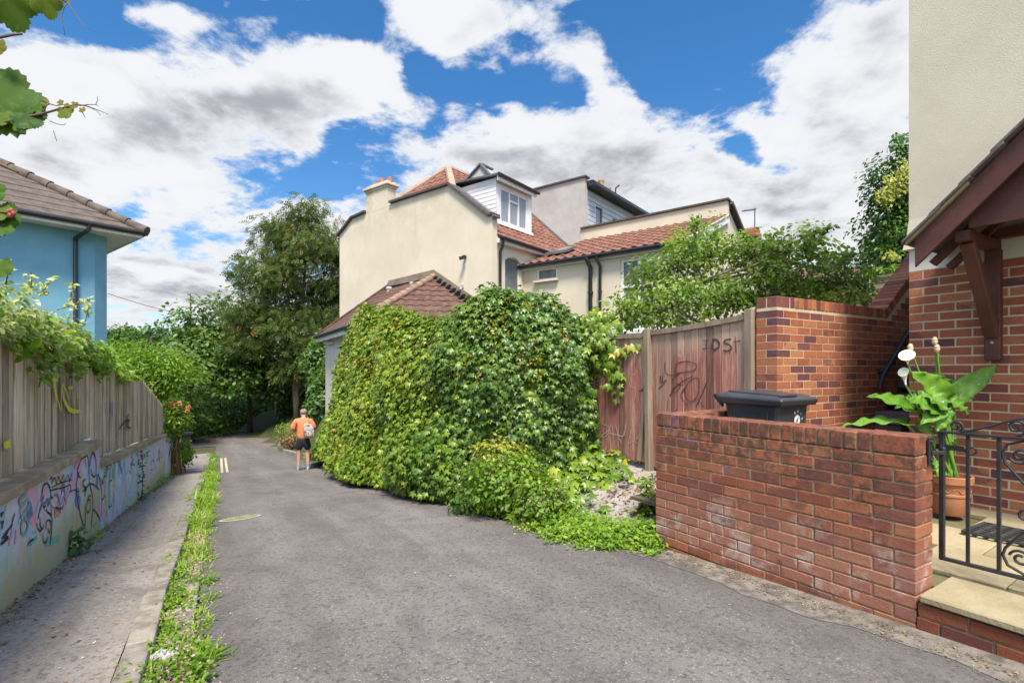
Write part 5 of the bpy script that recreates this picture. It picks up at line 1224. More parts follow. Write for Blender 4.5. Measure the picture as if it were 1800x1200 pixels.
for k in range(2):
    a, b = pts_[k], pts_[k+1]; a = Vector((a.x, a.y, .28)); b = Vector((b.x, b.y, .28)); mb = MB(); nb = 13; dd = (b-a).normalized(); nd = Vector((dd.y, -dd.x, 0))
    for i in range(nb):
        z0 = .05+i*(hts[k]-.33)/nb; mb.prism([a+dd*.05+Z3*z0+nd*.012, b-dd*.05+Z3*z0+nd*.012, b-dd*.05+Z3*(z0+.135), a+dd*.05+Z3*(z0+.135)], -nd*.012)
    mb.beam(a+Z3*(hts[k]-.28)+nd*.005, b+Z3*(hts[k]-.28)+nd*.005, .05, .05); mb.build('panel', M['garden_board'], gf)
for k in range(3):
    a = pts_[k]; mb = MB(); mb.beam(Vector((a.x, a.y, .1)), Vector((a.x, a.y, hts[k]+.04)), .09, .09, up=(1,0,0)); mb.build('post', M['garden_board'], gf)
# loose boards of a second fence behind the tree
gb = thing('board_screen', 'short screen of upright pale boards behind the apple tree', 'fence', px(1460, 620, 9.9))
mb = MB(); a, b = px(1395, 600, 10.6), px(1492, 600, 9.9); n = 14
for k in range(n):
    p = lerp(a, b, k/n); q = lerp(a, b, (k+.86)/n); h_ = 1.25+.1*random.random()
    mb.prism([Vector((p.x, p.y, .2)), Vector((q.x, q.y, .2)), Vector((q.x, q.y, h_)), Vector((p.x, p.y, h_+.02))], Vector((0,.02,0)))
mb.build('boards', plain('yellowed_board', (.40,.33,.16), (.30,.24,.12), 3, .9, .4, stretch=(6,6,.5), isl=.25), gb)
# ------------------------------------------------------------------ foliage colours
LEAFY = lambda n, *st, **k: leafmat(n, list(st), **k)
M['l_creeper'] = LEAFY('creeper_leaf', (0,(.035,.085,.012)), (.25,(.085,.170,.018)), (.5,(.16,.26,.022)), (.70,(.26,.35,.028)), (.84,(.38,.40,.045)), (.92,(.46,.34,.055)), (1,(.34,.17,.05)), trans=.28, rough=.36, spec=.5)
M['l_ash'] = LEAFY('ash_leaf', (0,(.05,.085,.025)), (.4,(.09,.14,.032)), (.75,(.155,.20,.04)), (.93,(.24,.22,.055)), (1,(.28,.17,.05)), trans=.38)
M['l_tree'] = LEAFY('broad_leaf', (0,(.035,.080,.022)), (.4,(.08,.165,.038)), (.75,(.15,.26,.05)), (1,(.23,.34,.08)), trans=.4)
M['l_bright'] = LEAFY('bright_leaf', (0,(.07,.15,.015)), (.45,(.16,.30,.025)), (.8,(.28,.43,.04)), (1,(.40,.50,.08)), trans=.45)
M['l_apple'] = LEAFY('apple_leaf', (0,(.07,.14,.02)), (.4,(.16,.28,.035)), (.8,(.28,.41,.06)), (1,(.42,.50,.14)), trans=.45)
M['l_dark'] = LEAFY('dark_ivy_leaf', (0,(.03,.08,.018)), (.45,(.065,.155,.026)), (.8,(.12,.24,.035)), (1,(.20,.33,.05)), trans=.28)
M['l_yellow'] = LEAFY('yellow_ivy_leaf', (0,(.16,.21,.02)), (.5,(.32,.34,.035)), (1,(.48,.44,.06)), trans=.3)
M['l_varieg'] = LEAFY('variegated_leaf', (0,(.09,.18,.025)), (.3,(.20,.32,.05)), (.55,(.42,.47,.17)), (1,(.62,.61,.32)), trans=.35)
M['l_grass'] = LEAFY('grass_blade', (0,(.08,.17,.012)), (.5,(.19,.34,.022)), (.8,(.31,.44,.04)), (1,(.46,.41,.14)), trans=.4)
M['l_dead'] = LEAFY('dry_leaf', (0,(.10,.06,.03)), (.5,(.22,.13,.06)), (1,(.38,.26,.14)), trans=.1, rough=.8)
M['flower_pink'] = LEAFY('pink_flower', (0,(.45,.16,.28)), (1,(.70,.40,.52)), trans=.3)
M['rose_petal'] = LEAFY('rose_petal', (0,(.62,.10,.06)), (.6,(.72,.22,.10)), (1,(.70,.38,.20)), trans=.25)
M['bark'] = plain('bark', (.11,.085,.06), (.065,.05,.035), 4, .95, .7, stretch=(3,3,.7), fine=18, bd=.02)
M['bark_apple'] = plain('apple_bark', (.22,.19,.15), (.12,.10,.08), 5, .95, .6, fine=25, bd=.01)
M['twig'] = plain('brown_twig', (.16,.08,.045), (.10,.055,.03), 8, .8, .3)
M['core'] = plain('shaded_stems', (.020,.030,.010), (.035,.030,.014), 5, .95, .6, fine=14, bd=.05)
def rnd(a, b, n): return RNG.uniform(a, b, n)

# ------------------------------------------------------------------ the creeper over the garden wall and outbuilding
# plan line, top height above the eye, half thickness
IV = [((1.08,7.50), .10, .18), ((.92,7.44), .50, .27), ((.58,7.30), .80, .40), ((.15,7.22), .86, .44), ((-.28,7.25), .82, .44), ((-.62,7.5), .76, .44), ((-1.25,8.3), .86, .45), ((-1.85,9.5), .86, .45), ((-2.35,10.4), .80, .42), ((-2.85,11.3), 1.14, .45), ((-3.45,12.55), 1.36, .38), ((-4.12,13.85), 1.42, .26), ((-4.55,14.6), 1.18, .22), ((-4.92,15.2), .30, .20), ((-5.2,15.7), -.75, .20), ((-5.6,16.35), -1.5, .18), ((-6.1,17.2), -2.0, .16)]
cum = [0]
for a, b in zip(IV, IV[1:]): cum.append(cum[-1]+math.dist(a[0], b[0]))
def ivat(u):
    u = min(max(u, 0), cum[-1]-1e-6); i = max(j for j in range(len(cum)) if cum[j] <= u); i = min(i, len(IV)-2); f = (u-cum[i])/(cum[i+1]-cum[i])
    a, b = IV[i], IV[i+1]; g = lambda k: lerp(a[k], b[k], f)
    p0 = IV[max(i-1, 0)][0]; p3 = IV[min(i+2, len(IV)-1)][0]
    ta = (b[0][0]-p0[0], b[0][1]-p0[1]); tb = (p3[0]-a[0][0], p3[1]-a[0][1]); tx, ty = lerp(ta[0], tb[0], f), lerp(ta[1], tb[1], f); L = math.hypot(tx, ty)
    x, y = lerp(a[0][0], b[0][0], f), lerp(a[0][1], b[0][1], f)
    return x, y, g(1), g(2), tx/L, ty/L
def lump(x, y, z): return .075*math.sin(x*2.3+z*1.7)+.09*math.sin(y*2.9-z*2.2+1)+.06*math.sin(x*5.1+y*4.3+z*3.7)+.04*math.sin(7.7*x-6.1*z+y*3)
def ivsurf(u, th, grow=0.0):
    """th 0 = foot on the lane side, .5 = top, 1 = foot behind"""
    x, y, top, hw, tx, ty = ivat(u); nxx, nyy = ty, -tx                      # right of travel; lane side is the left
    r_, s_ = to_rs(x, y); foot = max(gz(x, y), -hs(s_)) if u > cum[4] else gz(x-nxx*hw, y-nyy*hw)
    if u < cum[4]+.2: foot = -1.25-.35*sstep(cum[2], cum[4], u)
    H_ = top-foot
    k = math.cos(math.pi*th); side = math.copysign(abs(k)**.55, k); zf = math.sin(math.pi*th)**.6
    low = (1-zf); flare = (.18+.40*sstep(cum[6], cum[9], u))*low**1.6
    off = side*(hw+flare); p = Vector((x-nxx*off, y-nyy*off, foot+H_*zf)); n = Vector((-nxx*side, -nyy*side, .25+1.4*max(0, zf-.75)*2)); n.normalize()
    l = lump(p.x, p.y, p.z)*(1-.45*sstep(cum[9], cum[11], u)); p += n*(l+grow); return p, n
hedge = thing('creeper', 'mass of green and yellowing creeper smothering the lane wall between red gates and outbuilding', 'creeper', (-1.5, 9, -2))
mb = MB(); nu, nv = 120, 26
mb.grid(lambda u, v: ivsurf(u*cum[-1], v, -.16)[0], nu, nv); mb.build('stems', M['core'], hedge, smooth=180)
def creeper_leaves(n, umin, umax, thmin, thmax, size, spread=.05, shift=0.0):
    P, N, T, S_, C_ = [], [], [], [], []
    for _ in range(n):
        u = random.uniform(umin, umax); th = math.asin(random.uniform(.012, 1)**(1/.6))/math.pi if random.random() < .84 else random.uniform(.40, thmax)
        p, n_ = ivsurf(u, th, random.gauss(.0, spread)); q = Vector((random.gauss(0, .45), random.gauss(0, .45), random.gauss(.1, .4)))
        P.append(p); N.append(n_*.95+q+Vector((0, 0, .45))); T.append(Vector((random.gauss(0, .5), random.gauss(0, .5), -.8))+n_*.7)
        d = math.hypot(p.x, p.y); S_.append(size*random.uniform(.6, 1.25))
        pat = .5+.5*math.sin(p.x*1.6+p.z*2.1+1.2)*math.sin(p.y*1.3-p.z*1.4+.4)
        mid = sstep(.5, 3.5, u)*(.35+.65*pat)
        streak = max(0, math.sin(u*9.0+math.sin(p.z*2)*.9))**6*sstep(1.1, .1, p.z)
        C_.append(min(1, max(0, random.gauss(.32, .12)+.29*mid+.20*streak*random.random()*1.3+shift-.12*(u < 2.2))))
    return P, N, T, S_, C_
def join(*sets): return [sum((list(s[i]) for s in sets), []) for i in range(5)]
g1 = creeper_leaves(17000, 0, cum[4]+.5, .03, .66, .074, .075)
g2 = creeper_leaves(20000, cum[4], cum[8], .02, .64, .076, .075)
g3 = creeper_leaves(18000, cum[8], cum[-1], .02, .62, .082, .07, .02)
P, N, T, S_, C_ = join(g1, g2, g3); leaves('foliage', P, N, T, S_, C_, CREEPER, M['l_creeper'], hedge)
# hanging runners, yellow and rusty
P, N, T, S_, C_ = [], [], [], [], []; tw_ = MB()
for _ in range(520):
    u = random.uniform(.1, cum[-1]-1.2); th = random.uniform(.16, .5); p, n_ = ivsurf(u, th, .08); L = random.uniform(.2, .6); k = int(L/.045)
    pts = [p+Vector((random.gauss(0, .012), random.gauss(0, .012), -i*.045))+n_*.03*math.sin(i*.4) for i in range(k+1)]
    base_c = random.choice([.72, .8, .9, .95])
    for q in pts:
        for _k in range(3): P.append(q+Vector((random.gauss(0, .025), random.gauss(0, .025), random.gauss(0, .02)))); N.append(n_+Vector((random.gauss(0, .6), random.gauss(0, .6), random.gauss(0, .6)))); T.append(Vector((random.gauss(0, .8), random.gauss(0, .8), -.6))); S_.append(random.uniform(.03, .065)); C_.append(min(1, base_c+random.gauss(0, .07)))
    tw_.tube(pts[::2] if len(pts) > 3 else pts, .003, 3, cap=False)
leaves('hanging_shoots', P, N, T, S_, C_, OVATE, M['l_creeper'], hedge); tw_.build('shoot_stems', M['twig'], hedge)
# a branch of it reaching over the left gate
P, N, T, S_, C_ = [], [], [], [], []; tw_ = MB()
for line, wd, n in [([px(1040,580,7.0), px(1070,610,6.85), px(1090,640,6.75), px(1092,690,6.7)], .11, 150), ([px(1050,600,6.95), px(1085,620,6.7), px(1120,608,6.45), px(1150,612,6.2)], .035, 46), ([px(1045,560,7.1), px(1062,590,7), px(1075,620,6.9)], .13, 120), ([px(1060,640,7.0), px(1075,655,6.9), px(1085,672,6.8)], .06, 60)]:
    tw_.tube(line, .006, 5)
    for _ in range(n):
        f = random.random()*(len(line)-1); i = int(f); p = lerp(line[i], line[i+1], f-i)+Vector((random.gauss(0, wd), random.gauss(0, wd*.6), random.gauss(0, wd*.8)))
        P.append(p); N.append(Vector((-.5+random.gauss(0, .4), -1+random.gauss(0, .4), .5+random.gauss(0, .4)))); T.append(Vector((random.gauss(0, .6), random.gauss(0, .4), -1))); S_.append(random.uniform(.06, .12)); C_.append(min(1, max(0, random.gauss(.48 if wd > .05 else .85, .14))))
leaves('overhanging_shoot', P, N, T, S_, C_, CREEPER, M['l_creeper'], hedge); tw_.build('overhanging_stems', M['twig'], hedge)

# ------------------------------------------------------------------ red gates of the drive
m, t = newmat('flaking_red_boards'); co = t.coords((8,8,.6)); isl = t.island(); a = t.noise(co, 2.6, 6, .65, .4); b = t.noise(t.coords((30,30,1.5)), 3, 5, .65); zc = t.z(t.coords())
worn = t.mr(t.math('ADD', a, t.math('MULTIPLY', b, .5)), .74, .86)
keep = t.math('SUBTRACT', 1.0, t.math('MULTIPLY', t.math('GREATER_THAN', t.math('FRACT', t.math('MULTIPLY', isl, 5.7)), .72), .55))
top_ = t.mr(t.math('ADD', zc, t.math('MULTIPLY', b, .5)), 1.50, 1.78)
col = t.mix(t.mr(b, .4, .7), (.26,.095,.075), (.335,.155,.125))
col = t.mix(t.math('MULTIPLY', t.mr(t.noise(t.coords(), 2.2, 5), .5, .65), .3), col, (.34,.17,.14))
raw = t.mix(t.mr(b, .4, .65), (.50,.385,.28), (.33,.245,.185))
col = t.mix(t.math('MAXIMUM', t.math('MULTIPLY', t.math('ADD', worn, t.math('SUBTRACT', 1.0, keep), True), .6), t.math('MULTIPLY', top_, .7)), col, raw)
col = t.mix(1.0, col, t.ramp(isl, [(0,(.60,.58,.58)),(.5,(1.0,.98,.96)),(1,(1.35,1.32,1.28))]), 'MULTIPLY')
finish(t, col, .85, t.math('ADD', a, b), .5, .005, spec=.2); M['gate_board'] = m
M['p_fade'] = paint('faded_black_tag', (.075,.04,.04)); M['p_tag'] = paint('faded_pink_tag', (.50,.37,.35))
M['post_wood'] = plain('grey_brown_post', (.30,.235,.165), (.19,.14,.10), 3, .9, .5, stretch=(5,5,.5), fine=40, bd=.005)
GU = Vector((-.503, .864, 0)); GN = Vector((-.864, -.503, 0)); G0 = Vector((2.40, 5.0, 0))
def GP(x, z, off=0.0): p = G0+GU*x+GN*off; return Vector((p.x, p.y, z))
def leaf_gate(x0, x1, topf, botf, label, lean=0.0):
    g = thing('gate_leaf', label, 'gate', GP((x0+x1)/2, -1.2)); mb = MB(); x = x0; i = 0
    while x < x1-.02:
        w = min(.098, x1-x); d = random.uniform(-.003, .003)
        mb.prism([GP(x+.002, botf(x)+random.uniform(-.01, .01), d), GP(x+w-.003, botf(x+w)+random.uniform(-.01, .01), d), GP(x+w-.003, topf(x+w), d), GP(x+.002, topf(x), d)], -GN*.018); x += w
    mb.build('boards', M['gate_board'], g, bevel=.003)
    mb = MB(); n = 8
    for k in range(n): a, b = lerp(x0, x1, k/n), lerp(x0, x1, (k+1)/n); mb.beam(GP(a, topf(a)+.004, .01), GP(b, topf(b)+.004, .01), .04, .055)
    mb.build('top_rail', M['post_wood'], g)
    for f in (.14, .5, .86):
        mb = MB(); mb.beam(GP(x0, lerp(botf(x0), topf(x0), f), -.045), GP(x1, lerp(botf(x1), topf(x1), f), -.045), .05, .09); mb.build('rail', M['post_wood'], g)
    return g
def gpx(x): a = (x-CX)/F; return (a*G0.y-G0.x)/(GU.x-a*GU.y)
xr0, xr1, xl0, xl1 = gpx(1312), gpx(1145.5), gpx(1136), gpx(1000)
gr_ = leaf_gate(xr0, xr1, lambda x: lerp(.525, .445, (x-xr0)/(xr1-xr0))-.012*math.sin(math.pi*(x-xr0)/(xr1-xr0)), lambda x: -1.17, 'right hand red board gate, flaking, with black graffiti, nearest the tall brick pier')
gl_ = leaf_gate(xl0, xl1, lambda x: .42+.02*(x-xl0), lambda x: lerp(-1.14, -1.09, (x-xl0)/(xl1-xl0)), 'left hand red board gate sagging at its hinge, half hidden under creeper, with white graffiti')
mb = MB(); mb.beam(GP(gpx(1145)+.0, -1.25, .03), GP(gpx(1142), .50, .03), .075, .085, up=GN); o = mb.build('gate_post', M['post_wood'], bevel=.006); tag(o, 'grey timber post standing between the two red gates', 'post')
mb = MB(); mb.beam(GP(gpx(1127), -1.12, .035), GP(gpx(1141), -.1, .035), .05, .035, up=GN); mb.build('brace', M['post_wood'], gl_)
mb = MB(); mb.beam(GP(gpx(1319), -1.25, .0), GP(gpx(1319), .60, .0), .085, .085, up=GN); o = mb.build('gate_post', M['post_wood'], bevel=.005); tag(o, 'pale timber gate post fixed against the tall brick pier', 'post')
def GX(x, y, off=.006): p = GP(gpx(x), 0, off); return Vector((p.x, p.y, (HY-y)/F*(G0+GU*gpx(x)).y))
def Z8(l): return [(980+x/4, 560+y/4) for x, y in l]
for par_, c, w, pts in [
 (gr_,'p_fade',.020,[(1025,155),(1065,150)]),(gr_,'p_fade',.020,[(1050,152),(1048,208)]),(gr_,'p_fade',.020,[(1022,212),(1068,205)]),(gr_,'p_fade',.020,smoothline([(1095,145),(1092,215),(1130,205),(1140,175),(1118,148),(1088,150)])),(gr_,'p_fade',.020,smoothline([(1225,145),(1185,150),(1175,172),(1210,185),(1225,210),(1195,228),(1165,222)])),(gr_,'p_fade',.020,[(1240,165),(1290,155)]),(gr_,'p_fade',.020,[(1252,125),(1258,240)]),
 (gr_,'p_fade',.010,smoothline([(760,300),(762,370),(800,400),(860,380),(940,370),(975,350),(970,315),(900,300),(840,320),(830,370),(860,390)])),(gr_,'p_fade',.010,smoothline([(745,380),(740,440),(725,400),(728,450),(770,430),(712,495)])),(gr_,'p_fade',.010,smoothline([(860,390),(820,410),(815,440),(850,460),(880,440),(870,410)])),(gr_,'p_fade',.010,smoothline([(790,545),(830,480),(900,430),(960,400)])),(gr_,'p_fade',.010,smoothline([(870,460),(850,500),(820,520),(808,500),(840,470),(890,465)])),(gr_,'p_fade',.010,smoothline([(880,520),(930,440),(980,415),(1000,450),(985,540),(950,580),(910,560),(895,490),(870,540),(900,590),(925,610)])),(gr_,'p_fade',.010,smoothline([(1060,425),(1030,500),(990,590),(975,620)])),(gr_,'p_fade',.010,smoothline([(985,560),(1015,600),(1030,620)])),(gr_,'p_black',.012,smoothline([(780,570),(775,650)])),(gr_,'p_black',.02,smoothline([(840,640),(825,660)])),
 (gl_,'p_tag',.011,smoothline([(315,740),(370,770),(305,830)])),(gl_,'p_tag',.011,smoothline([(305,830),(350,820),(385,740),(395,870)])),(gl_,'p_tag',.011,smoothline([(360,800),(420,815),(470,820),(480,740)])),(gl_,'p_tag',.011,smoothline([(410,740),(430,820),(455,880)])),(gl_,'p_tag',.011,smoothline([(490,735),(450,860)])),(gl_,'p_tag',.010,smoothline([(545,735),(520,790),(500,880)])),(gl_,'p_tag',.010,smoothline([(590,790),(555,850),(600,800)])),(gl_,'p_tag',.008,smoothline([(500,880),(540,860),(580,890)])),(gl_,'p_tag',.008,smoothline([(520,410),(510,470),(550,490),(545,560),(520,600),(550,660)])),(gl_,'p_tag',.008,smoothline([(280,390),(320,420),(260,450),(230,500)])),(gl_,'p_tag',.008,smoothline([(540,360),(560,370),(535,400)])),(gr_,'p_tag',.010,smoothline([(850,215),(880,230),(870,270),(850,250)])),(gl_,'p_black',.02,[(575,510),(605,500),(590,490)])]:
    mb = MB(); mb.ribbon([GX(*p, off=.006+random.random()*.002) for p in Z8(pts)], w, GN); mb.build('graffiti', M[c], par_)

# ------------------------------------------------------------------ trees
def tree(name, label, cat, base, height, blobs, n, size, tpl, mat, bark, trunk=.18, group=None, tint=(.45,.22), clump=.35, ncl=None, up=.35, stems=1, droop=.4, flat=0.0):
    """crown of leaf clumps spread through blobs = (dx, dy, z, rx, ry, rz), trunk and limbs reaching into each"""
    base = Vector(base); tr = thing(name, label, cat, base, group); mb = MB(); heads = []
    for k in range(stems):
        b0 = base+Vector((random.uniform(-.3, .3), random.uniform(-.3, .3), -.3))*(stems > 1); lean = Vector((random.uniform(-.6, .6), random.uniform(-.3, .3), 0))*(stems > 1)
        tp = Vector((base.x, base.y, base.z+height*.9))+lean; pts = [lerp(b0, tp, i/7)+Vector((random.gauss(0, .05), random.gauss(0, .05), 0))*i*.4 for i in range(8)]
        mb.tube(pts, [trunk*(1-.12*i) for i in range(8)], 8); heads.append(pts)
    P, N, T, S_, C_ = [], [], [], [], []
    vol = [b[3]*b[4]*b[5] for b in blobs]; vs_ = sum(v**.67 for v in vol)
    for b, v in zip(blobs, vol):
        c = Vector((base.x+b[0], base.y+b[1], b[2])); r = Vector((b[3], b[4], b[5])); pts = random.choice(heads)
        st = min(pts[1:], key=lambda p: abs(p.z-(c.z-r.z*1.0))); j = pts.index(st); md = lerp(st, c, .5)+Vector((0, 0, -.12*r.z))
        mb.tube([st, md, c], [trunk*(.62-.06*j), trunk*.3, trunk*.15], 6, cap=False)
        m_ = max(3, int((ncl or len(blobs)*14)*v**.67/vs_)); k = int(n*v**.67/vs_/m_)
        dirs = sph(m_)
        for d in dirs:
            rr = random.uniform(.45, 1.0)**.6; cc_ = c+Vector((d[0]*r.x, d[1]*r.y, d[2]*r.z))*rr
            mb.tube([lerp(c, cc_, .0), lerp(c, cc_, .5)+Vector((0,0,-.05)), cc_], [trunk*.12, trunk*.08, trunk*.03], 4, cap=False)
            ctint = random.gauss(tint[0], tint[1]*.55); cs = clump*random.uniform(.7, 1.25)
            g = RNG.normal(size=(k, 3)); g *= cs/np.maximum(1, np.linalg.norm(g, axis=1, keepdims=True)/1.6); g[:, 2] *= .65
            for q in g:
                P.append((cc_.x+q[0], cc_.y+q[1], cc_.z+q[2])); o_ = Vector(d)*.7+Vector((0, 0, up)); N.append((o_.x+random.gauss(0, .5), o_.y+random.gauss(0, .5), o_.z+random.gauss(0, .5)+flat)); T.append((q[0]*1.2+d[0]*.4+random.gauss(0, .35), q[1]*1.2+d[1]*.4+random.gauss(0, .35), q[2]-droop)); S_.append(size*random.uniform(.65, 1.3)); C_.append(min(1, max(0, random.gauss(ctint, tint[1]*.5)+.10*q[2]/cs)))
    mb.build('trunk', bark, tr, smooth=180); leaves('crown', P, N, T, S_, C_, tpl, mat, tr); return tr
def blobset(spec, Zd, bx, by):
    """(px x, px y, px radius x, px radius y, depth offset) -> blobs about a base"""
    out = []
    for x, y, rx, ry, dz in spec:
        Z = Zd+dz; p = px(x, y, Z); out.append((p.x-bx, Z-by, p.z, rx/F*Z, max(rx, ry)/F*Z*.9, ry/F*Z))
    return out
# the tall ash whose crown shows against the sky
ab = px(520, 700, 27); ab.z = gz(ab.x, ab.y)
tree('ash_tree', 'tall airy ash tree with sky showing through its crown, left of the cream gable', 'tree', ab, 12.0,
     blobset([(520,395,42,34,0),(490,420,44,34,.8),(560,425,45,38,-.5),(470,475,48,40,.4),(535,480,50,40,-.3),(590,470,45,50,.5),(450,535,50,42,0),(520,550,55,45,.6),(585,550,45,50,0),(440,590,40,40,.8),(500,620,55,45,-.4),(570,630,45,55,.4),(610,540,40,60,1.5),(505,385,25,24,.3),(540,372,18,20,0)], 27, ab.x, ab.y),
     15500, .32, PINNATE, M['l_ash'], M['bark'], .15, tint=(.40,.28), clump=.54, ncl=170, up=.2, stems=3, droop=.7)
trees_left = [
 ('broadleaf_tree', 'rounded mid green tree with drooping boughs over the lane end, left of the tall ash', (335, 29), [(340,585,70,45,0),(300,620,60,40,-.6),(390,600,60,45,-.4),(345,650,75,45,-1.2),(280,655,45,35,-.4),(420,650,55,45,-.8),(365,560,45,32,.5)], 9.0, M['l_tree'], (.55,.26), .30),
 ('broadleaf_tree', 'dense green tree between the rounded tree and the tall ash', (440, 31), [(420,570,50,40,0),(455,610,55,45,0),(400,625,50,45,-.4),(470,660,60,45,-.6),(440,540,40,34,.4),(500,680,50,40,0)], 8.6, M['l_tree'], (.42,.24), .30),
 ('broadleaf_tree', 'bright leafed tree hanging over the end of the board fence', (262, 24), [(255,640,50,28,0),(225,645,40,24,.3),(290,660,45,30,-.3),(250,680,60,30,0),(210,620,25,20,1)], 6.2, M['l_bright'], (.40,.24), .26),
 ('broadleaf_tree', 'small far tree rising above the fence line beside the blue house corner', (213, 34), [(213,600,24,20,0),(228,622,30,22,0),(200,625,26,26,0)], 6.2, M['l_tree'], (.5,.2), .34),
 ('broadleaf_tree', 'shaded dark tree over the road bend behind the lamp post', (545, 30), [(530,640,50,45,0),(560,670,45,45,0),(505,690,55,40,.4),(580,640,40,50,.6),(550,710,60,40,1)], 7.6, M['l_tree'], (.25,.2), .32),
 ('broadleaf_tree', 'backlit yellow green tree deep in the wood behind the lane end', (460, 42), [(420,650,60,40,0),(480,640,60,40,0),(520,690,60,45,0),(380,690,60,45,0),(450,700,70,45,0)], 9.0, M['l_bright'], (.75,.2), .40),
 ('broadleaf_tree', 'dark tree at the back of the wood left of the road bend', (330, 40), [(310,640,60,45,0),(360,650,60,45,0),(280,690,60,45,0),(340,700,70,45,0),(400,700,60,40,0)], 9.0, M['l_tree'], (.35,.2), .42),
 ('broadleaf_tree', 'dark tree in the wood behind the outbuilding corner', (590, 38), [(560,600,50,50,0),(610,620,50,50,0),(570,680,60,50,0),(630,690,50,50,0)], 10.0, M['l_ash'], (.3,.2), .45),
]
for nm, lab, (bx_, Zd), spec, ht, mt, tn, sz in trees_left:
    b = px(bx_, 700, Zd); b.z = gz(b.x, b.y)
    tree(nm, lab, 'tree', b, ht, blobset(spec, Zd, b.x, b.y), 8600, sz*.78, OVATE if sz > .28 else NARROW, mt, M['bark'], .16, 'trees at the foot of the lane', tint=tn, clump=.55, ncl=80, up=.55, droop=.35)
# shrubs and undergrowth along the verge and behind the railings
def shrub(name, label, cat, c, r, n, size, tpl, mat, tint=(.4,.2), group=None, core=True, flat=.4, parentless=True, extra=None):
    c = Vector(c); r = Vector(r); g = gz(c.x, c.y); sh = thing(name, label, cat, (c.x, c.y, min(g, c.z-r.z*.9)), group); mb = MB()
    for k in range(7):
        d = sph(1)[0]; e = c+Vector((d[0]*r.x*.8, d[1]*r.y*.8, abs(d[2])*r.z*.8)); mb.tube([Vector((c.x+random.gauss(0, .12), c.y+random.gauss(0, .12), min(g, c.z-r.z*.9)-.05)), lerp(Vector((c.x, c.y, c.z-r.z*.4)), e, .4), e], [.014, .010, .005], 5, cap=False)
    d = sph(n); rad = np.clip(RNG.normal(.86, .15, n), .35, 1.12)[:, None]; ph = RNG.uniform(0, 6, 3)
    rad = rad*(1+.16*np.sin(d[:, :1]*5+ph[0])*np.sin(d[:, 1:2]*5+ph[1])+.12*np.sin(d[:, 2:]*7+ph[2]))
    P = np.array(c)+d*np.array(r)*rad; P[:, 2] = np.maximum(P[:, 2], min(g, c.z-r.z*.9)+.02); N = d+RNG.normal(scale=.5, size=(n, 3))+np.array([0, 0, flat]); T = d*.5+RNG.normal(scale=.5, size=(n, 3))-np.array([0, 0, .3])
    mb.build('stems', M['twig'], sh, smooth=180)
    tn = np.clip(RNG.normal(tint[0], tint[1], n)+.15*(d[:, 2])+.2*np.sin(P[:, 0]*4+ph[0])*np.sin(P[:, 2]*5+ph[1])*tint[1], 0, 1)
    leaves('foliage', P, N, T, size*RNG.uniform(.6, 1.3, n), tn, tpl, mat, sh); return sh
ug = [(300,735,26,60,38),(345,745,29,55,34),(395,728,33,60,45),(440,735,34,50,40),(490,715,36,55,48),(545,712,36,50,50),(360,700,36,60,40),(420,690,39,60,45),(500,670,40,60,50),(560,660,38,50,60),(590,700,34,40,60),(310,690,33,60,45),(577,705,23,30,55),(566,640,25,30,50)]
labs = ['dark shrub spilling past the graffiti wall end', 'low dark shrub at the road edge left of the railings', 'shaded bush behind the railings near the yellow lines', 'shaded bush in the middle of the railings', 'dark bush on the verge above the far kerb', 'dark bush on the verge behind the walking man', 'understorey bush beneath the rounded tree', 'understorey bush between the tree trunks', 'deep shaded bush beneath the ash', 'tall shaded bush beside the lamp post foot', 'shaded bush hugging the outbuilding corner', 'bush in shade behind the fence end', 'dark bush crowding the white corner of the outbuilding', 'tall dark bush under the eave of the outbuilding']
for (x, y, Zd, rx, ry), lab in zip(ug, labs):
    c = px(x, y, Zd); shrub('bush', lab, 'bush', c, (rx/F*Zd, 1.2, ry/F*Zd), 1900, .20, OVATE, M['l_tree'], (.40, .22), 'bushes under the trees')
stuff(leaves('verge_grass', *(lambda n: (lambda X_, Y_: ([(x, y, gz(x, y)-.02) for x, y in zip(X_, Y_)], RNG.normal(size=(n, 3))*.6+np.array([0, -1, .2]), RNG.normal(size=(n, 3))*.35+np.array([0, 0, 1]), RNG.uniform(.12, .4, n), np.clip(RNG.normal(.25, .2, n), 0, 1)))(RNG.uniform(-26, -16.9, n), RNG.uniform(24, 44, n)))(6000), BLADE, M['l_grass']), 'rough grass and weeds on the verge under the trees')
# railings behind the verge
ra = thing('railings', 'dark iron railings along the verge under the trees', 'railings', px(420, 760, 35))
mb = MB(); a, b = px(345, 752, 31), px(560, 735, 38); a.z = gz(a.x, a.y); b.z = gz(b.x, b.y); n = 60
for k in range(n+1):
    p = lerp(a, b, k/n); mb.beam(p, p+Z3*1.25, .025 if k % 10 else .06, .025 if k % 10 else .06, up=(1,0,0))
mb.build('bars', M['black_metal'], ra); mb = MB(); mb.beam(a+Z3*.15, b+Z3*.15, .03, .04); mb.beam(a+Z3*1.12, b+Z3*1.12, .03, .04); mb.build('rails', M['black_metal'], ra)
# street lamp
lp = px(546, 740, 27); lp.z = gz(lp.x, lp.y); lamp = thing('street_lamp', 'black street lamp column with a flat pale lantern, among the trees left of the outbuilding', 'street lamp', lp)
mb = MB(); tpz = px(546, 592, 27).z; mb.tube([lp, lp+Z3*1.2, lp+Z3*1.25, Vector((lp.x, lp.y, tpz))], [.11, .11, .075, .055], 10); mb.build('column', M['black_metal'], lamp, smooth=50)
mb = MB(); q = Vector((lp.x, lp.y, tpz)); mb.box(q+Vector((-.22,0,.09)), Vector((.42,0,.03)), Vector((0,.16,0)), Z3*.05); mb.build('lantern', M['white_pvc'], lamp, bevel=.03)

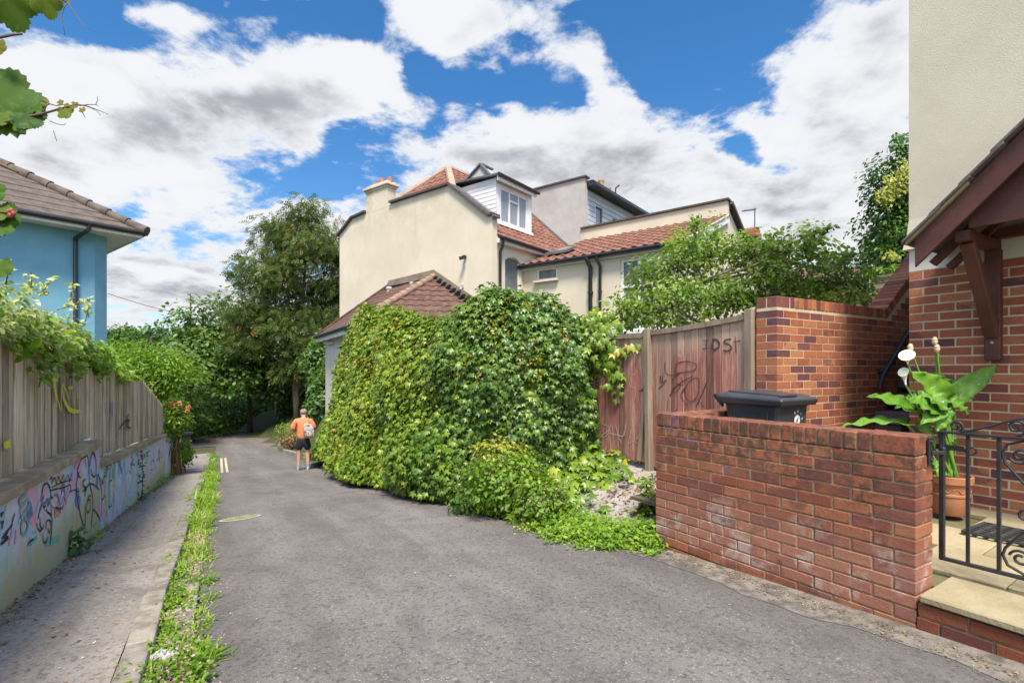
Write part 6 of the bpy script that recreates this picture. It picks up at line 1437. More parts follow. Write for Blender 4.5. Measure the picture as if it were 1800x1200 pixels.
# ------------------------------------------------------------------ apple tree behind the gates
apb = Vector((3.3, 8.3, -1.22))
tree('apple_tree', 'bright green apple tree with arching twigs, behind the red gates and tall brick wall', 'tree', apb, 2.9,
     blobset([(1130,500,45,40,.6),(1115,545,40,30,.2),(1190,470,60,45,.6),(1180,540,60,40,0),(1250,450,55,40,.8),(1250,520,70,45,0),(1320,450,60,35,.6),(1330,510,70,40,0),(1390,440,55,30,.4),(1400,490,60,35,0),(1450,490,50,30,.2),(1430,450,40,28,.6),(1490,500,40,25,.3),(1215,420,26,16,1.2),(1230,395,16,10,1.4),(1430,410,22,12,.6)], 8.0, apb.x, apb.y),
     12000, .070, OVATE, M['l_apple'], M['bark_apple'], .09, tint=(.5,.28), clump=.17, ncl=230, up=.5, droop=.3)
# long arching twigs
ob_ = bpy.data.objects['apple_tree']; P, N, T, S_, C_ = [], [], [], [], []; mb = MB()
for pts, w in [([(1290,520),(1340,470),(1400,462),(1450,480),(1490,505),(1505,540)], .022), ([(1300,500),(1360,440),(1400,415),(1440,410),(1466,397)], .014), ([(1420,470),(1424,420),(1432,400)], .010), ([(1240,500),(1215,450),(1225,400),(1215,385)], .014), ([(1380,470),(1440,470),(1480,465),(1500,440)], .010), ([(1160,520),(1110,530),(1085,550)], .012), ([(1330,460),(1345,425),(1380,402)], .010), ([(1250,470),(1262,430),(1255,398)], .010), ([(1460,500),(1500,500),(1530,510)], .010), ([(1470,470),(1490,450),(1505,452)], .008)]:
    pp = [px(x, y, 8.0+random.uniform(-.2, .2)) for x, y in pts]; mb.tube(pp, [lerp(w, w*.35, i/(len(pp)-1)) for i in range(len(pp))], 6)
    for _ in range(len(pp)*16):
        f = random.random()**.7*(len(pp)-1.001); i = int(f); p = lerp(pp[i], pp[i+1], f-i); P.append(p+Vector((random.gauss(0, .04), random.gauss(0, .04), random.gauss(0, .04)))); N.append((random.gauss(0, .6), -.5+random.gauss(0, .5), .8)); T.append((random.gauss(0, 1), random.gauss(0, 1), random.gauss(.1, .6))); S_.append(random.uniform(.07, .12)); C_.append(min(1, max(0, random.gauss(.5, .2))))
mb.build('long_twigs', M['bark_apple'], ob_, smooth=180); leaves('twig_leaves', P, N, T, S_, C_, OVATE, M['l_apple'], ob_)
shrub('golden_shrub', 'small bright yellow green shrub behind the tall brick wall', 'shrub', px(1490, 528, 7.3), (.30, .25, .20), 420, .07, OVATE, M['l_yellow'], (.35, .2))
# ivy clad tree beside the right house
tb0 = Vector((8.9, 11.8, .3)); itx = tree('ivy_clad_tree', 'tall ivy clad tree with a yellow patch, rising behind the right hand house', 'tree', tb0, 5.2,
     blobset([(1575,440,50,45,0),(1580,385,50,48,0),(1585,330,45,45,0),(1600,290,40,40,0),(1560,460,35,25,-.3),(1565,410,38,40,-.3),(1620,360,40,70,0),(1620,430,40,50,0)], 11.8, tb0.x, tb0.y), 14000, .095, OVATE, M['l_dark'], M['bark'], .2, tint=(.42,.24), clump=.26, ncl=190, up=.5, droop=.5)
def patch(parent, name, spec, Zd, n, size, tpl, mat, tint):
    P, N, T, S_, C_ = [], [], [], [], []
    for x, y, rx, ry in spec:
        for _ in range(n):
            p = px(x+random.gauss(0, rx*.6), y+random.gauss(0, ry*.6), Zd+random.gauss(0, .15)); P.append(p); N.append((random.gauss(-.3, .5), random.gauss(-1, .4), random.gauss(.5, .4))); T.append((random.gauss(0, .6), random.gauss(0, .3), -1)); S_.append(size*random.uniform(.6, 1.3)); C_.append(min(1, max(0, random.gauss(tint, .2))))
    return leaves(name, P, N, T, S_, C_, tpl, mat, parent)
patch(itx, 'yellow_leaves', [(1580,325,22,16),(1560,345,16,12),(1592,305,10,16),(1566,448,9,7)], 11.1, 320, .085, OVATE, M['l_yellow'], .25)
patch(itx, 'top_sprig', [(1580,244,9,8),(1578,256,12,5),(1586,270,8,14)], 11.7, 90, .09, OVATE, M['l_dark'], .3)
sh = shrub('shrub', 'small green shrub at the foot of the ivy clad tree behind the garden fence', 'shrub', px(1565, 480, 11.0), (.45, .3, .16), 500, .09, OVATE, M['l_bright'], (.4, .2))

# ------------------------------------------------------------------ climbers on the board fence
P, N, T, S_, C_ = [], [], [], [], []; P2, N2, T2, S2, C2 = [], [], [], [], []; stm = MB()
vh = thing('variegated_ivy', 'cream and green variegated ivy tumbling over the top of the board fence', 'climbing plant', FP(4.5, -.1, -.15))
def fence_leaf(lst, s, off, z, size, tint):
    P_, N_, T_, S__, C__ = lst; p = RN*(RF+off)+RD*s; P_.append((p.x, p.y, z)); n_ = RN*(.8*(1 if off > -.15 else .1))+Vector((0, -.3, .7))
    N_.append((n_.x+random.gauss(0, .5), n_.y+random.gauss(0, .5), n_.z+random.gauss(0, .5))); T_.append((random.gauss(0, .7)+RN.x*.4, random.gauss(0, .7), random.gauss(-.5, .5))); S__.append(size*random.uniform(.6, 1.3)); C__.append(min(1, max(0, tint)))
prof_v = [(-1,.9),(2.5,.80),(3.5,.66),(4.4,.60),(5.2,.52),(6.0,.48),(6.6,.46),(7.4,.36),(8.2,.24),(9.2,.05)]
def vtop(s): return float(np.interp(s, [a for a, b in prof_v], [b for a, b in prof_v]))+.05*math.sin(s*4.1)+.04*math.sin(s*9+1)
for _ in range(12500):
    s = random.uniform(1.2, 8.3); lo = ftop(s)-.09-.10*max(0, math.sin(s*3.3+1))**2; hi = vtop(s); f = random.random(); z = lerp(lo, hi, f); w = .30*math.sin(math.pi*min(1, .25+.75*f))+.04
    off = random.uniform(-.42, .10+.10*(1-f)) if f > .25 else random.uniform(-.05, .13); gr = sstep(6.3, 8.0, s); vv = .5+.5*math.sin(s*2.3+z*4)
    fence_leaf((P, N, T, S_, C_), s, off, z, .046, random.gauss(.58-.42*gr-.16*(1-vv), .22))
leaves('foliage', P, N, T, S_, C_, OVATE, M['l_varieg'], vh)
jb = thing('jasmine', 'bright green trailing climber hanging over the far end of the board fence', 'climbing plant', FP(8, -.3, -.1))
for _ in range(3200):
    s = random.uniform(5.0, 10.6); hi = float(np.interp(s, [5, 7, 8.5, 10.6], [.36, .40, .20, -.22]))+.06*math.sin(s*5); lo = ftop(s)-.12-.16*max(0, math.sin(s*4.2))**3; f = random.random()
    fence_leaf((P2, N2, T2, S2, C2), s, random.uniform(-.45, .16), lerp(lo, hi, f), .075, random.gauss(.55, .2))
for s0 in (5.35, 5.6, 6.6, 4.9):
    L = random.uniform(.25, .45)
    for k in range(40): fence_leaf((P2, N2, T2, S2, C2), s0+random.gauss(0, .04), .07+random.gauss(0, .03), ftop(s0)+.05-L*random.random(), .085, random.gauss(.45, .2))
leaves('foliage', P2, N2, T2, S2, C2, OVATE, M['l_bright'], jb)
for par_, a, b in ((vh, 1.2, 8.3), (jb, 5.2, 10.4)):
    stm = MB()
    for k in range(26):
        s = random.uniform(a, b); t_ = vtop(s) if par_ is vh else ftop(s)+.12; q = FP(s, ftop(s)-.1, -.2); stm.tube([q, FP(s+random.uniform(-.2, .2), (ftop(s)+t_)/2, -.15), FP(s+random.uniform(-.3, .3), t_-.02, random.uniform(-.3, .0))], [.012, .008, .003], 5, cap=False)
    stm.build('stems', M['twig'], par_, smooth=180)
# free shoots above the mass
for x0, y0, x1, y1 in [(120,540,128,498),(52,520,55,478),(100,545,160,530),(150,565,158,522),(70,520,92,488),(10,500,14,462)]:
    P3, N3, T3, S3, C3 = [], [], [], [], []; stm = MB(); s_, Zd = fs_at(x0); a, b = px(x0, y0, Zd), px(x1, y1, Zd-.1); stm.tube([a, lerp(a, b, .5)+Vector((.01,0,.01)), b], [.004,.003,.0015], 4)
    for k in range(26):
        p = lerp(a, b, random.random()); P3.append(p+Vector((random.gauss(0, .012), random.gauss(0, .012), random.gauss(0, .012)))); N3.append((random.gauss(0, .6), -.6, random.gauss(.6, .5))); T3.append((random.gauss(0, 1), random.gauss(0, .5), random.gauss(.3, .5))); S3.append(random.uniform(.035, .06)); C3.append(random.uniform(.3, .9))
    stm.build('shoot_stem', M['twig'], vh); leaves('shoot', P3, N3, T3, S3, C3, OVATE, M['l_varieg'], vh)


# ------------------------------------------------------------------ rose and shrubs at the end of the wall
rb = px(306, 735, 14.2); sh = shrub('rose_bush', 'rose bush with orange red blooms at the end of the board fence', 'rose bush', rb, (.42, .40, .55), 1500, .085, OVATE, M['l_bright'], (.42, .22))
P, N, T, S_, C_ = [], [], [], [], []
for x, y, c0 in [(300,709,.2),(304,713,.3),(315,708,.9),(317,712,.8),(331,716,.7),(329,722,.9)]:
    for _ in range(26):
        d = sph(1)[0]; p = px(x, y, 13.95)+Vector(d)*.045; P.append(p); N.append(d); T.append(sph(1)[0]); S_.append(.06); C_.append(min(1, max(0, c0+random.gauss(0, .15))))
leaves('bloom', P, N, T, S_, C_, OVATE, M['rose_petal'], sh)
shrub('shrub', 'low bright green shrub at the foot of the blue end of the graffiti wall', 'shrub', px(318, 798, 15.0), (.30, .35, .38), 900, .08, OVATE, M['l_bright'], (.4, .22))
bb_ = thing('refuse_bin', 'black refuse bin with pale handle, half hidden behind the end of the graffiti wall', 'bin', px(316, 790, 15.6))
mb = MB(); c = px(317, 770, 15.6); 
for z0, z1, e in ((-.55, .05, .20), ): mb.prism([c+Vector((-.22,-.2,-.75)), c+Vector((.18,-.2,-.75)), c+Vector((.18,.25,-.75)), c+Vector((-.22,.25,-.75))], Z3*.85)
mb.build('body', M['bin'], bb_, bevel=.03); mb = MB(); mb.box(c+Vector((-.02,.02,.14)), Vector((.26,0,0)), Vector((0,.27,0)), Z3*.035); mb.build('lid', M['bin'], bb_, bevel=.02)
mb = MB(); mb.tube([c+Vector((.14,-.22,.02)), c+Vector((.17,-.26,-.08)), c+Vector((.17,-.26,-.16)), c+Vector((.12,-.22,-.2))], .02, 6); mb.build('handle', M['white_pvc'], bb_)

# ------------------------------------------------------------------ weeds
def patchy(s): return .55+.45*math.sin(s*1.7+.5)*math.sin(s*.9+2)
sets = {'g': ([], [], [], [], []), 'b': ([], [], [], [], []), 'f': ([], [], [], [], [])}
def put(k, p, n_, t_, sz, c): L = sets[k]; L[0].append(p); L[1].append(n_); L[2].append(t_); L[3].append(sz); L[4].append(min(1, max(0, c)))
s = 1.7
while s < 24.5:
    dens_ = patchy(s); step = .018 if s < 4.5 else .03 if s < 8 else .07 if s < 15 else .12
    wmax = .20 if s < 6 else .24
    for _ in range(2):
        r = random.choice([random.gauss(-.27, .05), random.gauss(-.24, .06), random.gauss(-.24, .06), random.gauss(-.10, .03)]); r = min(max(r, -.44), -.03)
        if random.random() > dens_*1.3-.02: continue
        p = rs(r, s+random.uniform(-.06, .06), -.0); kind = random.random(); sc = 1.0 if s < 8 else 1.35
        if kind < .34:
            hh_ = random.uniform(.04, .10)*(.7+.6*dens_)*(1+.9*sstep(4, 8, s)); c0 = random.gauss(.50, .14)+(.35 if random.random() < .14 else 0)
            for _k in range(22): a = random.uniform(0, 6.28); k_ = random.uniform(.3, 1.5); put('g', p+Vector((random.gauss(0, .02), random.gauss(0, .02), -.01)), (math.cos(a), math.sin(a), -k_), (math.cos(a)*k_, math.sin(a)*k_, 1), hh_*random.uniform(.6, 1.2)*sc, c0+random.gauss(0, .1))
        elif kind < .95:
            c0 = random.gauss(.45, .17); h_ = random.uniform(.04, .13)*(1+.7*sstep(4, 8, s))
            for _k in range(26): q = p+Vector((random.gauss(0, .032), random.gauss(0, .032), abs(random.gauss(0, h_*.45)))); put('b', q, (random.gauss(0, .4), -.2+random.gauss(0, .4), 1), (random.gauss(0, 1), random.gauss(0, 1), random.gauss(.2, .3)), random.uniform(.014, .030)*sc*1.15, c0+random.gauss(0, .12))
        if random.random() < .10 and s < 9:
            for _k in range(14): put('f', p+Vector((random.gauss(.03, .05), random.gauss(0, .05), random.uniform(.03, .12))), (random.gauss(0, .5), -.4, 1), (random.gauss(0, 1), random.gauss(0, 1), 0), random.uniform(.010, .016), random.random())
    s += step
# dry seed stalks, brown patches and extra flowers among them
for _ in range(260):
    s = random.choice([random.uniform(4, 22), random.gauss(6.2, .5), random.gauss(9.5, .8)]); p = rs(random.gauss(-.24, .07), s, -.01); a = random.uniform(0, 6.28); k_ = random.uniform(.1, .7)
    for _k in range(5): put('g', p+Vector((random.gauss(0, .02), random.gauss(0, .02), 0)), (math.cos(a), math.sin(a), -k_), (math.cos(a)*k_, math.sin(a)*k_, 1), random.uniform(.05, .13), random.uniform(.72, 1)); a += 1.1
for s0 in (3.05, 4.7, 2.75, 6.0):
    for _ in range(70): put('f', rs(random.gauss(-.17, .05), s0+random.gauss(0, .10), random.uniform(.03, .14)), (random.gauss(0, .5), -.4, 1), (random.gauss(0, 1), random.gauss(0, 1), 0), random.uniform(.012, .02), random.random())
# coarse tufts nearest the viewer
for (r, s, n, h_) in [(-.30, 2.98, 110, .16), (-.22, 2.92, 90, .14), (-.34, 2.88, 80, .15), (-.2, 3.05, 80, .13), (-.10, 3.02, 90, .13), (-.02, 3.08, 60, .10), (-.28, 4.05, 70, .13), (-.24, 4.9, 80, .13), (-.20, 5.7, 70, .15), (-.3, 7.4, 80, .2), (-.22, 8.8, 90, .22), (-.28, 10.5, 90, .24), (-.22, 12.5, 90, .26), (-.25, 15, 90, .28), (-.2, 18, 90, .28), (-.28, 3.6, 40, .12), (-.25, 4.2, 60, .13), (-.3, 5.1, 40, .15), (-.27, 6.3, 60, .16), (-.2, 6.6, 60, .15), (-.26, 2.15, 70, .16), (-.18, 2.2, 50, .14), (-.33, 1.95, 60, .15)]:
    for _ in range(n): a = random.uniform(0, 6.28); put('g', rs(r, s)+Vector((random.gauss(0, .035), random.gauss(0, .035), -.01)), (math.cos(a), math.sin(a), -(k_ := random.uniform(.3, 1.8))), (math.cos(a)*k_, math.sin(a)*k_, 1), h_*.85*random.uniform(.6, 1.25), random.gauss(.52, .12))
# along the foot of the mural wall
for _ in range(75):
    s = random.choice([random.uniform(3, 24), random.uniform(12, 24), random.uniform(14, 24)]); p = rs(-1.17+abs(random.gauss(0, .03)), s, .07); c0 = random.gauss(.5, .2); h_ = random.uniform(.03, .10)
    for _k in range(10): put('b', p+Vector((random.gauss(0, .04), random.gauss(0, .04), abs(random.gauss(0, h_)))), (random.gauss(.5, .4), -.2, .7), (random.gauss(0, 1), random.gauss(0, 1), random.gauss(.2, .4)), random.uniform(.025, .05), c0+random.gauss(0, .1))
stuff(leaves('grass_tufts', *sets['g'], BLADE, M['l_grass']), 'bright grass tufts growing along the kerb')
stuff(leaves('weeds', *sets['b'], OVATE, M['l_bright']), 'low leafy weeds growing along the kerb and wall foot')
stuff(leaves('weed_flowers', *sets['f'], DIAMOND, M['flower_pink']), 'tiny pink flowers among the kerb weeds')
# tall single weeds on the wall foot
for x, y0, y1, lab in [(242, 882, 790, 'tall thin leafy weed standing against the graffiti wall under its purple scrawl'), (122, 985, 930, 'short thin weed standing against the nearest graffiti wall section')]:
    p = WP(x, y0)+RN*.05; q = WP(x, y1)+RN*.06; w = thing('tall_weed', lab, 'weed', p); mb = MB(); mb.tube([p, lerp(p, q, .5)+RN*.02, q], [.008,.006,.003], 5); mb.build('stem', M['twig'], w)
    P, N, T, S_, C_ = [], [], [], [], []
    for _ in range(70): f = random.random(); g_ = lerp(p, q, f)+Vector((random.gauss(0, .05), random.gauss(0, .05), 0)); P.append(g_); N.append((random.gauss(.4, .5), random.gauss(-.3, .5), .7)); T.append((random.gauss(0, 1), random.gauss(0, 1), -.2)); S_.append(random.uniform(.04, .08)); C_.append(random.uniform(.0, .5))
    leaves('foliage', P, N, T, S_, C_, OVATE, M['l_tree'], w)
# dry leaves and litter
P, N, T, S_, C_ = [], [], [], [], []
for _ in range(2600):
    k = random.random()
    if k < .62: s = random.uniform(1.5, 17); p = rs(-1.18+abs(random.gauss(0, .07)), s, .078)
    elif k < .72: p = rs(random.uniform(-1.1, -.5), random.uniform(2, 16), .074)
    else: s = random.uniform(-.5, 3.6); p = rs(3.2-abs(random.gauss(0, .09)), s, .006)
    P.append(p); N.append((random.gauss(0, .3), random.gauss(0, .3), 1)); T.append((random.gauss(0, 1), random.gauss(0, 1), 0)); S_.append(random.uniform(.012, .042)*(.5 if k >= .72 else 1)); C_.append(random.random())
stuff(leaves('dry_leaves', P, N, T, S_, C_, OVATE, M['l_dead']), 'dry brown leaves drifted against the wall feet')
P, N, T, S_, C_ = [], [], [], [], []
for _ in range(260):
    p = rs(random.uniform(-.05, 2.9), random.uniform(.5, 14), .004) if random.random() < .4 else rs(random.uniform(-1.1, -.5), random.uniform(2, 18), .076)
    P.append(p); N.append((random.gauss(0, .15), random.gauss(0, .15), 1)); T.append((random.gauss(0, 1), random.gauss(0, 1), 0)); S_.append(random.uniform(.008, .022)); C_.append(random.random())
M['l_pale'] = leafmat('pale_scrap', [(0,(.40,.36,.30)),(1,(.62,.60,.56))], trans=.05, rough=.8)
stuff(leaves('pale_litter', P, N, T, S_, C_, DIAMOND, M['l_pale']), 'pale scraps scattered on the tarmac')
P, N, T, S_, C_ = [], [], [], [], []
for _ in range(5200):                                      # grit along both edges of the lane
    s = random.uniform(-1, 12); e = random.random()
    r = rright(min(s, 30))-.03+random.gauss(0, .055) if e < .62 else random.gauss(-.06, .05)
    if e < .62 and s > 3.6 and random.random() < .6: continue
    P.append(rs(r, s, .003)); N.append((random.gauss(0, .4), random.gauss(0, .4), 1)); T.append((random.gauss(0, 1), random.gauss(0, 1), 0)); S_.append(random.uniform(.004, .013)); C_.append(random.random())
M['l_grit'] = leafmat('grit', [(0,(.06,.055,.05)),(.5,(.20,.18,.16)),(1,(.42,.38,.33))], trans=.0, rough=.9)
stuff(leaves('grit', P, N, T, S_, C_, DIAMOND, M['l_grit']), 'loose grit gathered along the edges of the tarmac')
# white plastic bag caught in the weeds
mb = MB(); bc = rs(-.25, 3.12, .03)
def fbag(u, v):
    a = u*2*math.pi; h_ = math.sin(v*math.pi/2); rr_ = .052*math.cos(v*math.pi/2)**.6*(1+.25*math.sin(3*a+1)+.12*math.sin(7*a)); return bc+Vector((math.cos(a)*rr_*1.25, math.sin(a)*rr_, .055*h_*(1+.2*math.sin(4*a))-.02))
mb.grid(fbag, 36, 10); o = mb.build('plastic_bag', plain('white_plastic', (.50,.51,.54), (.38,.39,.43), 14, .5), smooth=180); tag(o, 'crumpled white plastic bag lying in the kerb weeds', 'plastic bag')
# mossy utility cover in the lane
mc = thing('utility_cover', 'long mossy cover set in the tarmac beside the kerb weeds', 'cover', rs(.3, 7.2, 0))
ca, cbp = px(388, 917, 1), px(462, 904, 1)
def on_road(x, y):
    Z = 6.0
    for _ in range(40): p = px(x, y, Z); r_, s_ = to_rs(p.x, p.y); Z = hs(s_)*F/(y-HY)
    p = px(x, y, Z); p.z += .004; return p
a, b = on_road(385, 917), on_road(458, 904); mid = (a+b)/2; ax = (b-a)/2; per = Vector((ax.y, -ax.x, 0)).normalized()*.16; per.z = per.dot(RD)*-.09
M['moss'] = plain('pale_moss', (.15,.19,.05), (.27,.265,.21), 7, .95, .7, fine=50, bd=.01); M['cover_rim'] = plain('pale_rim', (.40,.38,.33), (.28,.28,.22), 14, .9)
mb = MB(); pts = [mid+ax*math.cos(q)+per*math.sin(q) for q in [2*math.pi*k/28 for k in range(28)]]; pin = [mid+(p-mid)*.86+Z3*.003 for p in pts]
mb.add(pts+pin, [(i, (i+1) % 28, 28+(i+1) % 28, 28+i) for i in range(28)]); mb.build('rim', M['cover_rim'], mc); mb = MB(); mb.add(pin+[mid+Z3*.008], [(i, (i+1) % 28, 28) for i in range(28)]); mb.build('mossy_plate', M['moss'], mc)

# ------------------------------------------------------------------ planting in front of the gates
def ongz(x, y):
    Z = 5.0
    for _ in range(60):
        p = px(x, y, Z); Z = .5*Z+.5*min(12, -gz(p.x, p.y)*F/(y-HY))
    p = px(x, y, Z); p.z = gz(p.x, p.y); return p
P, N, T, S_, C_ = [], [], [], [], []
for _ in range(1500):
    x, y = random.choice([(random.gauss(1000, 40), random.gauss(820, 28)), (random.gauss(1025, 30), random.gauss(828, 16)), (random.gauss(960, 40), random.gauss(850, 30)), (random.gauss(900, 60), random.gauss(900, 18)), (random.gauss(840, 45), random.gauss(885, 14))])
    if y < 785 or y > 930: continue
    p = ongz(x, y); r_, s_ = to_rs(p.x, p.y)
    if r_ < rright(s_)-.03: continue
    p.z += abs(random.gauss(.03, .09)); P.append(p); N.append((random.gauss(0, .4), random.gauss(-.4, .4), 1)); T.append((random.gauss(0, 1), random.gauss(-.3, 1), random.gauss(-.1, .3))); S_.append(random.uniform(.07, .13)); C_.append(min(1, max(0, random.gauss(.46, .15))))
stuff(leaves('creeping_leaves', P, N, T, S_, C_, CREEPER, M['l_creeper']), 'low creeping leaves spreading over the drive before the gates')
for (x, y, Zd, rx, ry, n, lab, mt, tn) in [(895,850,5.9,75,52,2600,'sprawling weed clump with purplish flowers in front of the creeper','l_bright',(.35,.22)),(880,805,6.5,50,40,1300,'taller yellowing weed clump against the creeper','l_yellow',(.2,.2)),(950,880,5.4,50,36,1200,'leafy weed clump at the edge of the lane','l_bright',(.3,.2)),(845,880,6.3,55,30,1200,'dark leafy weed clump at the foot of the creeper by the lane','l_tree',(.5,.25))]:
    c = px(x, y, Zd); w = shrub('weed_clump', lab, 'weeds', c, (rx/F*Zd, .35, ry/F*Zd), n, .055, OVATE, M[mt], tn)
    P, N, T, S_, C_ = [], [], [], [], []
    for _ in range(170): d = sph(1)[0]; p = c+Vector((d[0]*rx/F*Zd, d[1]*.35, abs(d[2])*ry/F*Zd)); P.append(p); N.append(d); T.append(sph(1)[0]); S_.append(random.uniform(.014, .028)); C_.append(random.random())
    if mt == 'l_bright': leaves('blossom', P, N, T, S_, C_, DIAMOND, M['flower_pink'], w)
gs, bs_ = ([], [], [], [], []), ([], [], [], [], [])
for _ in range(520):
    x, y = random.choice([(random.gauss(1040, 40), random.gauss(938, 10)), (random.gauss(1085, 40), random.gauss(950, 9)), (random.gauss(985, 30), random.gauss(920, 12)), (random.gauss(1140, 10), random.gauss(952, 9))])
    if y > 975 or x > 1165: continue
    p = ongz(x, y); c0 = random.gauss(.55, .14); h_ = random.uniform(.04, .13)
    if random.random() < .45:
        for _k in range(12): a = random.uniform(0, 6.28); gs[0].append(p+Vector((random.gauss(0, .03), random.gauss(0, .03), 0))); k_ = random.uniform(.2, 1.2); gs[1].append((math.cos(a), math.sin(a), -k_)); gs[2].append((math.cos(a)*k_, math.sin(a)*k_, 1)); gs[3].append(h_*random.uniform(.6, 1.2)); gs[4].append(min(1, max(0, c0+random.gauss(0, .1))))
    else:
        for _k in range(26): bs_[0].append(p+Vector((random.gauss(0, .05), random.gauss(0, .05), abs(random.gauss(0, h_*.6))))); bs_[1].append((random.gauss(0, .4), random.gauss(-.3, .4), 1)); bs_[2].append((random.gauss(0, 1), random.gauss(0, 1), random.gauss(.2, .4))); bs_[3].append(random.uniform(.025, .05)); bs_[4].append(min(1, max(0, c0+random.gauss(0, .12))))
stuff(leaves('drive_grass', *gs, BLADE, M['l_grass']), 'bright grass at the mouth of the drive'); stuff(leaves('drive_weeds', *bs_, OVATE, M['l_bright']), 'bright leafy weeds at the mouth of the drive')
for x, y, h_, lab in [(1090,790,.32,'dark green seedling standing before the left red gate'),(1138,905,.38,'slender weed standing beside the end of the low brick wall'),(1140,800,.22,'small weed at the foot of the post between the red gates')]:
    p = ongz(x, y); shrub('weed', lab, 'weed', p+Z3*h_*.5, (.13 if h_ < .35 else .06, .12, h_*.6), 170, .07, NARROW, M['l_tree' if y < 800 else 'l_bright'], (.5, .2))
P, N, T, S_, C_ = [], [], [], [], []
for _ in range(1100):
    x, y = random.gauss(1090, 55), random.gauss(862, 38)
    if y > 968 or y < 815 or x > 1165: continue
    p = ongz(x, y); p.z += .018; P.append(p); N.append((random.gauss(0, .3), random.gauss(0, .3), 1)); T.append((random.gauss(0, 1), random.gauss(0, 1), 0)); S_.append(random.uniform(.015, .05)); C_.append(random.random())
stuff(leaves('drive_litter', P, N, T, S_, C_, OVATE, M['l_dead']), 'dry leaves and straw lying on the concrete drive')
# little bed with dry plants on the inside of the bend
bed = shrub('dry_plant', 'brown and green dry bedding plant in the small kerbed bed beside the walking man', 'plant', px(512, 775, 22.5), (.48, .5, .45), 900, .10, NARROW, M['l_dead'], (.35, .3))
shrub('shrub', 'pale green shrub in the small kerbed bed beside the walking man', 'shrub', px(505, 762, 23.2), (.55, .5, .5), 900, .10, NARROW, M['l_apple'], (.5, .25))
mb = MB(); kp = [px(540, 797, 20.2), px(520, 794, 21.0), px(500, 788, 22.2), px(491, 779, 24), px(494, 770, 26)]
for q in kp: q.z = -hs(to_rs(q.x, q.y)[1])+.02
for a, b in zip(kp, kp[1:]): mb.beam(a, b, .14, .2)
structure(mb.build('bed_kerb', M['kerb'], bevel=.02)); mb = MB(); mb.prism([q+Z3*.04 for q in kp]+[px(575, 770, 26)*1.0, px(570, 800, 20.2)], -Z3*.1)
structure(mb.build('bed_soil', M['earth']))
# ------------------------------------------------------------------ walking man seen from behind
def skin(name, verts, edges, mat, parent, sub=2, root=0):
    o0 = origin_of(parent); bm = bmesh.new(); ly = bm.verts.layers.skin.verify(); vs_ = []
    for co, r in verts:
        v = bm.verts.new(Vector(co)-o0); v[ly].radius = (r, r) if not hasattr(r, '__len__') else r; vs_.append(v)
    vs_[root][ly].use_root = True
    for a, b in edges: bm.edges.new((vs_[a], vs_[b]))
    me = bpy.data.meshes.new(name); bm.to_mesh(me); bm.free(); me.materials.append(mat)
    o = bpy.data.objects.new(name, me); C.objects.link(o); o.parent = parent
    md = o.modifiers.new('skin', 'SKIN'); md.use_smooth_shade = True; md.branch_smoothing = .4
    s_ = o.modifiers.new('sub', 'SUBSURF'); s_.levels = sub; s_.render_levels = sub
    return o
MZ = 14.7; MX = (533-CX)/F*MZ; mr_, ms_ = to_rs(MX, MZ); mb0 = Vector((MX, MZ, -hs(ms_)))
fw = Vector((-.30, .954, 0)).normalized(); rt = Vector((fw.y, -fw.x, 0))
def mp(r, f, z): return mb0+rt*r+fw*f+Z3*z
man = thing('person', 'grey haired man walking away down the lane in an orange T-shirt and navy shorts', 'person', mb0)
M['skin'] = plain('skin', (.52,.30,.21), (.46,.25,.17), 6, .6, .05); M['orange'] = plain('orange_cotton', (.62,.235,.10), (.52,.18,.075), 3, .85, .5, fine=14, bd=.03)
M['navy'] = plain('navy_cotton', (.012,.014,.028), (.02,.022,.038), 4, .85, .4, fine=20, bd=.02); M['hair'] = plain('grey_hair', (.30,.27,.25), (.16,.13,.12), 18, .8, .5, fine=90); M['sock'] = plain('blue_sock', (.22,.32,.36), (.16,.24,.28), 8, .9); M['shoe'] = plain('grey_shoe', (.20,.16,.15), (.45,.42,.40), 6, .7)
V_ = [(mp(0,0,.95),.13),(mp(0,.0,1.12),.125),(mp(0,.02,1.28),.14),(mp(0,.05,1.42),.10),(mp(0,.085,1.50),.056),(mp(0,.115,1.575),.078),(mp(0,.135,1.645),.088),(mp(0,.13,1.70),.060),
 (mp(-.10,0,.86),.095),(mp(-.115,.02,.50),.060),(mp(-.12,.02,.36),.058),(mp(-.125,0,.10),.040),(mp(-.135,.13,.04),.036),
 (mp(.10,0,.86),.095),(mp(.115,.05,.50),.060),(mp(.12,.03,.36),.058),(mp(.125,.0,.10),.040),(mp(.14,.13,.04),.036),
 (mp(-.19,.04,1.40),.062),(mp(-.275,.04,1.13),.043),(mp(-.15,.26,1.12),.030),(mp(-.11,.31,1.13),.026),
 (mp(.19,.04,1.40),.062),(mp(.285,.05,1.13),.043),(mp(.15,.27,1.14),.030),(mp(.10,.32,1.15),.026),
 (mp(0,.235,1.60),.018),(mp(-.088,.12,1.61),.018),(mp(.088,.12,1.61),.018)]
E_ = [(0,1),(1,2),(2,3),(3,4),(4,5),(5,6),(6,7),(0,8),(8,9),(9,10),(10,11),(11,12),(0,13),(13,14),(14,15),(15,16),(16,17),(3,18),(18,19),(19,20),(20,21),(3,22),(22,23),(23,24),(24,25),(5,26),(5,27),(5,28)]
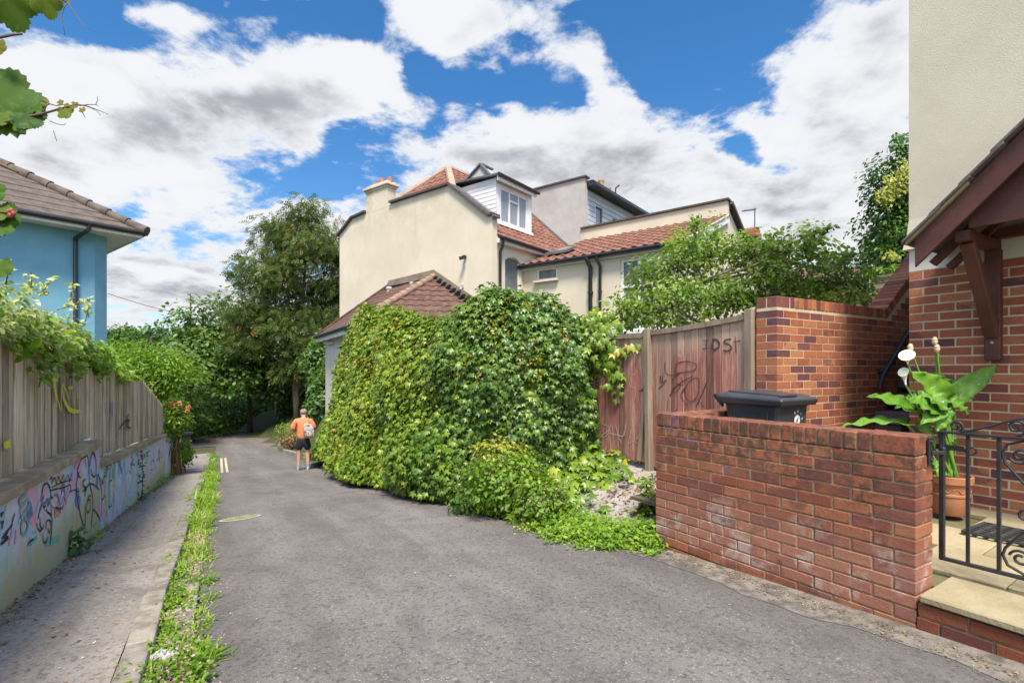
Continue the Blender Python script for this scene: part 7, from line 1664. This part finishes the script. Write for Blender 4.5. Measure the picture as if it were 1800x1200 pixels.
for hnd, sg in ((21, 1), (25, -1)):
    c = V_[hnd][0]
    for i, L in enumerate((.055, .065, .062, .05)):
        k = len(V_); a = c+fw*(.03)+Z3*(.02-.016*i); V_ += [(a, .009), (a+fw*L*.6+rt*sg*.015, .008), (a+fw*L*.7+rt*sg*.045, .007)]; E_ += [(hnd, k), (k, k+1), (k+1, k+2)]
    k = len(V_); V_ += [(c+Z3*.035+fw*.01+rt*sg*.01, .010), (c+Z3*.055+fw*.035+rt*sg*.025, .008)]; E_ += [(hnd, k), (k, k+1)]
skin('body', V_, E_, M['skin'], man)
skin('t_shirt', [(mp(0,.0,.82),(.200,.155)),(mp(0,-.005,1.08),(.195,.15)),(mp(0,.0,1.24),(.205,.15)),(mp(0,.035,1.385),(.16,.125)),(mp(0,.07,1.47),.072),(mp(-.19,.04,1.405),.098),(mp(-.265,.035,1.25),.096),(mp(-.29,.05,1.13),.088),(mp(.19,.04,1.405),.098),(mp(.265,.035,1.25),.096),(mp(.29,.05,1.14),.086)],
     [(0,1),(1,2),(2,3),(3,4),(3,5),(5,6),(6,7),(3,8),(8,9),(9,10)], M['orange'], man)
skin('shorts', [(mp(0,0,1.0),(.18,.145)),(mp(0,0,.85),(.17,.14)),(mp(-.115,.0,.74),(.115,.115)),(mp(-.13,.015,.55),(.112,.11)),(mp(.115,.01,.74),(.115,.115)),(mp(.135,.03,.55),(.112,.11))], [(0,1),(1,2),(2,3),(1,4),(4,5)], M['navy'], man)
mb = MB(); hc = mp(0,.125,1.665)
def fh_(u, v):
    a = u*2*math.pi; e = lerp(-.55, 1.57, v); q = Vector((math.cos(a)*math.cos(e)*.098, math.sin(a)*math.cos(e)*.108, math.sin(e)*.092))
    if math.sin(a) > .1 and e < .35: q *= .80
    return hc+rt*q.x+fw*q.y+Z3*(q.z-.012)
mb.grid(fh_, 28, 12); mb.build('hair', M['hair'], man, smooth=180)
for sg, o_ in ((-1, 0.0), (1, .0)):
    f0 = -.125 if sg < 0 else .125
    mb = MB(); mb.tube([mp(f0,0,.06), mp(f0,0,.17)], [.052,.050], 12); mb.build('sock', M['sock'], man, smooth=60)
    mb = MB(); c = mp(f0*1.04, .05, .0)
    def fsho(u, v):
        a = u*2*math.pi; e = v*math.pi/2; return c+rt*(math.cos(a)*.052*math.cos(e)**.4*(1+.15*math.sin(a)))+fw*(math.sin(a)*.145*math.cos(e)**.4)+Z3*(.005+.085*math.sin(e)*(1-.35*math.sin(a)))
    mb.grid(fsho, 24, 8); mb.build('shoe', M['shoe'], man, smooth=180)
bp_ = thing('backpack', 'grey patterned rucksack slung over the right shoulder of the walking man', 'rucksack', mp(.17,-.2,.98))
m, t = newmat('mottled_rucksack_cloth'); co = t.coords(); col = t.ramp(t.noise(co, 9, 4, .6, .6), [(.36,(.07,.06,.07)),(.46,(.24,.20,.20)),(.55,(.46,.43,.43)),(.66,(.17,.13,.13))]); finish(t, col, .85, t.noise(co, 40, 3), .3, .005); M['pack'] = m
mb = MB()
def fpk(u, v):
    a = u*2*math.pi; e = lerp(-math.pi/2, math.pi/2, v); sg = lambda x, p: math.copysign(abs(x)**p, x)
    zz = sg(math.sin(e), .8); w = 1.0-.22*max(0, zz)-.05*zz*zz; return mp(.165, -.20, 1.14)+(rt*(.155*w*sg(math.cos(a), .7)*abs(math.cos(e))**.35)+fw*(-.085*w*sg(math.sin(a), .7)*abs(math.cos(e))**.35))+Z3*.205*zz+rt*(-.03*zz)
mb.grid(fpk, 28, 16); mb.build('bag', M['pack'], bp_, smooth=180)
mb = MB()
def fpp(u, v):
    a = u*2*math.pi; e = lerp(-1.4, 1.4, v); return mp(.175, -.285, 1.06)+rt*(.10*math.cos(a)*math.cos(e)**.5)+fw*(-.035*math.sin(a)*math.cos(e)**.5)+Z3*.085*math.sin(e)
mb.grid(fpp, 20, 8); mb.build('front_pocket', M['pack'], bp_, smooth=180)
mb = MB(); mb.ribbon([mp(.13,-.14,1.32), mp(.13,-.10,1.42), mp(.135,.0,1.485), mp(.14,.10,1.47), mp(.16,.16,1.35), mp(.2,.14,1.15), mp(.22,.0,1.02)], .05, rt+Z3*.3); mb.build('strap', plain('pale_strap', (.42,.40,.40), (.30,.28,.28), 9, .8), bp_, thick=.008)
mb = MB(); mb.box(mp(-.0,.355,1.165), rt*.038, fw*.005+Z3*.012, Z3*.07-fw*.02); o = mb.build('phone', M['pipe'], bevel=.004); tag(o, 'dark phone held in front of the walking man in the orange T-shirt', 'phone')

# ------------------------------------------------------------------ vine hanging into the picture, top left
def lobed(n=64):
    V, outl = [np.array([0, .30, .03])], []
    for i in range(n):
        a = 2*math.pi*i/n; th = a-math.pi                                # 0 = tip direction
        r = .42+.16*abs(math.cos(2.5*th))**.8*(1 if abs(th) < 2.5 else .6)+(.030 if i % 2 else -.012)
        if abs(th) > 2.85: r *= .45
        V.append(np.array([math.sin(th)*r, .36+math.cos(th)*r*1.08, -.10*(r**2)+.03*math.cos(5*th)]))
    return (np.array(V), [(0, i+1, (i+1) % n+1) for i in range(n)])
LOBED = lobed()
vn = thing('grape_vine', 'grape vine shoots with toothed leaves and tendrils hanging in from the upper left corner', 'vine', (-1.75, .35, .4))
M['vine_stem'] = plain('vine_stem', (.14,.085,.06), (.10,.09,.04), 12, .7)
m, t = newmat('vine_leaf'); co = t.coords(); f = t.attr('tint'); col = t.ramp(f, [(0,(.018,.055,.014)),(.4,(.035,.09,.008)),(.75,(.10,.14,.012)),(1,(.18,.11,.04))])
col = t.mix(t.math('MULTIPLY', t.mr(t.noise(co, 55, 4, .6), .5, .7), .35), col, (.14,.21,.04)); b_ = t.n('ShaderNodeBsdfPrincipled'); t.put(b_.inputs[0], col); b_.inputs['Roughness'].default_value = .6; b_.inputs['Specular IOR Level'].default_value = .15
tr_ = t.n('ShaderNodeBsdfTranslucent'); t.put(tr_.inputs[0], t.mix(1.0, col, (1.3,1.2,.5), 'MULTIPLY')); mx_ = t.n('ShaderNodeMixShader'); mx_.inputs[0].default_value = .2; t.t.links.new(b_.outputs[0], mx_.inputs[1]); t.t.links.new(tr_.outputs[0], mx_.inputs[2]); o_ = t.n('ShaderNodeOutputMaterial'); t.t.links.new(mx_.outputs[0], o_.inputs[0]); M['vine_leaf'] = m
VZ = 1.35
def vstem(pts, r0, r1, nm='stem'):
    mb = MB(); k = len(pts); mb.tube([p if isinstance(p, Vector) else px(*p, VZ) for p in pts], [lerp(r0, r1, i/(k-1)) for i in range(k)], 7); mb.build(nm, M['vine_stem'], vn, smooth=180)
rootv = Vector((-1.75, .35, .38))
vstem([rootv, Vector((-1.9, .7, .75)), (-130, 250), (-40, 228), (0, 217), (45, 206), (75, 200), (110, 190), (135, 184), (150, 186)], .006, .0016)
vstem([rootv+Vector((-.05,0,0)), Vector((-2.0, .8, 1.1)), (-160, 30), (-60, 55), (0, 66), (25, 61), (39, 60)], .006, .0028)
vstem([Vector((-2.0, .8, 1.1)), (-120, -80), (20, -90), (80, -40), (112, 0), (118, 5)], .005, .0015)
vstem([rootv, (-140, 260), (-40, 280), (0, 288), (18, 296), (32, 303)], .005, .003)
vstem([(75, 200), (82, 185), (88, 183)], .0018, .0014); vstem([(88, 183), (78, 178), (66, 170)], .0014, .0008); vstem([(88,183),(100,186),(112,184)], .0014, .001)
for pts in ([(118,5),(112,15),(109,30),(111,45),(114,62)], [(118,3),(128,18),(140,36),(150,48),(157,52)], [(140,186),(155,184),(168,184),(172,176),(171,169)], [(150,186),(160,190),(170,195),(177,203)], [(152,186),(168,192),(180,197),(190,201)], [(168,184),(173,187)], [(88,213),(100,218),(112,220),(116,217)], [(94,230),(97,240),(100,249)], [(140,190),(146,200),(150,207)]): vstem(pts, .0012, .0006, 'tendril')
P, N, T, S_, C_ = [], [], [], [], []
for x, y, tx, ty, s_, c, nn in [(-18,215,6,92,.175,.42,(.3,-.9,.2)),(-10,-40,10,30,.13,.5,(.2,-.9,-.3)),(70,-22,76,10,.075,.72,(.1,-.9,-.3)),(112,-14,118,4,.03,.8,(.1,-1,0)),(38,196,78,232,.072,.15,(.2,-.9,.4)),(44,206,30,228,.045,.7,(.1,-1,.1)),(110,188,124,210,.040,.78,(0,-1,.2)),(125,183,140,190,.022,.9,(0,-1,.3)),(102,182,110,177,.016,.95,(0,-1,.2)),(60,198,62,186,.036,.45,(0,-1,.3)),(-6,90,6,70,.035,.85,(0,-1,0)),(-10,205,20,208,.05,.55,(.1,-.9,.4)),(-16,400,8,352,.085,.4,(.2,-.9,.2)),(-14,372,14,372,.05,.62,(.1,-.9,.4)),(-8,480,4,455,.05,.5,(.2,-.9,.3)),(-12,395,4,400,.055,.45,(.2,-.8,.5)),(-30,330,-2,345,.06,.4,(.2,-.9,.3)),(82,182,66,169,.020,.8,(0,-1,.3)),(144,190,148,202,.016,.9,(0,-1,.3))]:
    a, b = px(x, y, VZ), px(tx, ty, VZ); leaves('leaf', [a], [nn], [b-a], [s_], [c], LOBED, M['vine_leaf'], vn)
vstem([(-140, 260), (-80, 330), (-30, 370), (0, 372), (14, 374)], .004, .0015)
mb = MB()
for x, y in ((16,372),(20,370),(24,375),(18,378)): mb.lathe(px(x, y, VZ), [(.002,-.008),(.006,-.003),(.006,.002),(.002,.007)], 8)
mb.build('red_buds', plain('red_bud', (.35,.08,.06), (.2,.06,.05), 20, .6), vn, smooth=60)
